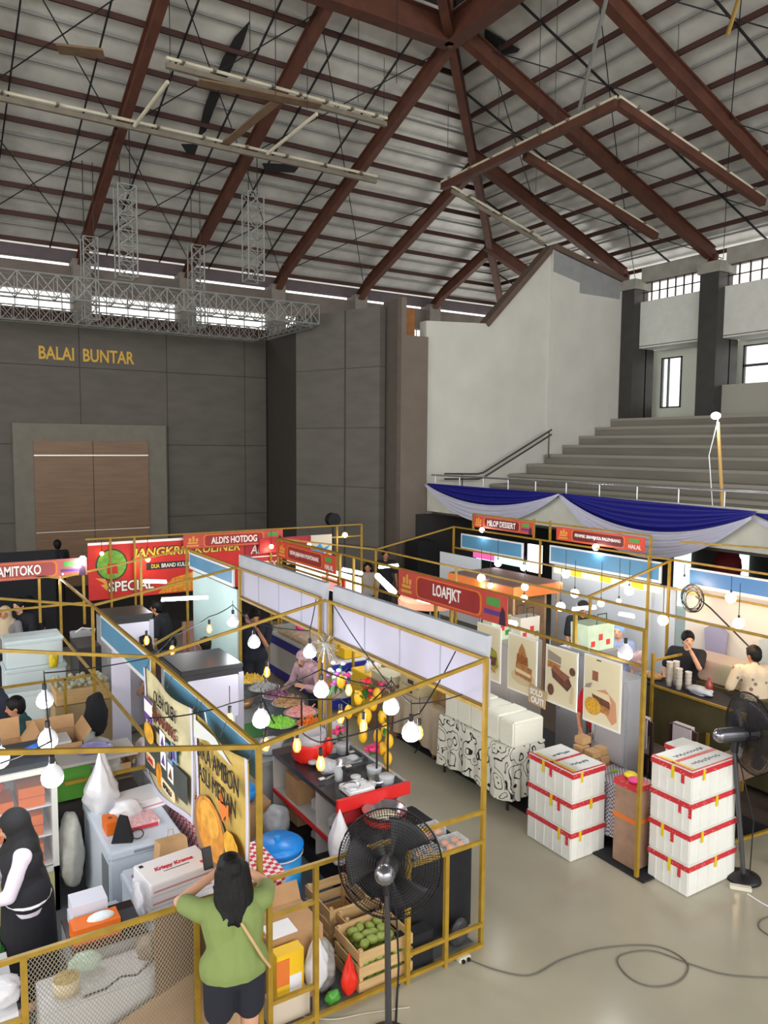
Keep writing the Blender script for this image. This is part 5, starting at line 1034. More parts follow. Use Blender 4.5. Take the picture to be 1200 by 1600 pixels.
# ---------------------------------------------------------------- crates of mangoes
WOOD = mat('pale_wood', 'BE9E6E', 0.8, var=0.15, scale=4, stretch=(1, 1, 8)); UMG = mat('green_mango', '8A9A48', 0.5, var=0.3, scale=9)
def crate(label, x0, x1, y0, y1, h, fill, seed):
    t = thing('wooden_crate', label, 'crate', ((x0+x1)/2, (y0+y1)/2, 0.014), 0, 'slatted wooden crates'); z0 = 0.014
    obj('crate_bottom', MB().box(x0, x1, y0, y1, z0, z0+0.015), WOOD, t)
    for sx, sy in ((x0, y0), (x1-0.03, y0), (x0, y1-0.03), (x1-0.03, y1-0.03)): obj('corner_post', MB().box(sx, sx+0.03, sy, sy+0.03, z0, z0+h), WOOD, t)
    for k in range(3):
        a = z0+0.02+k*h/3; b = a+h/3-0.035
        for yy in (y0-0.012, y1): obj('slat', MB().box(x0-0.012, x1+0.012, yy, yy+0.012, a, b), WOOD, t)
        for xx in (x0-0.012, x1): obj('slat', MB().box(xx, xx+0.012, y0, y1, a, b), WOOD, t)
    random.seed(seed)
    if fill:
        n = 0
        for lay in range(4):
            nx, ny = 6, 4
            for i in range(nx):
                for j in range(ny):
                    if lay == 3 and (i < 1 or i > 4 or j in (0,)): continue
                    x = x0+0.05+(x1-x0-0.1)*i/(nx-1)+random.uniform(-.01, .01); y = y0+0.05+(y1-y0-0.1)*j/(ny-1)+random.uniform(-.01, .01)
                    z = z0+0.06+lay*0.078+random.uniform(-.008, .008)
                    if lay in (0, 1) and 0 < i < nx-1 and 0 < j < ny-1: continue
                    o = obj('green_mango', MB().ball((x, y, z), 0.043, (0.9, 1.25, 0.9), n=10, rot=Matrix.Rotation(random.uniform(0, 3), 3, 'Z').to_euler()), UMG, smooth=True)
                    tag(o, 'unripe green mango lying in the near wooden crate behind the fence', 'mango', 'green mangoes in the crate')
crate('wooden crate full of green mangoes at the foot of the fence', 2.88, 3.36, 4.9, 5.28, 0.36, True, 3)
crate('empty wooden crate seen through the fan cage', 2.94, 3.32, 5.5, 5.95, 0.36, False, 4)
crate('second wooden crate standing just behind the mango crate', 3.0, 3.4, 5.33, 5.47, 0.34, False, 5)
# things behind the fence panel
t = thing('open_carton', 'open brown carton with white sheets behind the fence panel', 'carton', (2.4, 5.35, 0)); obj('carton', MB().box(2.2, 2.66, 5.1, 5.5, 0.25, 0.56), CARD, t); obj('flap', MB().prism(rect(0, 0, 0.46, 0.16), (2.2, 5.5, 0.56), (1, 0, 0), (0, 0.5, 0.8), 0.006), CARD, t); obj('white_sheet', MB().box(2.22, 2.45, 5.12, 5.3, 0.562, 0.575), WPL, t)
o = obj('carton', MB().box(2.18, 2.68, 5.08, 5.52, 0.014, 0.249), CARD); tag(o, 'brown carton beneath the open one behind the fence panel', 'carton')
t = thing('yellow_box', 'yellow and orange printed box standing behind the fence bars', 'box', (2.32, 4.98, 0.3)); obj('box_body', MB().box(2.2, 2.42, 4.95, 5.06, 0.2, 0.54), mat('box_yellow', 'E8BC20', 0.5), t); obj('orange_band', MB().box(2.195, 2.3, 4.945, 4.95, 0.3, 0.5), BOR, t); obj('white_label', MB().box(2.3, 2.4, 4.945, 4.95, 0.22, 0.36), WPL, t)
o = obj('printed_carton', MB().box(2.14, 2.46, 4.93, 5.07, 0.014, 0.199), mat('carton_pale', 'C8BCAA', 0.7)); tag(o, 'pale printed carton at floor level behind the fence bars', 'carton')
lump('plastic_bag', 'white carrier bag with faint green print behind the fence bars', (2.56, 5.02, 0.3), 0.14, (0.75, 0.5, 1.6), PBW, 'bag', None, 12, 0.2)
lump('red_bag', 'red plastic bag tied at the neck next to the mango crate', (2.80, 4.93, 0.16), 0.12, (0.6, 0.5, 1.25), mat('red_bag2', 'DC2A18', 0.4, bump=0.5, scale=12), 'bag', None, 13, 0.5)
lump('refuse_sack', 'sack stuffed with clear film and green scraps beside the red bag', (2.66, 5.12, 0.2), 0.16, (0.7, 0.8, 1.35), mat('sack_mixed', '8C8A86', 0.35, var=0.5, scale=9, bump=0.6), 'sack', None, 14)
lump('green_bag', 'green plastic bag at floor level beside the red bag', (2.66, 4.93, 0.06), 0.08, (0.9, 0.5, 0.7), mat('green_bag', '4C9A38', 0.4, bump=0.4), 'bag', None, 15)
lump('helmet_bag', 'grey-black bundle on the floor under the black table', (3.92, 4.98, 0.12), 0.12, (0.9, 0.4, 1.0), mat('bundle_dark', '3C3C40', 0.5, bump=0.4), 'bundle', None, 16)
o = obj('floor_box', MB().box(3.3, 3.6, 4.92, 5.05, 0.014, 0.3), BLKF); tag(o, 'dark box on the floor between the mango crate and the black table', 'box')
# ---------------------------------------------------------------- front left stall
FRZ = mat('freezer_white', 'C8D2DE', 0.3, var=0.03, scale=1)
def freezer(label, x0, x1, y0, y1, h):
    t = thing('chest_freezer', label, 'freezer', ((x0+x1)/2, (y0+y1)/2, 0), 0, 'chest freezers')
    obj('cabinet', MB().box(x0, x1, y0, y1, 0.014, h-0.09, 0.012), FRZ, t); obj('lid', MB().box(x0-0.012, x1+0.01, y0-0.012, y1+0.01, h-0.085, h, 0.02), FRZ, t)
    obj('vent_grille', MB().box(x0-0.006, x0, y0+0.06, y0+0.3, 0.35, 0.72), mat('grille_grey', '6A7078', 0.5, var=0.5, scale=60, stretch=(1, 20, 1)), t)
    obj('badge_lettering', MB().box(x0+0.2, x1-0.25, y0-0.016, y0-0.012, h-0.055, h-0.03), mat('badge', '8A94A2', 0.4), t); return t
freezer('white chest freezer under the bags, farther from the fence', 1.36, 1.98, 6.5, 7.6, 0.86)
freezer('white chest freezer carrying the doughnut boxes, nearer the fence', 1.42, 1.98, 5.25, 6.35, 0.76)
DON = mat('donut_box', 'DCDCE0', 0.45, var=0.03); DR = mat('donut_red', 'C03040', 0.5)
def dbox(label, c, w, d, h, rz, writing=False, grp='doughnut boxes'):
    t = thing('doughnut_box', label, 'box', (0, 0, 0), 0, grp)
    obj('box_body', MB().box(-w/2, w/2, -d/2, d/2, 0, h, 0.006), DON, t); 
    obj('red_trim', MB().box(-w/2+0.02, w/2-0.02, -d/2-0.002, -d/2, h*0.3, h*0.45), mat('donut_pink', 'C08890', 0.5), t)
    if writing:
        letters(t, 'Krispy Kreme', Vector((-w*0.3, -d*0.05, h)), (1, 0, 0), (0, 1, 0), w*0.6, 0.06, DR, shear=0.2, bold=0.03, off=0.001)
        obj('underline', MB().box(-w*0.2, w*0.2, -d*0.12, -d*0.10, h, h+0.002), mat('print_dark', '4A3028'), t)
        obj('red_seal', MB().box(w*0.34, w*0.4, -d*0.3, -d*0.2, h, h+0.002), DR, t); obj('dark_seal', MB().box(-w*0.45, -w*0.39, d*0.3, d*0.4, h, h+0.002), LBK, t)
    place(t, c, rz); return t
for k, lab in enumerate(('bottom box of the doughnut box stack near the woman in green', 'middle box of the doughnut box stack near the woman in green', 'top doughnut box with red script lettering near the woman in green')):
    dbox(lab, (1.66+0.01*k, 5.72, 0.762+0.093*k), 0.52, 0.36, 0.09, 0.12, k == 2)
dbox('flat doughnut box at the near end of the freezer under the elbow', (1.8, 5.38, 0.762), 0.3, 0.22, 0.07, 0.3)
o = lump('carrier_bag', 'clear carrier bag around the left side of the doughnut stack', (1.37, 5.58, 0.93), 0.13, (0.3, 1.1, 0.9), mat('bag_clear_white', 'DEE0EA', 0.2, alpha=0.45, bump=0.5, scale=14), seed=21)
dbox('doughnut box with a red cup print at the back of the far freezer', (1.78, 7.25, 0.862), 0.42, 0.34, 0.1, 0.15)
t = thing('doughnut_pack', 'clear pack of pink striped doughnut sleeves on the far freezer', 'pack', (1.72, 6.85, 0.862)); obj('pack', MB().box(1.5, 1.86, 6.75, 7.0, 0.862, 0.92, 0.01), mat('pack_pink', 'E0B4B8', 0.4, var=0.35, scale=30, stretch=(3, 1, 1)), t); obj('window_strip', MB().box(1.52, 1.84, 6.745, 6.75, 0.87, 0.9), DR, t)
lump('carrier_bag', 'tall white carrier bag knotted at the top on the far freezer', (1.48, 7.35, 1.03), 0.2, (0.85, 0.8, 1.2), mat('bag_white_sheer', 'E0E0E4', 0.3, alpha=0.85, bump=0.5, scale=10), 'bag', None, 22, 0.9)
lump('carrier_bag', 'rumpled sheer bag with a green tag by the orange box', (1.62, 7.0, 0.95), 0.12, (1.3, 0.8, 0.9), MATS['bag_white_sheer'], 'bag', None, 23)
t = thing('orange_box', 'small orange cardboard box on the edge of the far freezer', 'box', (1.47, 6.95, 0.862)); obj('box_body', MB().box(1.40, 1.5, 6.78, 6.98, 0.862, 0.98, 0.004), mat('orange_card', 'D9680C', 0.5), t); obj('printed_dot', MB().cyl((1.45, 6.88, 0.98), (1.45, 6.88, 0.982), 0.02), CHO, t)
t = thing('black_pouch', 'black triangular pouch with a looped strap on the far freezer', 'pouch', (1.5, 6.62, 0.862)); obj('pouch', MB().prism([(-0.09, 0), (0.09, 0), (0.04, 0.2), (-0.03, 0.22)], (1.52, 6.68, 0.862), (0.9, -0.4, 0), UZ, 0.09), BLKF, t); obj('strap', MB().tube([(1.62+0.05*cos(a), 6.6+0.03*sin(a), 0.88+0.03+0.03*sin(a)) for a in [k*0.63 for k in range(10)]], 0.006, closed=True), BLK, t)
t = thing('paper_bag', 'brown paper carrier bag with a loop handle between the freezers', 'bag', (1.82, 6.42, 0.76)); obj('bag_body', MB().prism([(-0.14, 0), (0.14, 0), (0.12, 0.2), (-0.12, 0.22)], (1.8, 6.3, 0.765), (1, 0.2, 0), UZ, 0.1), KR, t); obj('handle', MB().tube([(1.78, 6.26, 0.97), (1.79, 6.26, 1.05), (1.83, 6.26, 1.05), (1.84, 6.26, 0.97)], 0.005), KR, t)
t = thing('snack_packet', 'purple and orange snack packet on the near freezer', 'packet', (1.52, 6.15, 0.762)); obj('packet', MB().box(1.46, 1.62, 6.02, 6.2, 0.762, 0.79, 0.01), mat('packet_purple', '9A6AB0', 0.4), t); obj('orange_print', MB().box(1.49, 1.59, 6.05, 6.15, 0.79, 0.793), BOR, t)
o = obj('power_strip', MB().box(2.01, 2.05, 5.55, 5.63, 1.0, 1.22, 0.01), WPL); tag(o, 'white power strip hanging by its cord under the banners', 'power strip')
o = obj('hanging_cable', MB().tube([(2.03, 5.6, 1.22), (2.03, 5.62, 1.5), (2.0, 5.9, 2.15)], 0.005), WPL); tag(o, 'white cord holding the power strip under the banners', 'cable')
o = obj('white_bin', MB().box(1.28, 1.4, 6.0, 6.4, 0.014, 0.5, 0.02), mat('bin_white', 'C4CCDA', 0.4, alpha=0.9)); tag(o, 'pale plastic bin against the side of the far freezer', 'bin')
# glass door fridge
t = thing('display_fridge', 'glass-doored display fridge full of orange doughnut boxes at the left edge', 'fridge', (0.68, 7.6, 0)); fx0, fx1, fy0, fy1 = 0.36, 1.08, 7.3, 7.9
CW = mat('cooler_cream', 'D4D6D0', 0.4)
obj('back_shell', MB().box(fx0, fx1, fy1-0.04, fy1, 0.02, 1.42), CW, t); obj('side_shell', MB().box(fx0, fx0+0.04, fy0, fy1-0.04, 0.02, 1.42), CW, t); obj('side_shell', MB().box(fx1-0.04, fx1, fy0, fy1-0.04, 0.02, 1.42), CW, t)
obj('top_shell', MB().box(fx0, fx1, fy0, fy1, 1.38, 1.45), mat('cooler_top', '3C4044', 0.5), t); obj('base_shell', MB().box(fx0, fx1, fy0, fy1-0.04, 0.02, 0.42), mat('cooler_base', 'C9C490', 0.5), t)
for z in (0.44, 0.72, 1.0): obj('shelf', MB().box(fx0+0.04, fx1-0.04, fy0+0.06, fy1-0.05, z, z+0.012), WPL, t)
dr = obj('door', MB().box(fx0, fx0+0.05, fy0-0.03, fy0, 0.42, 1.4).box(fx1-0.05, fx1, fy0-0.03, fy0, 0.42, 1.4).box(fx0, fx1, fy0-0.03, fy0, 0.42, 0.46).box(fx0, fx1, fy0-0.03, fy0, 1.35, 1.4), CW, t)
obj('glass', MB().box(fx0+0.05, fx1-0.05, fy0-0.02, fy0-0.012, 0.46, 1.35), mat('fridge_glass', 'DCE8F0', 0.05, alpha=0.07), dr)
obj('yellow_sticker', MB().box(fx0+0.08, fx0+0.19, fy0-0.034, fy0-0.021, 1.2, 1.31), YT_, dr); obj('yellow_sticker', MB().box(0.85, 0.98, fy0-0.004, fy0, 0.28, 0.38), YT_, t)
OB = MATS['orange_card']
sp = [(0.62, 0.735), (0.86, 0.735), (0.62, 0.835), (0.86, 0.835), (0.86, 0.455), (0.6, 0.455), (0.86, 0.56), (0.62, 1.015), (0.88, 1.015), (0.88, 1.11)]
for i, (x, z) in enumerate(sp):
    o = obj('orange_doughnut_box', MB().box(x-0.11, x+0.11, 7.38, 7.7, z, z+0.09, 0.004), OB); tag(o, 'orange doughnut box lying on a shelf in the display fridge', 'box', 'orange boxes in the display fridge')
o = lump('red_bag', 'red bag on the top shelf of the display fridge', (0.55, 7.55, 1.2), 0.12, (1, 0.9, 0.8), mat('red_bag3', 'C84A3C', 0.5), 'bag', None, 31)
# items on the fridge top
lump('snack_packet', 'shiny blue and pink snack packets heaped on top of the display fridge', (0.95, 7.45, 1.52), 0.09, (1.2, 0.8, 0.6), mat('packet_blue', '2C6AD0', 0.3, var=0.5, scale=9), 'packets', None, 32)
lump('snack_packet', 'small yellow packet on top of the display fridge', (0.66, 7.5, 1.49), 0.06, (1.1, 0.8, 0.5), YT_, 'packet', None, 33)
# oven cart
t = thing('oven', 'small counter oven on a wire stand just inside the mesh fence', 'oven', (1.1, 5.6, 0.6)); obj('oven_body', MB().box(0.86, 1.36, 5.35, 5.8, 0.58, 0.8, 0.01), mat('oven_steel', '9C9EA2', 0.35, metal=0.4), t); obj('oven_top', MB().box(0.86, 1.36, 5.35, 5.8, 0.8, 0.815), mat('oven_dark', '2E1C1A', 0.25), t)
for x in (0.88, 1.34): obj('stand_leg', MB().cyl((x, 5.36, 0.3), (x, 5.36, 0.6), 0.009), BLK, t)
obj('stand_rail', MB().tube([(0.88, 5.36, 0.32), (1.34, 5.36, 0.36)], 0.009), BLK, t)
t = thing('orange_box', 'long orange doughnut box of napkins on top of the oven', 'box', (1.06, 5.5, 0.816)); obj('tray', MB().box(0.88, 1.2, 5.42, 5.58, 0.816, 0.93), OB, t); obj('napkins', MB().ball((1.08, 5.5, 0.93), 0.06, (1.6, 0.8, 0.6)), mat('napkin', 'D8E4EA', 0.7, bump=0.6), t)
t = thing('white_carton', 'stack of pale grey cartons behind the orange box on the oven', 'carton', (1.0, 5.68, 0.816)); obj('lower_carton', MB().box(0.9, 1.14, 5.59, 5.78, 0.816, 0.9), mat('carton_grey', 'B8BAC4', 0.6), t); obj('upper_carton', MB().box(0.91, 1.15, 5.6, 5.79, 0.902, 1.0), mat('carton_lilac', 'C8CAD8', 0.6), t)
o = obj('kitchen_scale', MB().box(1.22, 1.35, 5.45, 5.65, 0.816, 0.85, 0.01), mat('scale_dark', '34343C', 0.4)); tag(o, 'dark flat scale at the right end of the oven top', 'scale')
# white clothed low cabinet behind the mesh
o = obj('white_counter', MB().box(0.62, 1.42, 4.98, 5.34, 0.014, 0.72, 0.01), mat('cloth_white', 'C4C6CC', 0.7, var=0.05)); tag(o, 'white covered counter directly behind the diamond mesh', 'counter')
t = thing('round_tub', 'round clear tub of brown seasoning on the white counter', 'tub', (0.76, 5.12, 0.72)); obj('tub', MB().lathe([(0, 0), (0.075, 0), (0.085, 0.1), (0, 0.1)], (0.78, 5.12, 0.721), 20), mat('tub_tan', 'C8B898', 0.4), t, smooth=True); obj('contents', MB().lathe([(0, 0.1), (0.08, 0.1), (0.0, 0.115)], (0.78, 5.12, 0.722), 20), mat('seasoning', 'A08850', 0.8, var=0.3, scale=40), t)
lump('plastic_bag', 'clear green-tinged bag of greens beside the round tub', (0.92, 5.25, 0.8), 0.09, (1.3, 0.7, 0.8), mat('film_green', 'B8D4C4', 0.25, alpha=0.6, bump=0.5), seed=34)
lump('brown_bag', 'crumpled brown and clear bag on the counter end by the brown board', (1.36, 5.15, 0.82), 0.12, (1.1, 0.7, 0.75), mat('bag_brownish', '7A6A5A', 0.4, bump=0.8, scale=14), seed=35)
o = obj('black_cord', MB().tube([(0.86, 5.0, 0.73), (1.0, 4.99, 0.74), (1.1, 5.0, 0.78), (1.2, 4.99, 0.76), (1.34, 5.0, 0.84)], 0.007), BLK); o.name = 'floor_lead'; tag(o, 'black cord running along the white counter edge', 'cable')
o = obj('brown_board', MB().box(1.3, 1.95, 4.89, 4.92, 0.3, 1.18), mat('hardboard', '6E5440', 0.7, var=0.08)); tag(o, 'dark brown board leaning inside the fence left of the woman in green', 'board')
o = obj('cardboard_sheet', MB().prism([(0.78, 0.06), (1.9, 0.06), (1.9, 0.72), (1.5, 0.7), (1.0, 0.52), (0.82, 0.46)], (0, 4.9, 0), (1, 0, 0), UZ, 0.02), mat('cardboard_tan', 'A58868', 0.85, var=0.12, scale=3)); tag(o, 'large torn tan cardboard sheet behind the diamond mesh', 'cardboard')
# far-left corner counter with bags
t = thing('clothed_table', 'low table with white bags at the bottom left corner', 'table', (0.2, 5.5, 0)); obj('table_top', MB().box(-0.2, 0.5, 5.2, 5.9, 0.6, 0.64), WPL, t); obj('leg', MB().box(0.42, 0.46, 5.22, 5.26, 0.014, 0.6), BLK, t); obj('leg', MB().box(0.42, 0.46, 5.82, 5.86, 0.014, 0.6), BLK, t)
lump('plastic_bag', 'white bag on the corner table behind the fence end post', (0.42, 5.35, 0.72), 0.12, (1, 1, 0.7), PBW, 'bag', None, 36)
lump('plastic_bag', 'pale pink and green bag on the corner table at the left photo edge', (0.3, 5.65, 0.73), 0.13, (1, 0.9, 0.7), mat('bag_pastel', 'CFC8B8', 0.4, var=0.2, scale=7, bump=0.5), 'bag', None, 37)
o = obj('green_cloth', MB().box(0.05, 0.5, 6.0, 6.7, 0.3, 0.62, 0.02), mat('green_cloth', '2E6A30', 0.8, var=0.15)); tag(o, 'green cloth covered crate beside the woman in black hijab', 'crate')
o = lump('mesh_sack', 'pale net sack squeezed between the display fridge and freezer', (1.2, 7.4, 0.5), 0.24, (0.5, 0.8, 1.6), mat('sack_grey', 'A8A8A0', 0.7, bump=0.6, scale=20), 'sack', None, 38)
t = thing('green_crate', 'lime green plastic crate under a tray behind the display fridge', 'crate', (1.35, 8.1, 0.6)); obj('crate', MB().box(1.18, 1.5, 7.95, 8.3, 0.75, 1.1), mat('lime_crate', '5AA038', 0.5), t)
o = obj('shelf_unit', MB().box(1.15, 1.98, 7.9, 8.35, 0.1, 0.72), mat('shelf_dark', '3A3434', 0.7)); tag(o, 'dark low shelf under the lime green crate', 'shelf')
o = obj('display_tray', MB().box(1.2, 1.95, 7.85, 8.3, 1.12, 1.15, 0.004), mat('tray_pale', 'B0ACA8', 0.5)); tag(o, 'pale tray balanced on the lime green crate', 'tray')
lump('plastic_bag', 'purple and clear wrapped packs on the pale tray', (1.55, 8.05, 1.2), 0.1, (1.9, 1, 0.55), mat('packs_purple', '8A84B8', 0.3, var=0.4, scale=9, bump=0.4), 'packs', None, 39)
# cartons in second left stall
def open_box(label, x0, x1, y0, y1, z0, z1, m=CARD, fl=0.14):
    t = thing('open_carton', label, 'carton', ((x0+x1)/2, (y0+y1)/2, z0), 0, 'open cardboard cartons')
    for a, b, c, d in ((x0, x1, y0, y0+0.01), (x0, x1, y1-0.01, y1), (x0, x0+0.01, y0, y1), (x1-0.01, x1, y0, y1)): obj('side', MB().box(a, b, c, d, z0, z1), m, t)
    obj('bottom', MB().box(x0, x1, y0, y1, z0, z0+0.01), m, t)
    obj('flap', MB().prism(rect(0, 0, x1-x0, fl), (x0, y1, z1), (1, 0, 0), (0, 0.35, 0.93), 0.006), m, t); obj('flap', MB().prism(rect(0, 0, y1-y0, fl), (x1, y0, z1), (0, 1, 0), (0.6, 0, 0.8), 0.006), m, t); return t
open_box('open carton with raised flap at the left, in front of the seated man', 0.6, 0.95, 8.3, 8.75, 0.75, 1.2, fl=0.22)
open_box('larger open carton with white paper beside the lit bulbs', 1.02, 1.5, 8.3, 8.8, 0.75, 1.2)
o = obj('stock_table', MB().box(0.4, 1.98, 8.25, 9.3, 0.68, 0.74), mat('table_brown', '6A5844', 0.7)); tag(o, 'brown table piled with cartons in the second left stall', 'table')
o = obj('white_paper', MB().box(1.08, 1.4, 8.4, 8.7, 1.15, 1.19), WPL); tag(o, 'white paper in the mouth of the larger open carton', 'paper')
cs = [(1.6, 8.5, 0.76, 0.2, FILM, 'clear bag of wrappers right of the open cartons'), (1.78, 8.4, 0.75, 0.15, mat('bag_grey', 'A8A49C', 0.5, bump=0.6), 'grey paper bag right of the open cartons'), (1.75, 8.85, 0.8, 0.16, FILM, 'clear bag in front of the dark rucksack'), (1.5, 9.0, 0.8, 0.14, PBW, 'white bag behind the larger open carton'), (1.7, 9.6, 0.6, 0.2, FILM, 'clear bag under the planter trough'), (1.9, 8.7, 0.75, 0.12, mat('leafy_green', '3E8A38'), 'green herb bunch in a folded carton')]
for i, (x, y, z, r, m, lab) in enumerate(cs): lump('stock_bag', lab, (x, y, z+r*0.5), r, (1, 1, 0.75), m, 'bag', None, 41+i)
open_box('flattened carton lying open in front of the tall white fridge', 1.68, 2.0, 8.32, 8.6, 0.75, 0.86)
o = lump('rucksack', 'black rucksack hanging by the post in the second left stall', (1.92, 9.75, 0.95), 0.2, (0.7, 0.6, 1.5), BLKF, 'rucksack', None, 51)
t = thing('planter_trough', 'pale wooden trough filled with white dried flowers', 'planter', (2.0, 11.2, 0.6)); obj('trough', MB().box(1.62, 2.3, 10.75, 11.25, 0.82, 1.02), WOOD, t); m_ = MB(); random.seed(8)
for i in range(60): m_.ball((random.uniform(1.64, 2.28), random.uniform(10.78, 11.22), random.uniform(1.02, 1.1)), 0.035, n=6)
obj('dried_flowers', m_, mat('dried_flower', 'A8A890', 0.8, var=0.3, scale=20), t)
o = obj('wood_cabinet', MB().box(1.6, 2.32, 10.72, 11.3, 0.02, 0.81), mat('cabinet_tan', 'A08A64', 0.7)); tag(o, 'tan wooden cabinet under the dried flower trough', 'cabinet')
MNT = mat('cooler_mint', 'CDDBDF', 0.5, var=0.03)
for i, (x0, x1, y0, y1, z0, z1, lab) in enumerate(((1.2, 2.05, 12.6, 13.2, 0.0, 0.9, 'lower white chest cabinet at the left behind the crossing bars'), (1.22, 2.02, 12.65, 13.2, 0.9, 1.32, 'large white foam cool box standing on the white chest cabinet'), (0.98, 1.55, 11.2, 11.6, 0.0, 0.95, 'white cabinet with small wheels in front of the white chest'))):
    t = thing('cool_box', lab, 'cool box', ((x0+x1)/2, (y0+y1)/2, z0)); obj('body', MB().box(x0, x1, y0, y1, z0+0.002, z1-0.06, 0.01), MNT, t); obj('lid', MB().box(x0-0.02, x1+0.02, y0-0.02, y1+0.02, z1-0.06, z1, 0.015), MNT, t)
o = lump('yellow_bag', 'yellow plastic bag on the white chest cabinet', (1.85, 12.45, 1.0), 0.1, (0.8, 0.6, 1.3), YT_, 'bag', None, 52)
t = thing('steel_bin', 'grey metal bin with a white hose behind the far cool box', 'bin', (2.25, 12.9, 1.1)); obj('bin', MB().box(2.15, 2.45, 12.55, 12.8, 0.9, 1.35, 0.01), mat('bin_grey', '9A9CA0', 0.4), t); obj('hose', MB().tube([(2.2, 12.6, 1.36), (2.3, 12.6, 1.42), (2.5, 12.6, 1.38), (2.48, 12.6, 1.3)], 0.012), WPL, t)
o = obj('dark_cabinet', MB().box(2.1, 2.42, 11.8, 12.5, 0.0, 1.3), mat('cabinet_dark', '2A2628', 0.6)); tag(o, 'dark cabinet beside the tall white fridge at the far left', 'cabinet')
# tall white fridges with black tops
FWT = mat('fridge_lilac', 'CCCBDC', 0.3, var=0.02); FB = mat('fridge_black', '26272A', 0.4)
def tall_fridge(label, x0, x1, y0, y1, h):
    t = thing('upright_fridge', label, 'fridge', ((x0+x1)/2, (y0+y1)/2, 0), 0, 'tall white fridges'); obj('cabinet', MB().box(x0, x1, y0, y1, 0.02, h-0.06, 0.01), mat('fridge_side', '8E9094', 0.4), t)
    obj('top_cap', MB().box(x0, x1, y0-0.03, y1, h-0.06, h, 0.008), FB, t); obj('black_header', MB().box(x0+0.01, x1-0.01, y0-0.03, y0, h-0.2, h-0.06), FB, t)
    dr_ = obj('door', MB().box(x0+0.07, x1-0.06, y0-0.045, y0, 0.12, h-0.12, 0.01), FWT, t); obj('door_frame', MB().box(x1-0.06, x1, y0-0.04, y0, 0.1, h-0.1), mat('frame_pale', 'A6A6B4', 0.4), t); obj('handle', MB().box(x1-0.1, x1-0.07, y0-0.07, y0-0.045, 0.9, 1.2), mat('frame_pale', 'A6A6B4', 0.4), dr_); return t
tall_fridge('tall white fridge with a black top, farther left by the blue fascia', 2.42, 3.1, 11.45, 12.1, 1.8)
tall_fridge('tall white fridge with a black top beside the bowls of toppings', 2.52, 3.25, 8.25, 9.0, 1.8)
o = obj('white_board', MB().box(2.15, 2.38, 9.9, 9.93, 0.3, 1.6), FWT); tag(o, 'narrow white board leaning behind the side rail', 'board')
lump('plastic_bag', 'heap of white and pink bags behind the side rail by the tall fridge', (2.2, 8.35, 0.9), 0.22, (0.8, 1.0, 0.9), mat('bags_pinkish', 'D0C4CC', 0.5, bump=0.6), 'bags', None, 54)
o = obj('white_shelf_stack', MB().box(2.1, 2.3, 7.8, 8.5, 0.02, 0.75), mat('cloth_white', 'C4C6CC')); tag(o, 'white covered stand beneath the heap of bags', 'stand')
# ice-cream style freezer in the aisle beyond + yellow chest + brown counter
t = thing('display_freezer', 'white and blue display freezer with a glass top seen past the standing man', 'freezer', (5.9, 11.8, 0)); 
x0, x1, y0, y1 = 5.75, 6.4, 10.7, 13.2
obj('cabinet', MB().box(x0, x1, y0, y1, 0.05, 0.82, 0.02), mat('cream_white', 'D0D4D4', 0.4), t); obj('blue_band', MB().box(x0-0.006, x1+0.002, y0-0.006, y1, 0.62, 0.78), mat('band_blue', '28309A', 0.4), t); obj('blue_skirt', MB().box(x0-0.006, x1+0.002, y0-0.006, y1, 0.05, 0.2), MATS['band_blue'], t)
obj('glass_top', MB().box(x0+0.04, x1-0.04, y0+0.5, y1-0.1, 0.82, 0.95), mat('case_glass', 'D8E0E4', 0.1, alpha=0.3), t); obj('contents', MB().box(x0+0.08, x1-0.08, y0+0.6, y1-0.2, 0.82, 0.86), mat('snack_mix', 'C8A878', 0.6, var=0.5, scale=16), t)
lump('pink_packet', 'bright pink packet on the display freezer top', (6.05, 12.5, 1.0), 0.09, (1, 1, 0.6), mat('hot_pink', 'E83AA0', 0.5), 'packet', None, 55)
o = obj('yellow_tub', MB().box(6.0, 6.35, 10.75, 11.1, 0.83, 1.0, 0.01), mat('box_yellow', 'E8BC20')); tag(o, 'yellow tub at the near end of the display freezer', 'tub')
t = thing('yellow_chest', 'yellow chest counter holding white bottles behind the flowers', 'chest', (6.2, 10.1, 0)); obj('chest', MB().box(5.95, 6.4, 9.8, 10.45, 0.02, 0.78, 0.01), MATS['box_yellow'], t)
for k in range(4): o = obj('bottle', MB().lathe([(0, 0), (0.04, 0), (0.04, 0.12), (0.015, 0.15), (0.015, 0.18), (0, 0.18)], (6.05+0.08*k, 10.1+0.05*(k % 2), 0.781), 10), WPL, smooth=True); tag(o, 'small white bottle on the yellow chest', 'bottle', 'bottles on the yellow chest')
t = thing('brown_counter', 'brown counter with a cream glass-topped case in the aisle stall', 'counter', (6.2, 9.4, 0)); obj('counter_body', MB().box(5.9, 6.45, 9.25, 9.78, 0.02, 0.8), mat('counter_brown', '8A6650', 0.6), t); obj('case', MB().box(5.92, 6.43, 9.27, 9.76, 0.8, 0.92), mat('case_cream', 'C8C0A0', 0.5, alpha=0.8), t)
# speaker stand in aisle
t = thing('tripod_stand', 'slim black tripod stand on the aisle floor by the beige cloth', 'stand', (5.63, 7.75, 0)); c = PZ(677, 1180, 0); 
obj('mast', MB().cyl((c.x, c.y, 0.12), (c.x, c.y, 1.05), 0.014), BLK, t)
for k in range(3):
    a = k*2.09+0.4; obj('leg', MB().cyl((c.x, c.y, 0.42), (c.x+0.26*cos(a), c.y+0.26*sin(a), 0.02), 0.009), BLK, t)
t.location = (c.x, c.y, 0)
for ch in t.children:
    for v in ch.data.vertices: v.co += Vector((5.63-c.x, 7.75-c.y, 0))
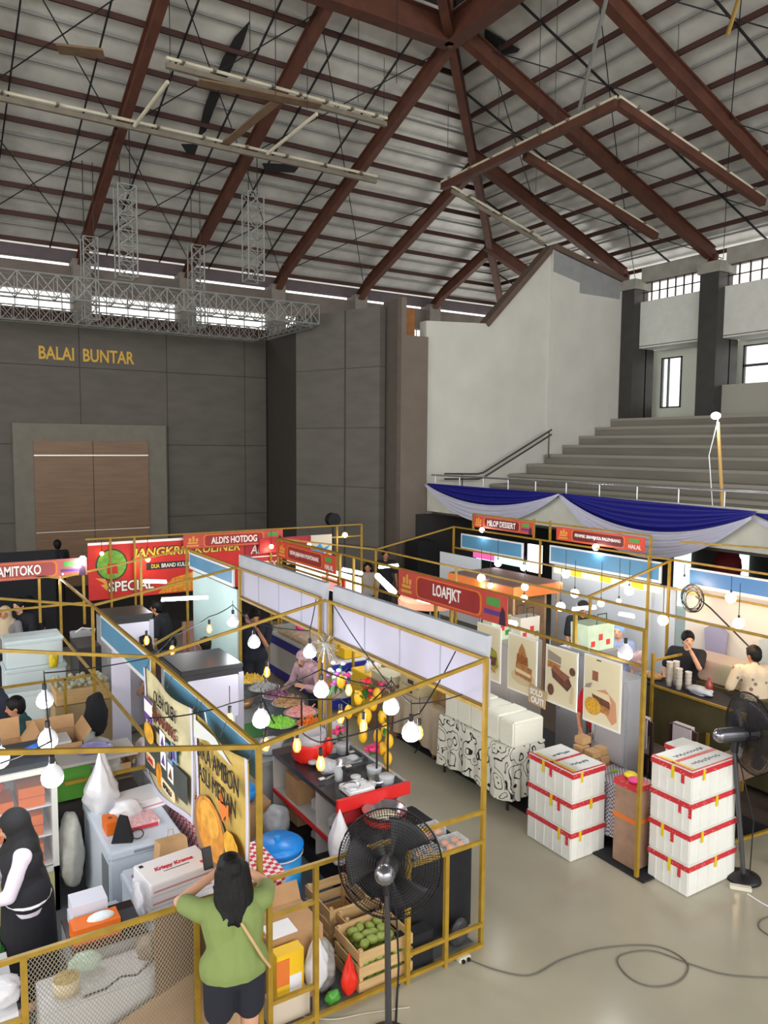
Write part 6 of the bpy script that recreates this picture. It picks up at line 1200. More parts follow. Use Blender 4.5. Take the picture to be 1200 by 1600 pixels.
# ---------------------------------------------------------------- drinks stall at the right
t = thing('drinks_counter', 'long black clothed counter crowded with cups in the drinks stall', 'counter', (9.1, 6.2, 0)); obj('counter_top', MB().box(8.83, 9.35, 4.0, 7.3, 0.96, 1.0), mat('cloth_black', '1C1B20', 0.85), t); obj('skirt', MB().box(8.84, 9.3, 4.0, 7.3, 0.1, 0.96), mat('skirt_olive', '4A4428', 0.8, var=0.2), t)
def cups(label, x, y, n, r=0.045, m=WPL):
    t = thing('cup_stack', label, 'cups', (x, y, 1.0), 0, 'stacks of plastic cups'); 
    for k in range(n): obj('cup', MB().lathe([(0, 0), (r*0.75, 0), (r, 0.09), (r*1.06, 0.095), (r*0.95, 0.09), (0, 0.02)], (x, y, 1.002+0.05*k), 14), m, t, smooth=True)
    return t
CUPM = mat('cup_milky', 'D2CCC4', 0.35)
for i, (x, y, n) in enumerate(((8.95, 6.75, 6), (9.05, 6.72, 6), (8.93, 6.58, 5), (9.05, 6.52, 4))): cups(('tall stack of milky cups nearest the post', 'tall stack of milky cups behind the first', 'third stack of milky cups on the black counter', 'shortest stack of milky cups on the black counter')[i], x, y, n, m=CUPM)
t = thing('sauce_bottle', 'dark red syrup bottle on the black counter', 'bottle', (9.05, 6.2, 1.0)); obj('bottle', MB().lathe([(0, 0), (0.05, 0), (0.05, 0.16), (0.02, 0.2), (0.02, 0.24), (0, 0.24)], (9.05, 6.2, 1.002), 14), mat('syrup_red', '8A2A1C', 0.3), t, smooth=True)
lump('plastic_bag', 'blue-white plastic bag lying on the black counter', (9.0, 6.3, 1.05), 0.13, (0.8, 1.5, 0.5), mat('bag_blueish', 'B4BCC8', 0.4, bump=0.6), 'bag', None, 61)
lump('food_packet', 'pile of yellowish cakes on the counter by the post', (9.05, 7.1, 1.04), 0.11, (1, 1.3, 0.5), mat('cakes_tan', 'C8A070', 0.6, var=0.3, scale=14), 'food', None, 62)
lump('hanging_bag', 'clear bags of pink drinks hanging by the post', (8.85, 7.2, 1.25), 0.13, (0.8, 1, 1.3), mat('bag_pink_clear', 'C8A8A8', 0.3, alpha=0.7, bump=0.6), 'bags', None, 63)
t = thing('produce_crate', 'clear lidded crate with orange and green food behind the counter', 'crate', (9.9, 6.5, 0.9)); obj('crate', MB().box(9.6, 10.1, 6.0, 7.0, 1.0, 1.3, 0.01), mat('crate_clear', 'D8C8BC', 0.4, alpha=0.6), t); obj('orange_food', MB().box(9.62, 9.9, 6.55, 6.9, 1.02, 1.2), mat('salmon', 'D88868', 0.6), t); obj('green_food', MB().box(9.62, 9.9, 6.1, 6.5, 1.02, 1.25), mat('lime_crate', '5AA038'), t)
o = obj('rear_counter', MB().box(9.5, 10.3, 4.2, 7.3, 0.02, 0.99), mat('skirt_olive', '4A4428')); tag(o, 'olive rear counter along the warm lit partition', 'counter')
for k, (x, y, lab) in enumerate(((7.97, 6.28, 'dark wooden chair with a white towel, nearer the fridge'), (8.15, 5.78, 'dark wooden chair with a white towel, second from the fridge'))):
    t = thing('wooden_chair', lab, 'chair', (x, y, 0), 0, 'chairs in front of the drinks counter'); DW = mat('chair_wood', '3A2620', 0.5)
    obj('seat', MB().box(x-0.2, x+0.2, y-0.2, y+0.2, 0.44, 0.48), DW, t)
    for sx in (-1, 1):
        for sy in (-1, 1): obj('leg', MB().box(x+sx*0.18-0.018, x+sx*0.18+0.018, y+sy*0.18-0.018, y+sy*0.18+0.018, 0.02, 0.44 if sx > 0 else 0.9), DW, t)
    obj('backrest', MB().box(x-0.195, x-0.165, y-0.18, y+0.18, 0.72, 0.9), DW, t)
    o = obj('towel', MB().box(x-0.215, x-0.2, y-0.13, y+0.13, 0.55, 0.93).box(x-0.16, x-0.145, y-0.13, y+0.13, 0.6, 0.93).box(x-0.215, x-0.145, y-0.13, y+0.13, 0.92, 0.94), mat('towel_grey', 'C4BCC0', 0.9)); tag(o, 'white towel over the back of the '+('chair nearer the fridge' if k == 0 else 'second chair'), 'towel', 'towels on chairs')
t = thing('low_table', 'low brown table with a drink cup in front of the drinks counter', 'table', (8.1, 5.3, 0)); obj('table_top', MB().box(7.6, 8.6, 4.9, 5.45, 0.6, 0.64), mat('table_brown2', '6E5848', 0.6), t)
for x in (7.65, 8.55):
    for y in (4.95, 5.4): obj('leg', MB().box(x-0.02, x+0.02, y-0.02, y+0.02, 0.02, 0.6), MATS['table_brown2'], t)
t = thing('drink_cup', 'clear cup of pale drink with a straw on the low brown table', 'cup', (8.3, 5.2, 0.64)); obj('cup', MB().lathe([(0, 0), (0.03, 0), (0.045, 0.13), (0.043, 0.13), (0.028, 0.01)], (8.3, 5.25, 0.641), 14), CLR, t, smooth=True); obj('drink', MB().lathe([(0, 0.005), (0.028, 0.005), (0.037, 0.08), (0, 0.08)], (8.3, 5.25, 0.641), 14), mat('drink', 'D8B88C', 0.3), t); obj('straw', MB().cyl((8.3, 5.25, 0.65), (8.32, 5.25, 0.84), 0.004, n=6), WPL, t)
# clothes rail
for i, (y, mm, lab) in enumerate(((7.1, mat('cloth_lavender', '9A98B4', 0.8), 'lavender shirt hanging on the partition behind the post'), (6.2, mat('cloth_paleblue', 'B4BEC0', 0.8), 'pale blue cloth hanging behind the man in black'), (5.85, mat('cloth_slate', '5A6470', 0.8), 'slate grey cloth hanging on the partition'), (5.1, mat('cloth_blush', 'D8A8A0', 0.8), 'pink and blue apron hanging behind the man in the batik shirt'), (4.9, mat('denim', '4A6A90', 0.8), 'denim apron hanging at the right'))):
    o = obj('hanging_cloth', MB().prism([(-0.16, 0), (0.16, 0), (0.2, 0.42), (0.08, 0.5), (-0.08, 0.5), (-0.2, 0.42)], (10.5, y, 1.1), LX, UZ, 0.03), mm); tag(o, lab, 'cloth', 'clothes on the partition')
# coil of cables
m_ = MB(); random.seed(9)
o0 = PX(1078, 935, 10.3)
for k in range(7):
    r_ = random.uniform(0.13, 0.2); cc = o0+Vector((0, random.uniform(-.05, .05), random.uniform(-.05, .05)))
    m_.tube([cc+Vector((0.01*k, r_*cos(a), r_*1.1*sin(a))) for a in [i*2*pi/18 for i in range(18)]], 0.007, 5, closed=True)
t = thing('cable_coil', 'tangled coil of black cable hanging from the warm lit back frame', 'cable', o0); obj('coil', m_, BLK, t)
obj('trailing_cable', MB().tube([o0+Vector((0, -0.1, 0.05)), PX(1110, 950, 10.3), PX(1150, 990, 10.2), PX(1170, 1010, 10.2)], 0.012), BLK, t)
# lit signs at the back
t = thing('menu_strip', 'bright lit menu strip under the leftmost blue fascia board', 'sign', (10.5, 12, 1.9)); obj('light_box', MB().box(10.46, 10.5, 11.0, 12.9, 1.9, 2.05), mat('menu_lit', 'B8E0E8', emit=1.4, ecol='A8D8E0'), t); obj('pink_panel', MB().box(10.45, 10.46, 12.3, 13.0, 1.92, 2.06), mat('menu_pink', 'E060A0', emit=1.0, ecol='E05090'), t)
t = thing('menu_strip', 'lit white shop sign standing between two posts at the dessert stall', 'sign', (10.6, 11.1, 1.9)); obj('light_box', MB().box(10.46, 10.5, 10.92, 11.3, 1.85, 2.4), mat('sign_lit', 'FFF0F4', emit=1.6, ecol='FFE8F0'), t)
t = thing('menu_strip', 'yellow and white lit menu strip beneath the middle blue fascia board', 'sign', (10.5, 9.4, 1.95)); obj('light_box', MB().box(10.5, 10.54, 8.2, 10.6, 1.92, 2.06), mat('menu_yellow', 'F0E8B0', emit=1.2, ecol='F0E4B0'), t)
for k in range(3): obj('yellow_panel', MB().box(10.49, 10.5, 8.5+k*0.7, 8.75+k*0.7, 1.93, 2.05), mat('menu_gold', 'F0C030', emit=0.8), t)
# pontianak stall lit interior
t = thing('menu_strip', 'bright white lit menu board below the orange banner facing the aisle', 'sign', (6.1, 12.2, 1.9)); obj('light_box', MB().box(6.35, 6.4, 10.9, 13.3, 1.75, 2.12), mat('menu_white', 'F4FFF8', emit=1.8), t); obj('pink_panel', MB().box(6.34, 6.35, 11.6, 12.2, 1.76, 1.98), mat('menu_rose', 'F09090', emit=1.0), t); obj('fruit_picture', MB().box(6.3, 6.33, 11.3, 11.55, 1.9, 2.05), mat('flower_red', 'D83A34'), t)
t = thing('peach_counter', 'round peach topped canopy in the aisle stall behind the coral banner', 'canopy', (7.0, 10.6, 1.6)); obj('canopy_top', MB().lathe([(0.55, 0), (0.5, 0.06), (0, 0.1)], (7.6, 10.6, 1.7), 24), mat('peach', 'D89878', 0.6), t); obj('scallop', MB().lathe([(0.55, -0.1), (0.56, 0)], (7.6, 10.6, 1.7), 24), mat('peach', 'D89878'), t); obj('pole', MB().cyl((7.6, 10.6, 0), (7.6, 10.6, 1.7), 0.02), CHROME, t)
t = thing('orange_canopy', 'brown topped orange canopy of the stall below the leftmost fascia board', 'canopy', (9.0, 10.2, 1.6)); obj('roof', MB().box(8.6, 9.7, 9.6, 11.4, 1.93, 1.97), mat('canopy_brown', '8A6A5C', 0.7), t); obj('valance', MB().box(8.58, 8.6, 9.6, 11.4, 1.78, 1.96).box(8.58, 9.7, 9.58, 9.6, 1.78, 1.96), BOR, t)
for x, y in ((8.65, 9.65), (9.65, 9.65), (8.65, 11.35), (9.65, 11.35)): obj('pole', MB().cyl((x, y, 0), (x, y, 1.93), 0.02), CARD, t)
o = obj('stall_backdrop', MB().box(9.4, 9.45, 9.7, 11.3, 0.0, 1.75), mat('backdrop_tan', '9A7A5C', 0.7, var=0.2)); tag(o, 'tan backdrop panel under the brown topped canopy', 'panel')
# under gallery: bright doorway, cupboards
for (ya, yb, lab) in ((8.6, 9.25, 'bright daylight doorway beneath the gallery, larger'), (7.0, 7.25, 'narrow bright doorway slit beneath the gallery'), (6.3, 6.75, 'bright doorway beneath the gallery at the far right')):
    pass
for px0, px1, nm_ in ((1056, 1080, 1), (1144, 1152, 2), (1158, 1171, 3)):
    a, b = PX(px0, 850, 17.95), PX(px1, 850, 17.95)
    dd = struct('door_%d' % (nm_+1), MB().box(17.9, 17.98, b.y, a.y, 0.0, 2.4), mat('daylit_glass', 'DDF4F0', emit=1.3, ecol='DDF4F0'))
o = obj('air_unit', MB().box(13.0, 13.5, 6.6, 7.6, 1.6, 2.1, 0.01), mat('unit_grey', 'A0A4AC', 0.5)); tag(o, 'grey ventilation unit with two dark slots under the gallery', 'air conditioner')
o['label'] = o['label']; obj('slot', MB().box(12.99, 13.0, 6.75, 7.05, 1.8, 1.95), BLK, o); obj('slot', MB().box(12.99, 13.0, 7.15, 7.45, 1.8, 1.95), BLK, o)
o = obj('unit_stand', MB().box(13.02, 13.48, 6.65, 7.55, 0, 1.598), mat('stand_dark', '3A3838', 0.7)); tag(o, 'dark stand carrying the grey ventilation unit', 'stand')
lump('red_coat', 'dark red garment hanging under the gallery', (14.0, 9.3, 1.95), 0.4, (0.6, 0.8, 0.9), mat('garment_red', '7A1C24', 0.8), 'clothes', None, 71)
lump('white_garment', 'pale garments hanging below the dark red one', (13.9, 9.1, 1.4), 0.4, (0.5, 0.9, 0.8), mat('garment_pale', 'B0B0B4', 0.8), 'clothes', None, 72)
o = obj('loudspeaker_cabinet', MB().box(11.0, 11.6, 15.9, 16.5, 0, 1.9), BLK); tag(o, 'large black cabinet at the foot of the taupe pillar', 'cabinet')
# ---------------------------------------------------------------- floor cables, sockets
def cable(label, pts, m, r=0.0055):
    P = [Vector((p[0], p[1], r+0.001)) for p in pts]; Q = []
    for i in range(len(P)-1):
        p0, p1, p2, p3 = P[max(i-1, 0)], P[i], P[i+1], P[min(i+2, len(P)-1)]
        for k in range(6):
            t_ = k/6; Q.append(0.5*((2*p1)+(p2-p0)*t_+(2*p0-5*p1+4*p2-p3)*t_**2+(3*p1-p0-3*p2+p3)*t_**3))
    Q.append(P[-1]); o = obj('floor_cable', MB().tube(Q, r), m); tag(o, label, 'cable'); return o
GC = mat('cable_grey', '5E5A54', 0.6)
cable('long grey-brown cable looping across the bare floor at the lower right', [PZ(*p)[:2] for p in ((736, 1502), (780, 1518), (830, 1525), (880, 1500), (940, 1483), (1010, 1478), (1050, 1488), (1075, 1510), (1060, 1535), (1020, 1543), (985, 1530), (965, 1505), (975, 1492), (1020, 1487), (1080, 1508), (1140, 1525), (1230, 1530))], GC)
cable('black cable from the fan to the socket block', [PZ(*p)[:2] for p in ((618, 1600), (622, 1545), (640, 1520), (680, 1505), (714, 1500))], BLK)
cable('thin pale cable lying along the floor in front of the fence', [PZ(*p)[:2] for p in ((430, 1572), (470, 1588), (520, 1594), (570, 1585), (640, 1575))], mat('cable_pale', 'B0A898', 0.6), 0.006)
cable('white cable running off the right edge from the socket by the fan', [PZ(*p)[:2] for p in ((1168, 1398), (1190, 1412), (1215, 1425))], WPL, 0.007)
cable('thin grey cable curling at the right edge of the floor', [PZ(*p)[:2] for p in ((1215, 1430), (1190, 1438), (1186, 1450), (1200, 1462))], GC, 0.005)
c = PZ(724, 1500); t = thing('socket_block', 'white extension socket block with two black plugs on the floor', 'socket', (c.x, c.y, 0)); obj('block', MB().box(c.x-0.06, c.x+0.06, c.y-0.03, c.y+0.03, 0.001, 0.04, 0.006), mat('socket_cream', 'CFCBBB', 0.5), t)
for s_ in (-0.03, 0.025): obj('plug', MB().box(c.x+s_-0.014, c.x+s_+0.014, c.y-0.055, c.y-0.03, 0.006, 0.034, 0.004), BLK, t)
c = PZ(1157, 1390); o = obj('socket_block', MB().box(-0.1, 0.1, -0.03, 0.03, 0.001, 0.04, 0.006), mat('socket_cream', 'CFCBBB'), recentre=False); place(o, (c.x, c.y, 0), -0.9); tag(o, 'white extension socket lying near the right-hand fan base', 'socket')
# ---------------------------------------------------------------- fans
CAGE = mat('cage_black', '1A1A1C', 0.4, metal=0.3); GUN = mat('motor_gunmetal', '5A5A60', 0.3, metal=0.7)
def fan(label, base, h, axis, R, dense=110):
    base = Vector(base); ax = Vector(axis).normalized(); t = thing('pedestal_fan', label, 'fan', base, 0, None); c = base+Vector((0, 0, h)); back = c-ax*0.16
    obj('pole', MB().cyl(base+Vector((0, 0, 0.04)), back+Vector((0, 0, -0.16)), 0.026, 0.02), GUN, t)
    obj('base', MB().lathe([(0, 0), (0.17, 0), (0.16, 0.03), (0.05, 0.06), (0, 0.06)], base, 24), BLK, t, smooth=True)
    mt = obj('motor', MB().cyl(back-ax*0.16, back+ax*0.1, 0.07, 0.075, 20), GUN, t, smooth=False)
    obj('motor_cap', MB().ball(back-ax*0.16, 0.069, (1, 1, 1), n=16), mat('cap_chrome', '8A8A90', 0.2, metal=0.8), t, smooth=True)
    obj('neck_joint', MB().cyl(back+Vector((0, 0, -0.18)), back+Vector((0, 0, -0.05)), 0.035), BLK, t)
    Q = ax.to_track_quat('Z', 'Y')
    def P(r, a, z): return c+Q @ Vector((r*cos(a), r*sin(a), z))
    for s_, nm_ in ((-1, 'rear_cage'), (1, 'front_cage')):
        m_ = MB()
        def zz(r): return s_*0.085*(1-(r/R)**2.5)**0.5 if r < R else 0
        for k in range(1, 19):
            r = R*k/18; m_.tube([P(r, 2*pi*i/40, zz(r)) for i in range(40)], 0.0022 if k < 18 else 0.007, 3 if k < 18 else 6, closed=True)
        for i in range(dense):
            a = 2*pi*i/dense+(0.03 if s_ > 0 else 0); m_.tube([P(r, a, zz(r)) for r in (R*0.1, R*0.35, R*0.6, R*0.8, R*0.93, R)], 0.0019, 3)
        obj(nm_, m_, CAGE, t)
    for b in range(3):
        m_ = MB()
        def f(u, v):
            r = 0.06+(R*0.86-0.06)*u; a = b*2*pi/3+(v-0.5)*(0.9+0.4*u)*(0.9 if u > 0.1 else 1); return P(r, a, (v-0.5)*0.07)
        m_.grid(f, 8, 8, 0.004); obj('blade', m_, mat('blade_dark', '2A2A2E', 0.5), t, smooth=True)
    obj('hub', MB().cyl(c-ax*0.03, c+ax*0.04, 0.06), BLK, t)
    obj('power_cable', MB().tube([back-ax*0.05+Vector((0, 0, -0.03)), back+Vector((0.05, -0.04, -0.3)), base+Vector((0.05, -0.05, 0.6)), base+Vector((0.03, -0.05, 0.1)), base+Vector((0.14, -0.02, 0.012))], 0.007), BLK, t)
    return t
fan('large black cage pedestal fan in the foreground behind the fence line', (2.83, 4.40, 0), 1.35, (0.62, 0.76, -0.28), 0.37)
fan('pedestal fan seen nearly edge-on at the right photo edge', (7.0, 4.32, 0), 1.5, (0.93, -0.42, 0.02), 0.4)
# ================================================================== PEOPLE
SKM = mat('skin', 'B07A5C', 0.55, var=0.05); SKL = mat('skin_light', 'C4957A', 0.55, var=0.05); HAIRM = mat('hair_black', '0B0A0B', 0.6, bump=0.5, scale=40, stretch=(1, 1, 0.12), spec=0.25)
def cap(m_, p, q, r1, r2, n=12): m_.cyl(p, q, r1, r2, n); m_.ball(p, r1, n=n); m_.ball(q, r2, n=n)
def hand_bm(W_, d, nrm, curl=0.5, side=1):
    """five separate fingers leaving a palm; W_ wrist, d direction, nrm palm normal"""
    d = Vector(d).normalized(); nrm = Vector(nrm); nrm = (nrm-d*nrm.dot(d)).normalized(); s_ = d.cross(nrm)*side; m_ = MB(); W_ = Vector(W_)
    for k in range(4): cap(m_, W_+d*0.01+s_*(k-1.5)*0.014, W_+d*0.085+s_*(k-1.5)*0.02, 0.015, 0.0115, 8)
    for k, L_ in enumerate((0.062, 0.074, 0.068, 0.052)):
        p = W_+d*0.088+s_*(1.5-k)*0.0205; v = d
        for j in range(3):
            q = p+v*L_*(0.45, 0.32, 0.23)[j]; cap(m_, p, q, 0.0088-0.001*j, 0.008-0.001*j, 7); p = q
            v = (v*cos(curl*0.8)+nrm*sin(curl*0.8)).normalized()
    p = W_+d*0.025+s_*0.024; v = (d*0.6+s_*0.8+nrm*0.25).normalized()
    for j in range(2): q = p+v*0.036; cap(m_, p, q, 0.011-0.001*j, 0.0095-0.001*j, 7); p = q; v = (v+d*0.5+nrm*0.3).normalized()
    return remesh(m_, 0.0045, 1)
def human(name, label, loc, rz, h=1.65, lean=0.0, face=(0, 1, 0), hands=((-.25, .2, .85), (.25, .2, .85)), elbows=None, shirt=None, sleeve=0.5, pants=None, short=False, hair='short', skin=SKM, hairm=HAIRM, skirt=False, vox=0.014, width=1.0, collar=None, shirtlow=0.0, fem=False, group=None, cat='person'):
    k = h/1.65; t = thing('person', label, cat, loc, 0, group); base = Vector(loc)
    R = Matrix.Rotation(rz, 3, 'Z')
    def X(p): return base+R @ (Vector(p)*k)
    cl, sl = cos(lean), sin(lean)
    def T(x, y, z): # torso point, z above the hip pivot 0.9
        zz = z-0.9; return Vector((x, y*cl+zz*sl-0.0, 0.9+zz*cl-y*sl))
    w = width; hipw = 0.095 if fem else 0.085; shw = (0.165 if fem else 0.19)*w
    HIP = [(-hipw, 0, 0.88), (hipw, 0, 0.88)]; KN = [(-hipw*1.05, 0.02, 0.48), (hipw*1.05, 0.02, 0.48)]; AN = [(-hipw*1.1, -0.02, 0.08), (hipw*1.1, -0.02, 0.08)]
    SH = [T(-shw, 0, 1.34), T(shw, 0, 1.34)]
    f = Vector(face).normalized(); hc = T(0, 0.015, 1.44)+Vector((0, 0, 0.095))+f*0.02
    body = MB()
    for i in (0, 1):
        cap(body, X(HIP[i]), X(KN[i]), 0.082*k, 0.055*k); cap(body, X(KN[i]), X(AN[i]), 0.052*k, 0.034*k); cap(body, X(AN[i]), X((AN[i][0], 0.12, 0.035)), 0.036*k, 0.03*k)
    cap(body, X(T(0, 0, 0.94)), X(T(0, 0, 1.08)), 0.095*k, 0.088*k); cap(body, X(T(0, 0, 1.08)), X(T(0, 0, 1.24)), 0.09*k, 0.1*k); cap(body, X(SH[0]), X(SH[1]), 0.058*k, 0.058*k)
    cap(body, X(T(0, 0, 1.3)), X(hc-Vector((0, 0, 0.06))), 0.058*k, 0.05*k)
    rot = Vector((f.x, f.y, 0)); yaw = math.atan2(-f.x, f.y); HR = R @ Matrix.Rotation(yaw, 3, 'Z') @ Matrix.Rotation(math.asin(max(-1, min(1, f.z))), 3, 'X')
    def HD(p): return X(hc)+HR @ (Vector(p)*k)
    E_ = HR.to_euler()
    body.ball(HD((0, 0, 0.01)), 0.1*k, (0.80, 0.95, 1.08), n=16, rot=E_); body.ball(HD((0, 0.035, -0.055)), 0.06*k, (0.9, 0.95, 0.95), n=12, rot=E_)
    cap(body, HD((0, 0.088, 0.01)), HD((0, 0.108, -0.022)), 0.010*k, 0.016*k, 8)
    for s_ in (-1, 1): body.ball(HD((s_*0.082, -0.005, -0.01)), 0.026*k, (0.45, 0.8, 1.2), n=8, rot=E_)
    body.ball(HD((0, 0.083, -0.055)), 0.018*k, (1.4, 0.6, 0.6), n=8, rot=E_)
    arms = []
    for i in (0, 1):
        S_, Wt = SH[i], Vector(hands[i]); a, b = 0.285, 0.25; dv = Wt-S_; D_ = dv.length
        if D_ > a+b-0.01: Wt = S_+dv*((a+b-0.01)/D_); dv = Wt-S_; D_ = dv.length
        if elbows and elbows[i] is not None: El = Vector(elbows[i])
        else:
            x_ = (a*a-b*b+D_*D_)/(2*D_); hh = math.sqrt(max(0, a*a-x_*x_)); out = Vector(((-1, 1)[i]*0.6, -0.35, -1.0)); n_ = dv.normalized(); out = (out-n_*out.dot(n_)).normalized(); El = S_+n_*x_+out*hh
        arms.append((S_, El, Wt)); cap(body, X(S_), X(El), 0.046*k, 0.038*k); cap(body, X(El), X(Wt), 0.037*k, 0.026*k)
    out = remesh(body, vox, 2)
    for i, (S_, El, Wt) in enumerate(arms):
        d = R @ (Wt-El); nn = R @ Vector(((1, -1)[i]*0.6, 0.3, -0.5))
        hb = hand_bm(X(Wt)-d.normalized()*0.012, d, nn, 0.55, (1, -1)[i]); me = bpy.data.meshes.new('t'); hb.bm.to_mesh(me); hb.bm.free(); out.bm.from_mesh(me); bpy.data.meshes.remove(me)
    obj('body', out, skin, t, smooth=True)
    # eyes and brows
    for s_ in (-1, 1): obj('eye', MB().ball(HD((s_*0.032, 0.083, 0.012)), 0.011*k, (1.3, 0.5, 0.7), n=8, rot=E_), LBK, t, smooth=True)
    # clothing
    if shirt:
        m_ = MB(); lo = 0.88-shirtlow
        cap(m_, X(T(-0.075*w, 0, lo+0.03)), X(T(0.075*w, 0, lo+0.03)), 0.135*k, 0.135*k); cap(m_, X(T(-0.03, 0, lo+0.03)), X(T(-0.03, 0, 1.1)), 0.135*k*w, 0.118*k*w); cap(m_, X(T(0.03, 0, lo+0.03)), X(T(0.03, 0, 1.1)), 0.135*k*w, 0.118*k*w)
        cap(m_, X(T(-0.04*w, 0, 1.08)), X(T(-0.06*w, 0, 1.27)), 0.118*k, 0.136*k); cap(m_, X(T(0.04*w, 0, 1.08)), X(T(0.06*w, 0, 1.27)), 0.128*k, 0.136*k); cap(m_, X(SH[0]), X(SH[1]), 0.072*k, 0.072*k); cap(m_, X(T(0, 0, 1.3)), X(T(0, 0, 1.39)), 0.085*k, 0.062*k)
        for S_, El, Wt in arms:
            if sleeve <= 0.6: cap(m_, X(S_), X(S_+(El-S_)*min(1, sleeve*1.6)), 0.072*k, 0.066*k)
            else: cap(m_, X(S_), X(El), 0.068*k, 0.055*k); cap(m_, X(El), X(El+(Wt-El)*0.85), 0.055*k, 0.042*k)
        sh = remesh(m_, max(vox, 0.012), 2); zl = X((0, 0, lo-0.02)).z
        g = sh.bm; bmesh.ops.bisect_plane(g, geom=g.verts[:]+g.edges[:]+g.faces[:], plane_co=(0, 0, zl), plane_no=(0, 0, 1), clear_inner=True)
        obj('shirt', sh, shirt, t, smooth=True)
        if collar: obj('collar', MB().tube([X(T(0.062*cos(a), 0.062*sin(a), 1.42)) for a in [i*pi/8 for i in range(16)]], 0.008*k, closed=True), collar, t)
    if pants:
        m_ = MB(); cap(m_, X((-hipw*0.8, 0, 0.93)), X((hipw*0.8, 0, 0.93)), 0.118*k, 0.118*k)
        if skirt: cap(m_, X((0, 0, 0.9)), X((0, 0, 0.3)), 0.195*k, 0.22*k, 18)
        else:
            for i in (0, 1):
                if short: q = Vector(HIP[i])+(Vector(KN[i])-Vector(HIP[i]))*0.5; cap(m_, X(HIP[i]), X(q), 0.108*k, 0.100*k)
                else: cap(m_, X(HIP[i]), X(KN[i]), 0.098*k, 0.07*k); cap(m_, X(KN[i]), X(AN[i]), 0.068*k, 0.052*k)
        pb = remesh(m_, max(vox, 0.012), 2); g = pb.bm
        zc = X((0, 0, 0.6 if short else (0.12 if skirt else 0.06))).z
        bmesh.ops.bisect_plane(g, geom=g.verts[:]+g.edges[:]+g.faces[:], plane_co=(0, 0, zc), plane_no=(0, 0, 1), clear_inner=True)
        obj('skirt' if skirt else ('shorts' if short else 'trousers'), pb, pants, t, smooth=True)
    # hair
    m_ = MB()
    if hair in ('short', 'long', 'cap'):
        m_.ball(HD((0, -0.014, 0.028)), 0.108*k, (0.86, 0.95, 0.98), n=18, rot=E_); m_.ball(HD((0, -0.035, -0.01)), 0.095*k, (0.85, 0.8, 1.0), n=14, rot=E_); m_.ball(HD((0, 0.05, 0.085)), 0.05*k, (1.2, 0.8, 0.5), n=12, rot=E_)
        if hair == 'long':
            for i in range(7):
                a = -1.1+2.2*i/6; top = HD((0.085*sin(a), -0.05*cos(a)-0.02, 0.03)); mid = HD((0.10*sin(a), -0.075*cos(a)-0.02, -0.12)); bot = HD((0.10*sin(a)+0.012*sin(i*3), -0.10-0.02*cos(a), -0.225-0.03*cos(a)-0.02*(i % 2)))
                cap(m_, top, mid, 0.04*k, 0.042*k, 8); cap(m_, mid, bot, 0.044*k, 0.03*k, 8)
        obj('hair', remesh(m_, 0.01, 1), hairm, t, smooth=True)
        if hair == 'cap':
            c_ = MB().ball(HD((0, 0, 0.05)), 0.11*k, (0.9, 0.98, 0.8), n=16, rot=E_); g = c_.bm; obj('cap', c_, mat('cap_black', '16181C', 0.8), t, smooth=True); obj('cap_stripe', MB().tube([HD((0.1*cos(a), 0.108*sin(a), 0.06)) for a in [i*pi/8 for i in range(16)]], 0.005, closed=True), WPL, t)
    elif hair == 'hijab':
        m_.ball(HD((0, -0.012, 0.02)), 0.122*k, (0.88, 0.95, 1.0), n=18, rot=E_); cap(m_, HD((0, -0.02, -0.02)), X(T(0, 0, 1.36)), 0.1*k, 0.13*k, 16); cap(m_, X(T(-0.07, -0.02, 1.34)), X(T(0.07, -0.02, 1.34)), 0.115*k, 0.115*k); cap(m_, X(T(0, 0.02, 1.34)), X(T(0, 0.04, 1.2)), 0.13*k, 0.12*k)
        hb = remesh(m_, 0.012, 3)
        # face opening
        fc = HD((0, 0.115, -0.01)); bmesh.ops.delete(hb.bm, geom=[v for v in hb.bm.verts if (v.co-fc).length < 0.07*k], context='VERTS')
        obj('headscarf', hb, hairm, t, smooth=True)
    return t
# the woman in green leaning on the fence
GT = mat('shirt_olive', '75864C', 0.85, var=0.06, scale=5, bump=0.25); NV = mat('shorts_navy', '171A26', 0.9, bump=0.2)
g = human('person', 'woman in an olive green t-shirt and navy shorts leaning on the fence, seen from behind', (1.69, 4.47, 0), -0.18, 1.66, 0.12, (-0.1, 1, -0.15),
      ((-0.02, 0.44, 1.36), (0.12, 0.46, 1.36)), ((-0.30, 0.33, 1.26), (0.29, 0.33, 1.26)), GT, 0.42, NV, True, 'long', SKL, vox=0.009, width=1.22, shirtlow=-0.06, fem=True)
OFFg = Vector(g.location)
obj('bag_strap', MB().tube([Vector(p) for p in ((1.70, 4.37, 1.30), (1.76, 4.33, 1.18), (1.82, 4.32, 1.06), (1.88, 4.34, 0.96), (1.905, 4.42, 0.9))], 0.010), mat('strap_beige', 'B89A6A', 0.6), g)
o = obj('phone', MB().box(-0.036, 0.036, -0.005, 0.005, 0, 0.15, 0.004), BLK, recentre=False); place(o, (1.70, 4.97, 1.36), 0.1, (-0.3, 0)); tag(o, 'dark phone held up by the woman in green', 'phone')
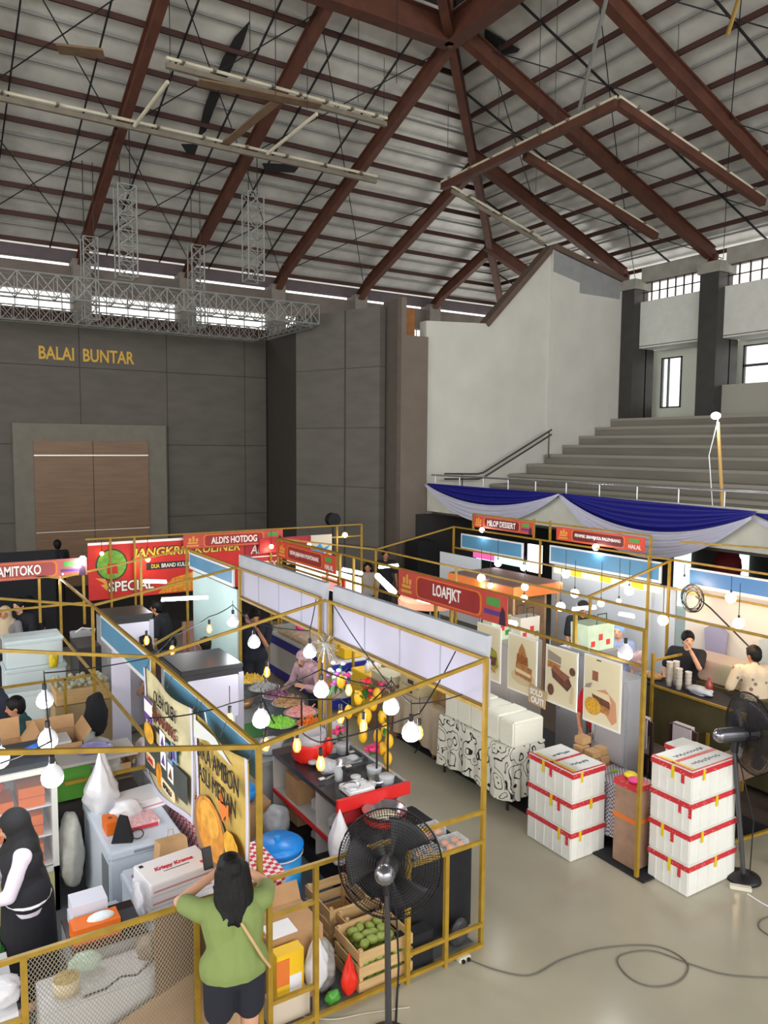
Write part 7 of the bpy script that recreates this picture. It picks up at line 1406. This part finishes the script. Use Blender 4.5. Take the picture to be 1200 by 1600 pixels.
# woman in black hijab by the display fridge
BV = mat('vest_black', '16171E', 0.9); LV = mat('sleeve_lilac', 'D4CCDC', 0.8)
v = human('person', 'woman in black headscarf, vest and skirt with pale sleeves beside the display fridge', (0.68, 6.12, 0), 1.5, 1.58, 0.08, (0, 1, -0.3), ((-0.12, 0.36, 1.02), (0.12, 0.36, 1.0)), None, LV, 0.9, BV, False, 'hijab', SKL, mat('scarf_black', '101014', 0.85), skirt=True, width=1.05, fem=True)
m_ = MB(); cap(m_, (0.67, 6.03, 0.98), (0.67, 6.21, 0.98), 0.165, 0.165, 16); cap(m_, (0.64, 6.05, 1.2), (0.64, 6.19, 1.2), 0.15, 0.15, 16)
obj('vest', remesh(m_, 0.014, 2), BV, v, smooth=True); obj('hem_stripe', MB().tube([(0.67+0.165*cos(a), 6.12+0.25*sin(a), 0.93) for a in [i*pi/10 for i in range(20)]], 0.012, closed=True), WPL, v)
BS = mat('shirt_black', '1A1B22', 0.9, bump=0.2); 
def guy(label, px, py, z, rz, **k):
    p = PZ(px, py, z); return human('person', label, (p.x, p.y, k.pop('z0', 0.0)), rz, **k)
DJ = mat('trouser_dark', '20222C', 0.9)
guy('man in a dark t-shirt looking down at the left photo edge behind the cartons', 4, 1055, 1.62, 1.2, h=1.68, lean=0.25, face=(0, 1, -0.5), shirt=mat('shirt_slate', '34384A', 0.9), pants=DJ)
guy('black-haired man in a teal shirt with his face turned left behind the open cartons', 37, 1095, 1.5, 1.4, h=1.56, lean=0.1, face=(0, 1, -0.2), shirt=mat('shirt_teal', '1E4E50', 0.9), pants=DJ)
guy('woman in a pale headscarf at the far left behind the white cool box', 8, 948, 1.6, 2.8, h=1.6, face=(0, 1, 0), shirt=mat('shirt_grey', '7A7A7C', 0.9), pants=DJ, hair='hijab', hairm=mat('scarf_sand', 'B8A88C', 0.85), sleeve=0.9)
guy('man in a black shirt with a yellow shoulder near the far left bars', 32, 938, 1.66, 2.4, h=1.7, shirt=BS, pants=DJ, skin=SKL, face=(0.2, 1, -0.1))
guy('person with black hair turned away behind the far white cool box', 47, 936, 1.62, 0.3, h=1.66, shirt=BS, pants=DJ)
guy('child looking over the far white cool box', 43, 955, 1.45, 2.9, h=1.5, shirt=BS, pants=DJ, skin=SKL)
guy('tall man in a plain black t-shirt raising a hand to his mouth in the aisle', 396, 958, 1.66, 2.9, h=1.74, shirt=mat('shirt_navyblack', '161A28', 0.9), pants=DJ, hands=((-0.05, 0.22, 1.32), (0.3, 0.1, 0.9)), width=1.15, face=(-0.2, 1, -0.4))
guy('woman in a dusky brown top beside the tall man in black', 372, 950, 1.62, 2.2, h=1.62, shirt=mat('shirt_brown', '5A3A38', 0.9), pants=DJ, hair='long', sleeve=0.9, hands=((-.2, .3, 1.0), (.2, .3, 1.0)))
guy('seated-height man in black seen from behind beyond the tall white fridge', 322, 1002, 1.5, 0.2, h=1.55, shirt=BS, pants=DJ)
guy('person with dark hair and a blue-grey apron behind the farther tall fridge', 260, 935, 1.72, 0.9, h=1.7, shirt=BS, pants=mat('apron_bluegrey', '4A5E78', 0.9), lean=0.25)
guy('person with long hair bent over the trays left of the standing cook', 243, 998, 1.45, 1.2, h=1.52, shirt=mat('shirt_maroon', '3A2228', 0.9), pants=DJ, skin=SKL, lean=0.25, hair='long')
hj = guy('woman in a pink patterned headscarf reaching over the bowls of toppings', 497, 1022, 1.35, 1.9, h=1.55, lean=0.55, face=(0.0, 1, -0.5), shirt=mat('tunic_pink', 'B09098', 0.85, var=0.25, scale=9), pants=DJ, hair='hijab', hairm=mat('scarf_floral', 'A88890', 0.8, var=0.5, scale=14), sleeve=0.9, hands=((-.2, .5, 1.1), (.2, .5, 1.0)), skin=SKL)
guy('man in a dark cap with a white stripe behind the cake posters', 910, 942, 1.68, 2.6, h=1.72, shirt=BS, pants=DJ, hair='cap', face=(0, 1, -0.3))
guy('man in a black shirt bending over the packing work behind the cake posters', 905, 985, 1.58, 2.3, h=1.68, lean=0.3, face=(0.2, 1, -0.6), shirt=BS, pants=DJ, hands=((-.1, .45, 0.98), (.15, .45, 0.96)), skin=SKM)
gp = human('person', 'worker in a red t-shirt and white gloves packing boxes beneath the posters', (7.2, 6.35, 0), 1.9, 1.62, 0.35, (0, 1, -0.6), ((-.08, .42, 0.95), (.12, .42, 0.95)), None, mat('shirt_red', 'C01A22', 0.85), 0.4, BS, False, 'short', SKM)
guy('customer in a pale blue cap beyond the bakery fridges', 968, 978, 1.6, 2.0, h=1.64, shirt=mat('shirt_lavender', '8A96B8', 0.9), pants=DJ, hairm=mat('cap_blue', '7AA0C4', 0.8), skin=SKL)
guy('young man in a black t-shirt raising a hand to his face in the drinks stall', 1075, 992, 1.62, 2.0, h=1.68, shirt=BS, pants=DJ, hands=((-0.1, 0.25, 1.42), (.25, .2, .95)), skin=SKL, face=(-0.5, 1, -0.1))
BT = mat('batik_cream', 'CDBBA0', 0.85, var=0.0); nt = BT.node_tree; tc = nt.nodes.new('ShaderNodeTexCoord'); vo = nt.nodes.new('ShaderNodeTexVoronoi'); vo.inputs['Scale'].default_value = 9; cr = nt.nodes.new('ShaderNodeMapRange'); cr.inputs[1].default_value = 0.2; cr.inputs[2].default_value = 0.26
mx = nt.nodes.new('ShaderNodeMix'); mx.data_type = 'RGBA'; mx.inputs['A'].default_value = hexc('7A6A60')+(1,); mx.inputs['B'].default_value = hexc('CDBBA0')+(1,)
nt.links.new(tc.outputs['Object'], vo.inputs['Vector']); nt.links.new(vo.outputs['Distance'], cr.inputs[0]); nt.links.new(cr.outputs[0], mx.inputs['Factor']); nt.links.new(mx.outputs['Result'], nt.nodes['Principled BSDF'].inputs['Base Color'])
p = PZ(1157, 1005, 1.62); human('person', 'man in a loose cream patterned shirt seen from behind in the drinks stall', (9.62, 5.9, 0), -0.5, 1.66, 0.05, (-0.3, 1, -0.3), ((-.25, .25, 1.02), (.28, .22, .98)), None, BT, 0.55, DJ, False, 'short', SKM, width=1.25, shirtlow=0.08)
guy('person seen from behind near the dark stage steps beyond the back stalls', 602, 862, 1.66, 2.8, h=1.7, shirt=BS, pants=DJ)
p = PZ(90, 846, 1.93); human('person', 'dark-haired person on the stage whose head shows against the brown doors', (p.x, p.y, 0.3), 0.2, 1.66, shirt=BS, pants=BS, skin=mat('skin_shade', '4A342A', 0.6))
p = PY(520, 812, 17.6); t = thing('stage_light', 'round black floodlight on a stand in front of the splayed wall', 'light', (p.x, 17.6, 0.3)); obj('housing', MB().cyl((p.x, 17.5, p.z), (p.x, 17.7, p.z), 0.18, n=20), BLK, t); obj('stand', MB().cyl((p.x, 17.6, 0.3), (p.x, 17.6, p.z), 0.025), BLK, t)
guy('person in pale clothes at the foot of the stage beyond the aisle', 575, 885, 1.5, 2.5, h=1.6, shirt=mat('shirt_pale', '9A9490', 0.9), pants=DJ, hair='long')
# ================================================================== BULBS
SOCK = mat('bulb_socket', '1C1C1E', 0.4); BCAP = mat('bulb_cap', 'D5D8E2', 0.35, emit=0.12); AMB = mat('bulb_amber', 'FFB868', 0.1, alpha=0.35, emit=0.6, ecol='FF9A40')
FIL = mat('filament', 'FFD890', emit=40, ecol='FFC070'); LEDM = mat('led_dome', 'FFFFFF', emit=5, ecol='EEF2FF')
def led(label, p, r=0.07, power=14, grp='white dome bulbs', col=(0.93, 0.96, 1)):
    p = Vector(p); t = thing('led_bulb', label, 'bulb', p, 0, grp)
    obj('dome', MB().lathe([(0, -r*0.75), (r*0.6, -r*0.68), (r*0.9, -r*0.4), (r, 0), (r, r*0.2)], p, 18), LEDM, t, smooth=True)
    obj('cap', MB().lathe([(r, r*0.2), (r*0.96, r*0.5), (r*0.7, r*1.0), (r*0.35, r*1.3), (r*0.3, r*1.5)], p, 18), BCAP, t, smooth=True)
    obj('socket', MB().cyl(p+Vector((0, 0, r*1.4)), p+Vector((0, 0, r*2.2)), 0.018), SOCK, t)
    if power:
        d = bpy.data.lights.new('bulb_light', 'POINT'); d.energy = power; d.shadow_soft_size = r*0.8; d.color = col
        L = bpy.data.objects.new('bulb_light', d); COL.objects.link(L); L.location = p+Vector((0, 0, -r*1.6)); 
    return t
def edison(label, p, s=1.0, power=0):
    p = Vector(p); t = thing('filament_bulb', label, 'bulb', p, 0, 'warm filament bulbs')
    obj('glass', MB().lathe([(0, -0.07*s), (0.02*s, -0.062*s), (0.032*s, -0.03*s), (0.03*s, 0.0), (0.016*s, 0.04*s), (0.013*s, 0.05*s)], p, 14), AMB, t, smooth=True)
    obj('filament', MB().cyl(p+Vector((0, 0, -0.05*s)), p+Vector((0, 0, 0.02*s)), 0.009*s, n=8), FIL, t)
    obj('socket', MB().cyl(p+Vector((0, 0, 0.045*s)), p+Vector((0, 0, 0.1*s)), 0.015*s), SOCK, t)
    return t
def far(label, p, r=0.045, warm=False, power=0):
    p = Vector(p); t = thing('round_bulb', label, 'bulb', p, 0, 'small round bulbs')
    obj('globe', MB().ball(p, r, n=12), WARM if warm else GLOW, t, smooth=True); obj('socket', MB().cyl(p+Vector((0, 0, r*0.8)), p+Vector((0, 0, r*0.8+0.05)), 0.014), SOCK, t); obj('cord', MB().cyl(p+Vector((0, 0, r*0.8+0.05)), p+Vector((0, 0, max(r+0.1, 2.52-p.z if p.z < 2.45 else 0.15))), 0.005, n=5), BLK, t)
    if power:
        d = bpy.data.lights.new('bulb_light', 'POINT'); d.energy = power; d.shadow_soft_size = r; d.color = (1, 0.72, 0.42) if warm else (0.95, 0.97, 1)
        L = bpy.data.objects.new('bulb_light', d); COL.objects.link(L); L.location = p+Vector((-0.05, -0.05, -r*1.8))
    return t
leds = [(82, 1216, 2.12, 'white dome bulb hanging lowest in front of the display fridge'), (75, 1158, 2.1, 'white dome bulb hanging in front of the larger open carton'), (70, 1096, 2.1, 'white dome bulb beside the head of the black-haired man'), (-2, 1188, 2.1, 'white dome bulb cut by the left photo edge'),
        (611, 1106, 2.1, 'white dome bulb above the mangoes at the aisle side'), (642, 1147, 2.1, 'white dome bulb hanging lowest at the aisle, beside a warm bulb'), (502, 1080, 2.1, 'white dome bulb beside the silver pole'), (408, 1126, 2.1, 'white dome bulb in front of the green bowl'),
        (484, 1020, 2.1, 'white dome bulb in front of the blue-banded freezer'), (397, 1005, 2.05, 'brightest dome bulb in front of the tall man in black'), (364, 972, 2.1, 'white dome bulb beside the frame post and the tall man')]
LP = {}
for i, (px, py, z, lab) in enumerate(leds): LP[i] = PZ(px, py, z); led(lab, LP[i], power=9)
eds = [(327, 981, 'by the pink slatted counter'), (269, 1014, 'at the crossing bar above the near tall fridge'), (229, 999, 'in front of the farther tall fridge'), (417, 1048, 'near the feet of the tall man'), (359, 1122, 'against the near tall fridge'), (415, 1160, 'above the blue basin'), (464, 1162, 'left of the red-wrapped pot'), (501, 1190, 'lowest one, over the dark counter'), (545, 1076, 'among the mixed flowers'), (532, 1118, 'over the black counter pole'), (568, 1132, 'beside the hanging mangoes'), (655, 1142, 'touching the lowest dome bulb at the aisle')]
EP = {}
for i, (px, py, lab) in enumerate(eds): EP[i] = PZ(px, py, 2.08); edison('warm amber filament bulb '+lab, EP[i])
# festoon cables
def festoon(label, pts, sag=0.06, drops=()):
    Q = []
    for a, b in zip(pts, pts[1:]):
        a, b = Vector(a), Vector(b)
        for k in range(8): t_ = k/8; Q.append(a+(b-a)*t_-Vector((0, 0, sag*4*t_*(1-t_))))
    Q.append(Vector(pts[-1])); t = thing('festoon_cable', label, 'cable', pts[0]); obj('cable', MB().tube(Q, 0.006, 5), BLK, t)
    for p, q in drops: obj('drop_wire', MB().cyl(p, q, 0.004, n=5), BLK, t)
up = lambda p, d=0.25: Vector(p)+Vector((0, 0, d))
def drops(lst): return [(up(p, 0.13), up(p, 0.27)) for p in lst]
festoon('black festoon cable strung over the left front stall bulbs', [(2.0, 7.55, 2.2), up(LP[2]), up(LP[1]), up(LP[0]), (0.2, 4.9, 2.4)], 0.02, drops([LP[2], LP[1], LP[0]]))
festoon('black festoon cable from the front slanting bar across the centre counter to the aisle post', [PZ(232, 1122, 2.3), up(EP[4], 0.12), up(LP[6], 0.2), PZ(612, 1075, 2.35), (4.08, 7.55, 2.5)], 0.03, drops([LP[6], EP[4]]))
festoon('black festoon cable crossing above the near bowls to the white panel', [(2.3, 5.2, 2.22), up(LP[7], 0.22), up(EP[9], 0.14), up(EP[10], 0.14), up(LP[4], 0.24), up(LP[5], 0.24), PX(722, 1085, 4.08)], 0.02, drops([LP[7], LP[4], LP[5]]))
festoon('black festoon cable in front of the standing man and the display freezer', [(2.04, 7.6, 2.2), up(EP[1], 0.14), up(EP[0], 0.14), up(LP[10], 0.22), up(LP[9], 0.24), up(LP[8], 0.24), (4.08, 8.0, 2.5)], 0.02, drops([LP[10], LP[9], LP[8]]))
festoon('lowest black festoon cable over the red-wrapped pot', [(2.1, 4.95, 2.2), up(EP[5], 0.12), up(EP[6], 0.12), up(EP[7], 0.14), up(EP[11], 0.14), (4.08, 5.3, 2.5)], 0.02, drops([EP[7], EP[11]]))
# distant small bulbs: (px, py, plane, value)
fb = [(97, 896, 'y', 12.92, 0, 14, 0.075, 'large white bulb under the faded name banner'), (58, 897, 'y', 12.92, 0, 0, .04, 'second white bulb from the left under the faded banner'), (19, 897, 'y', 12.92, 0, 0, .04, 'leftmost white bulb under the faded banner'), (129, 873, 'y', 12.84, 0, 8, .05, 'white bulb at the right end of the faded banner'),
      (159, 865, 'y', 15.0, 1, 0, .04, 'warm bulb on the large red banner, left of its roundel'), (231, 874, 'y', 14.9, 1, 6, .05, 'warm bulb in the middle of the large red banner'), (424, 854, 'y', 14.9, 1, 5, .05, 'warm bulb over the white script banner'), (539, 836, 'y', 15.0, 1, 6, .06, 'warm bulb by the back corner frame post'), (483, 851, 'y', 14.5, 0, 0, .04, 'white bulb left of the blue splash banner'),
      (753, 828, 'x', 10.4, 0, 6, .055, 'white bulb at the left end of the dessert banner'), (778, 880, 'x', 9.8, 0, 6, .07, 'white bulb left of the brown topped canopy'), (818, 887, 'x', 9.8, 0, 0, .06, 'white bulb over the brown topped canopy'), (752, 903, 'x', 8.6, 0, 4, .07, 'white bulb above the coral banner'), (766, 915, 'x', 8.5, 0, 0, .05, 'small white bulb right above the coral banner'),
      (820, 917, 'x', 8.6, 0, 4, .06, 'white bulb under the right side of the canopy'), (819, 935, 'x', 8.3, 0, 0, .055, 'white bulb just below the canopy edge'), (884, 897, 'x', 9.8, 0, 8, .07, 'white bulb over the back row partition, left'), (898, 927, 'x', 9.0, 0, 6, .07, 'white bulb above the capped man'), (876, 948, 'x', 8.3, 0, 5, .07, 'white bulb by the printed shopping bags'), (983, 923, 'x', 9.8, 0, 8, .075, 'white bulb over the back row partition, right'),
      (931, 855, 'x', 10.4, 0, 4, .06, 'white bulb under the orange-red pempek banner'), (939, 943, 'x', 9.3, 1, 0, .055, 'warm bulb in front of the partition gap'), (967, 939, 'x', 9.8, 1, 0, .04, 'smallest warm bulb in front of the partition'), (1036, 969, 'x', 8.4, 1, 8, .07, 'warm bulb on the low bar by the drinks stall post'), (1069, 908, 'x', 10.2, 1, 14, .07, 'warm bulb left of the bright blue fascia board'), (1142, 934, 'x', 9.8, 1, 16, .075, 'warm bulb on the bar below the bright blue fascia'), (1154, 974, 'x', 9.4, 1, 14, .075, 'warm bulb hanging lowest on the lit partition')]
for px, py, ax_, val, wm, pw, r, lab in fb:
    p = {'x': PX, 'y': PY, 'z': PZ}[ax_](px, py, val); far(lab, p, r, bool(wm), pw*0.7)
p = PX(977, 1020, 5.98); led('large white bulb glowing beside the nearest cake poster', PX(977, 1022, 6.2), 0.075, 20)
# tube lights
def tube_light(label, a, b, power=10, r=0.018, m=GLOW):
    t = thing('tube_light', label, 'lamp', (Vector(a)+Vector(b))/2, 0, 'tube lights'); obj('tube', MB().cyl(a, b, r, n=10), m, t); obj('fitting', MB().bar(Vector(a)+Vector((0, 0, 0.03)), Vector(b)+Vector((0, 0, 0.03)), 0.03), WPL, t)
    d = bpy.data.lights.new('tube_light_source', 'POINT'); d.energy = power*0.6; d.shadow_soft_size = 0.15; L = bpy.data.objects.new('tube_light_source', d); COL.objects.link(L); L.location = (Vector(a)+Vector(b))/2+Vector((0, -0.02, -0.08))
tube_light('white fluorescent tube above the near edge of the coral banner posters', PX(783, 971, 6.2), PX(806, 975, 6.2), 18, 0.03)
tube_light('horizontal white tube light in front of the large red banner', PZ(226, 909, 2.1), PZ(260, 910, 2.1), 14)
tube_light('horizontal white tube light above the cook behind the fridges', PZ(252, 938, 2.05), PZ(325, 934, 2.05), 22)
tube_light('pair of bright white tubes in the stall beyond the panels', PZ(590, 900, 2.1), PZ(615, 925, 2.1), 25, 0.05)
tube_light('bright white lamp hanging below the coral banner', PZ(654, 936, 2.0), PZ(672, 940, 2.0), 16, 0.035)
tube_light('white tube light in the second aisle stall left of the coral banner', PZ(592, 887, 2.15), PZ(622, 884, 2.15), 10)
tube_light('white tube light seen through the slim frame posts at the aisle', PZ(536, 890, 2.1), PZ(565, 896, 2.1), 12, 0.03)
tube_light('small white tube light behind the cake posters at the right', PX(895, 953, 8.6), PX(930, 950, 8.2), 10)
tube_light('white tube light over the customer in the pale blue cap', PX(968, 960, 9.0), PX(990, 964, 8.6), 8)
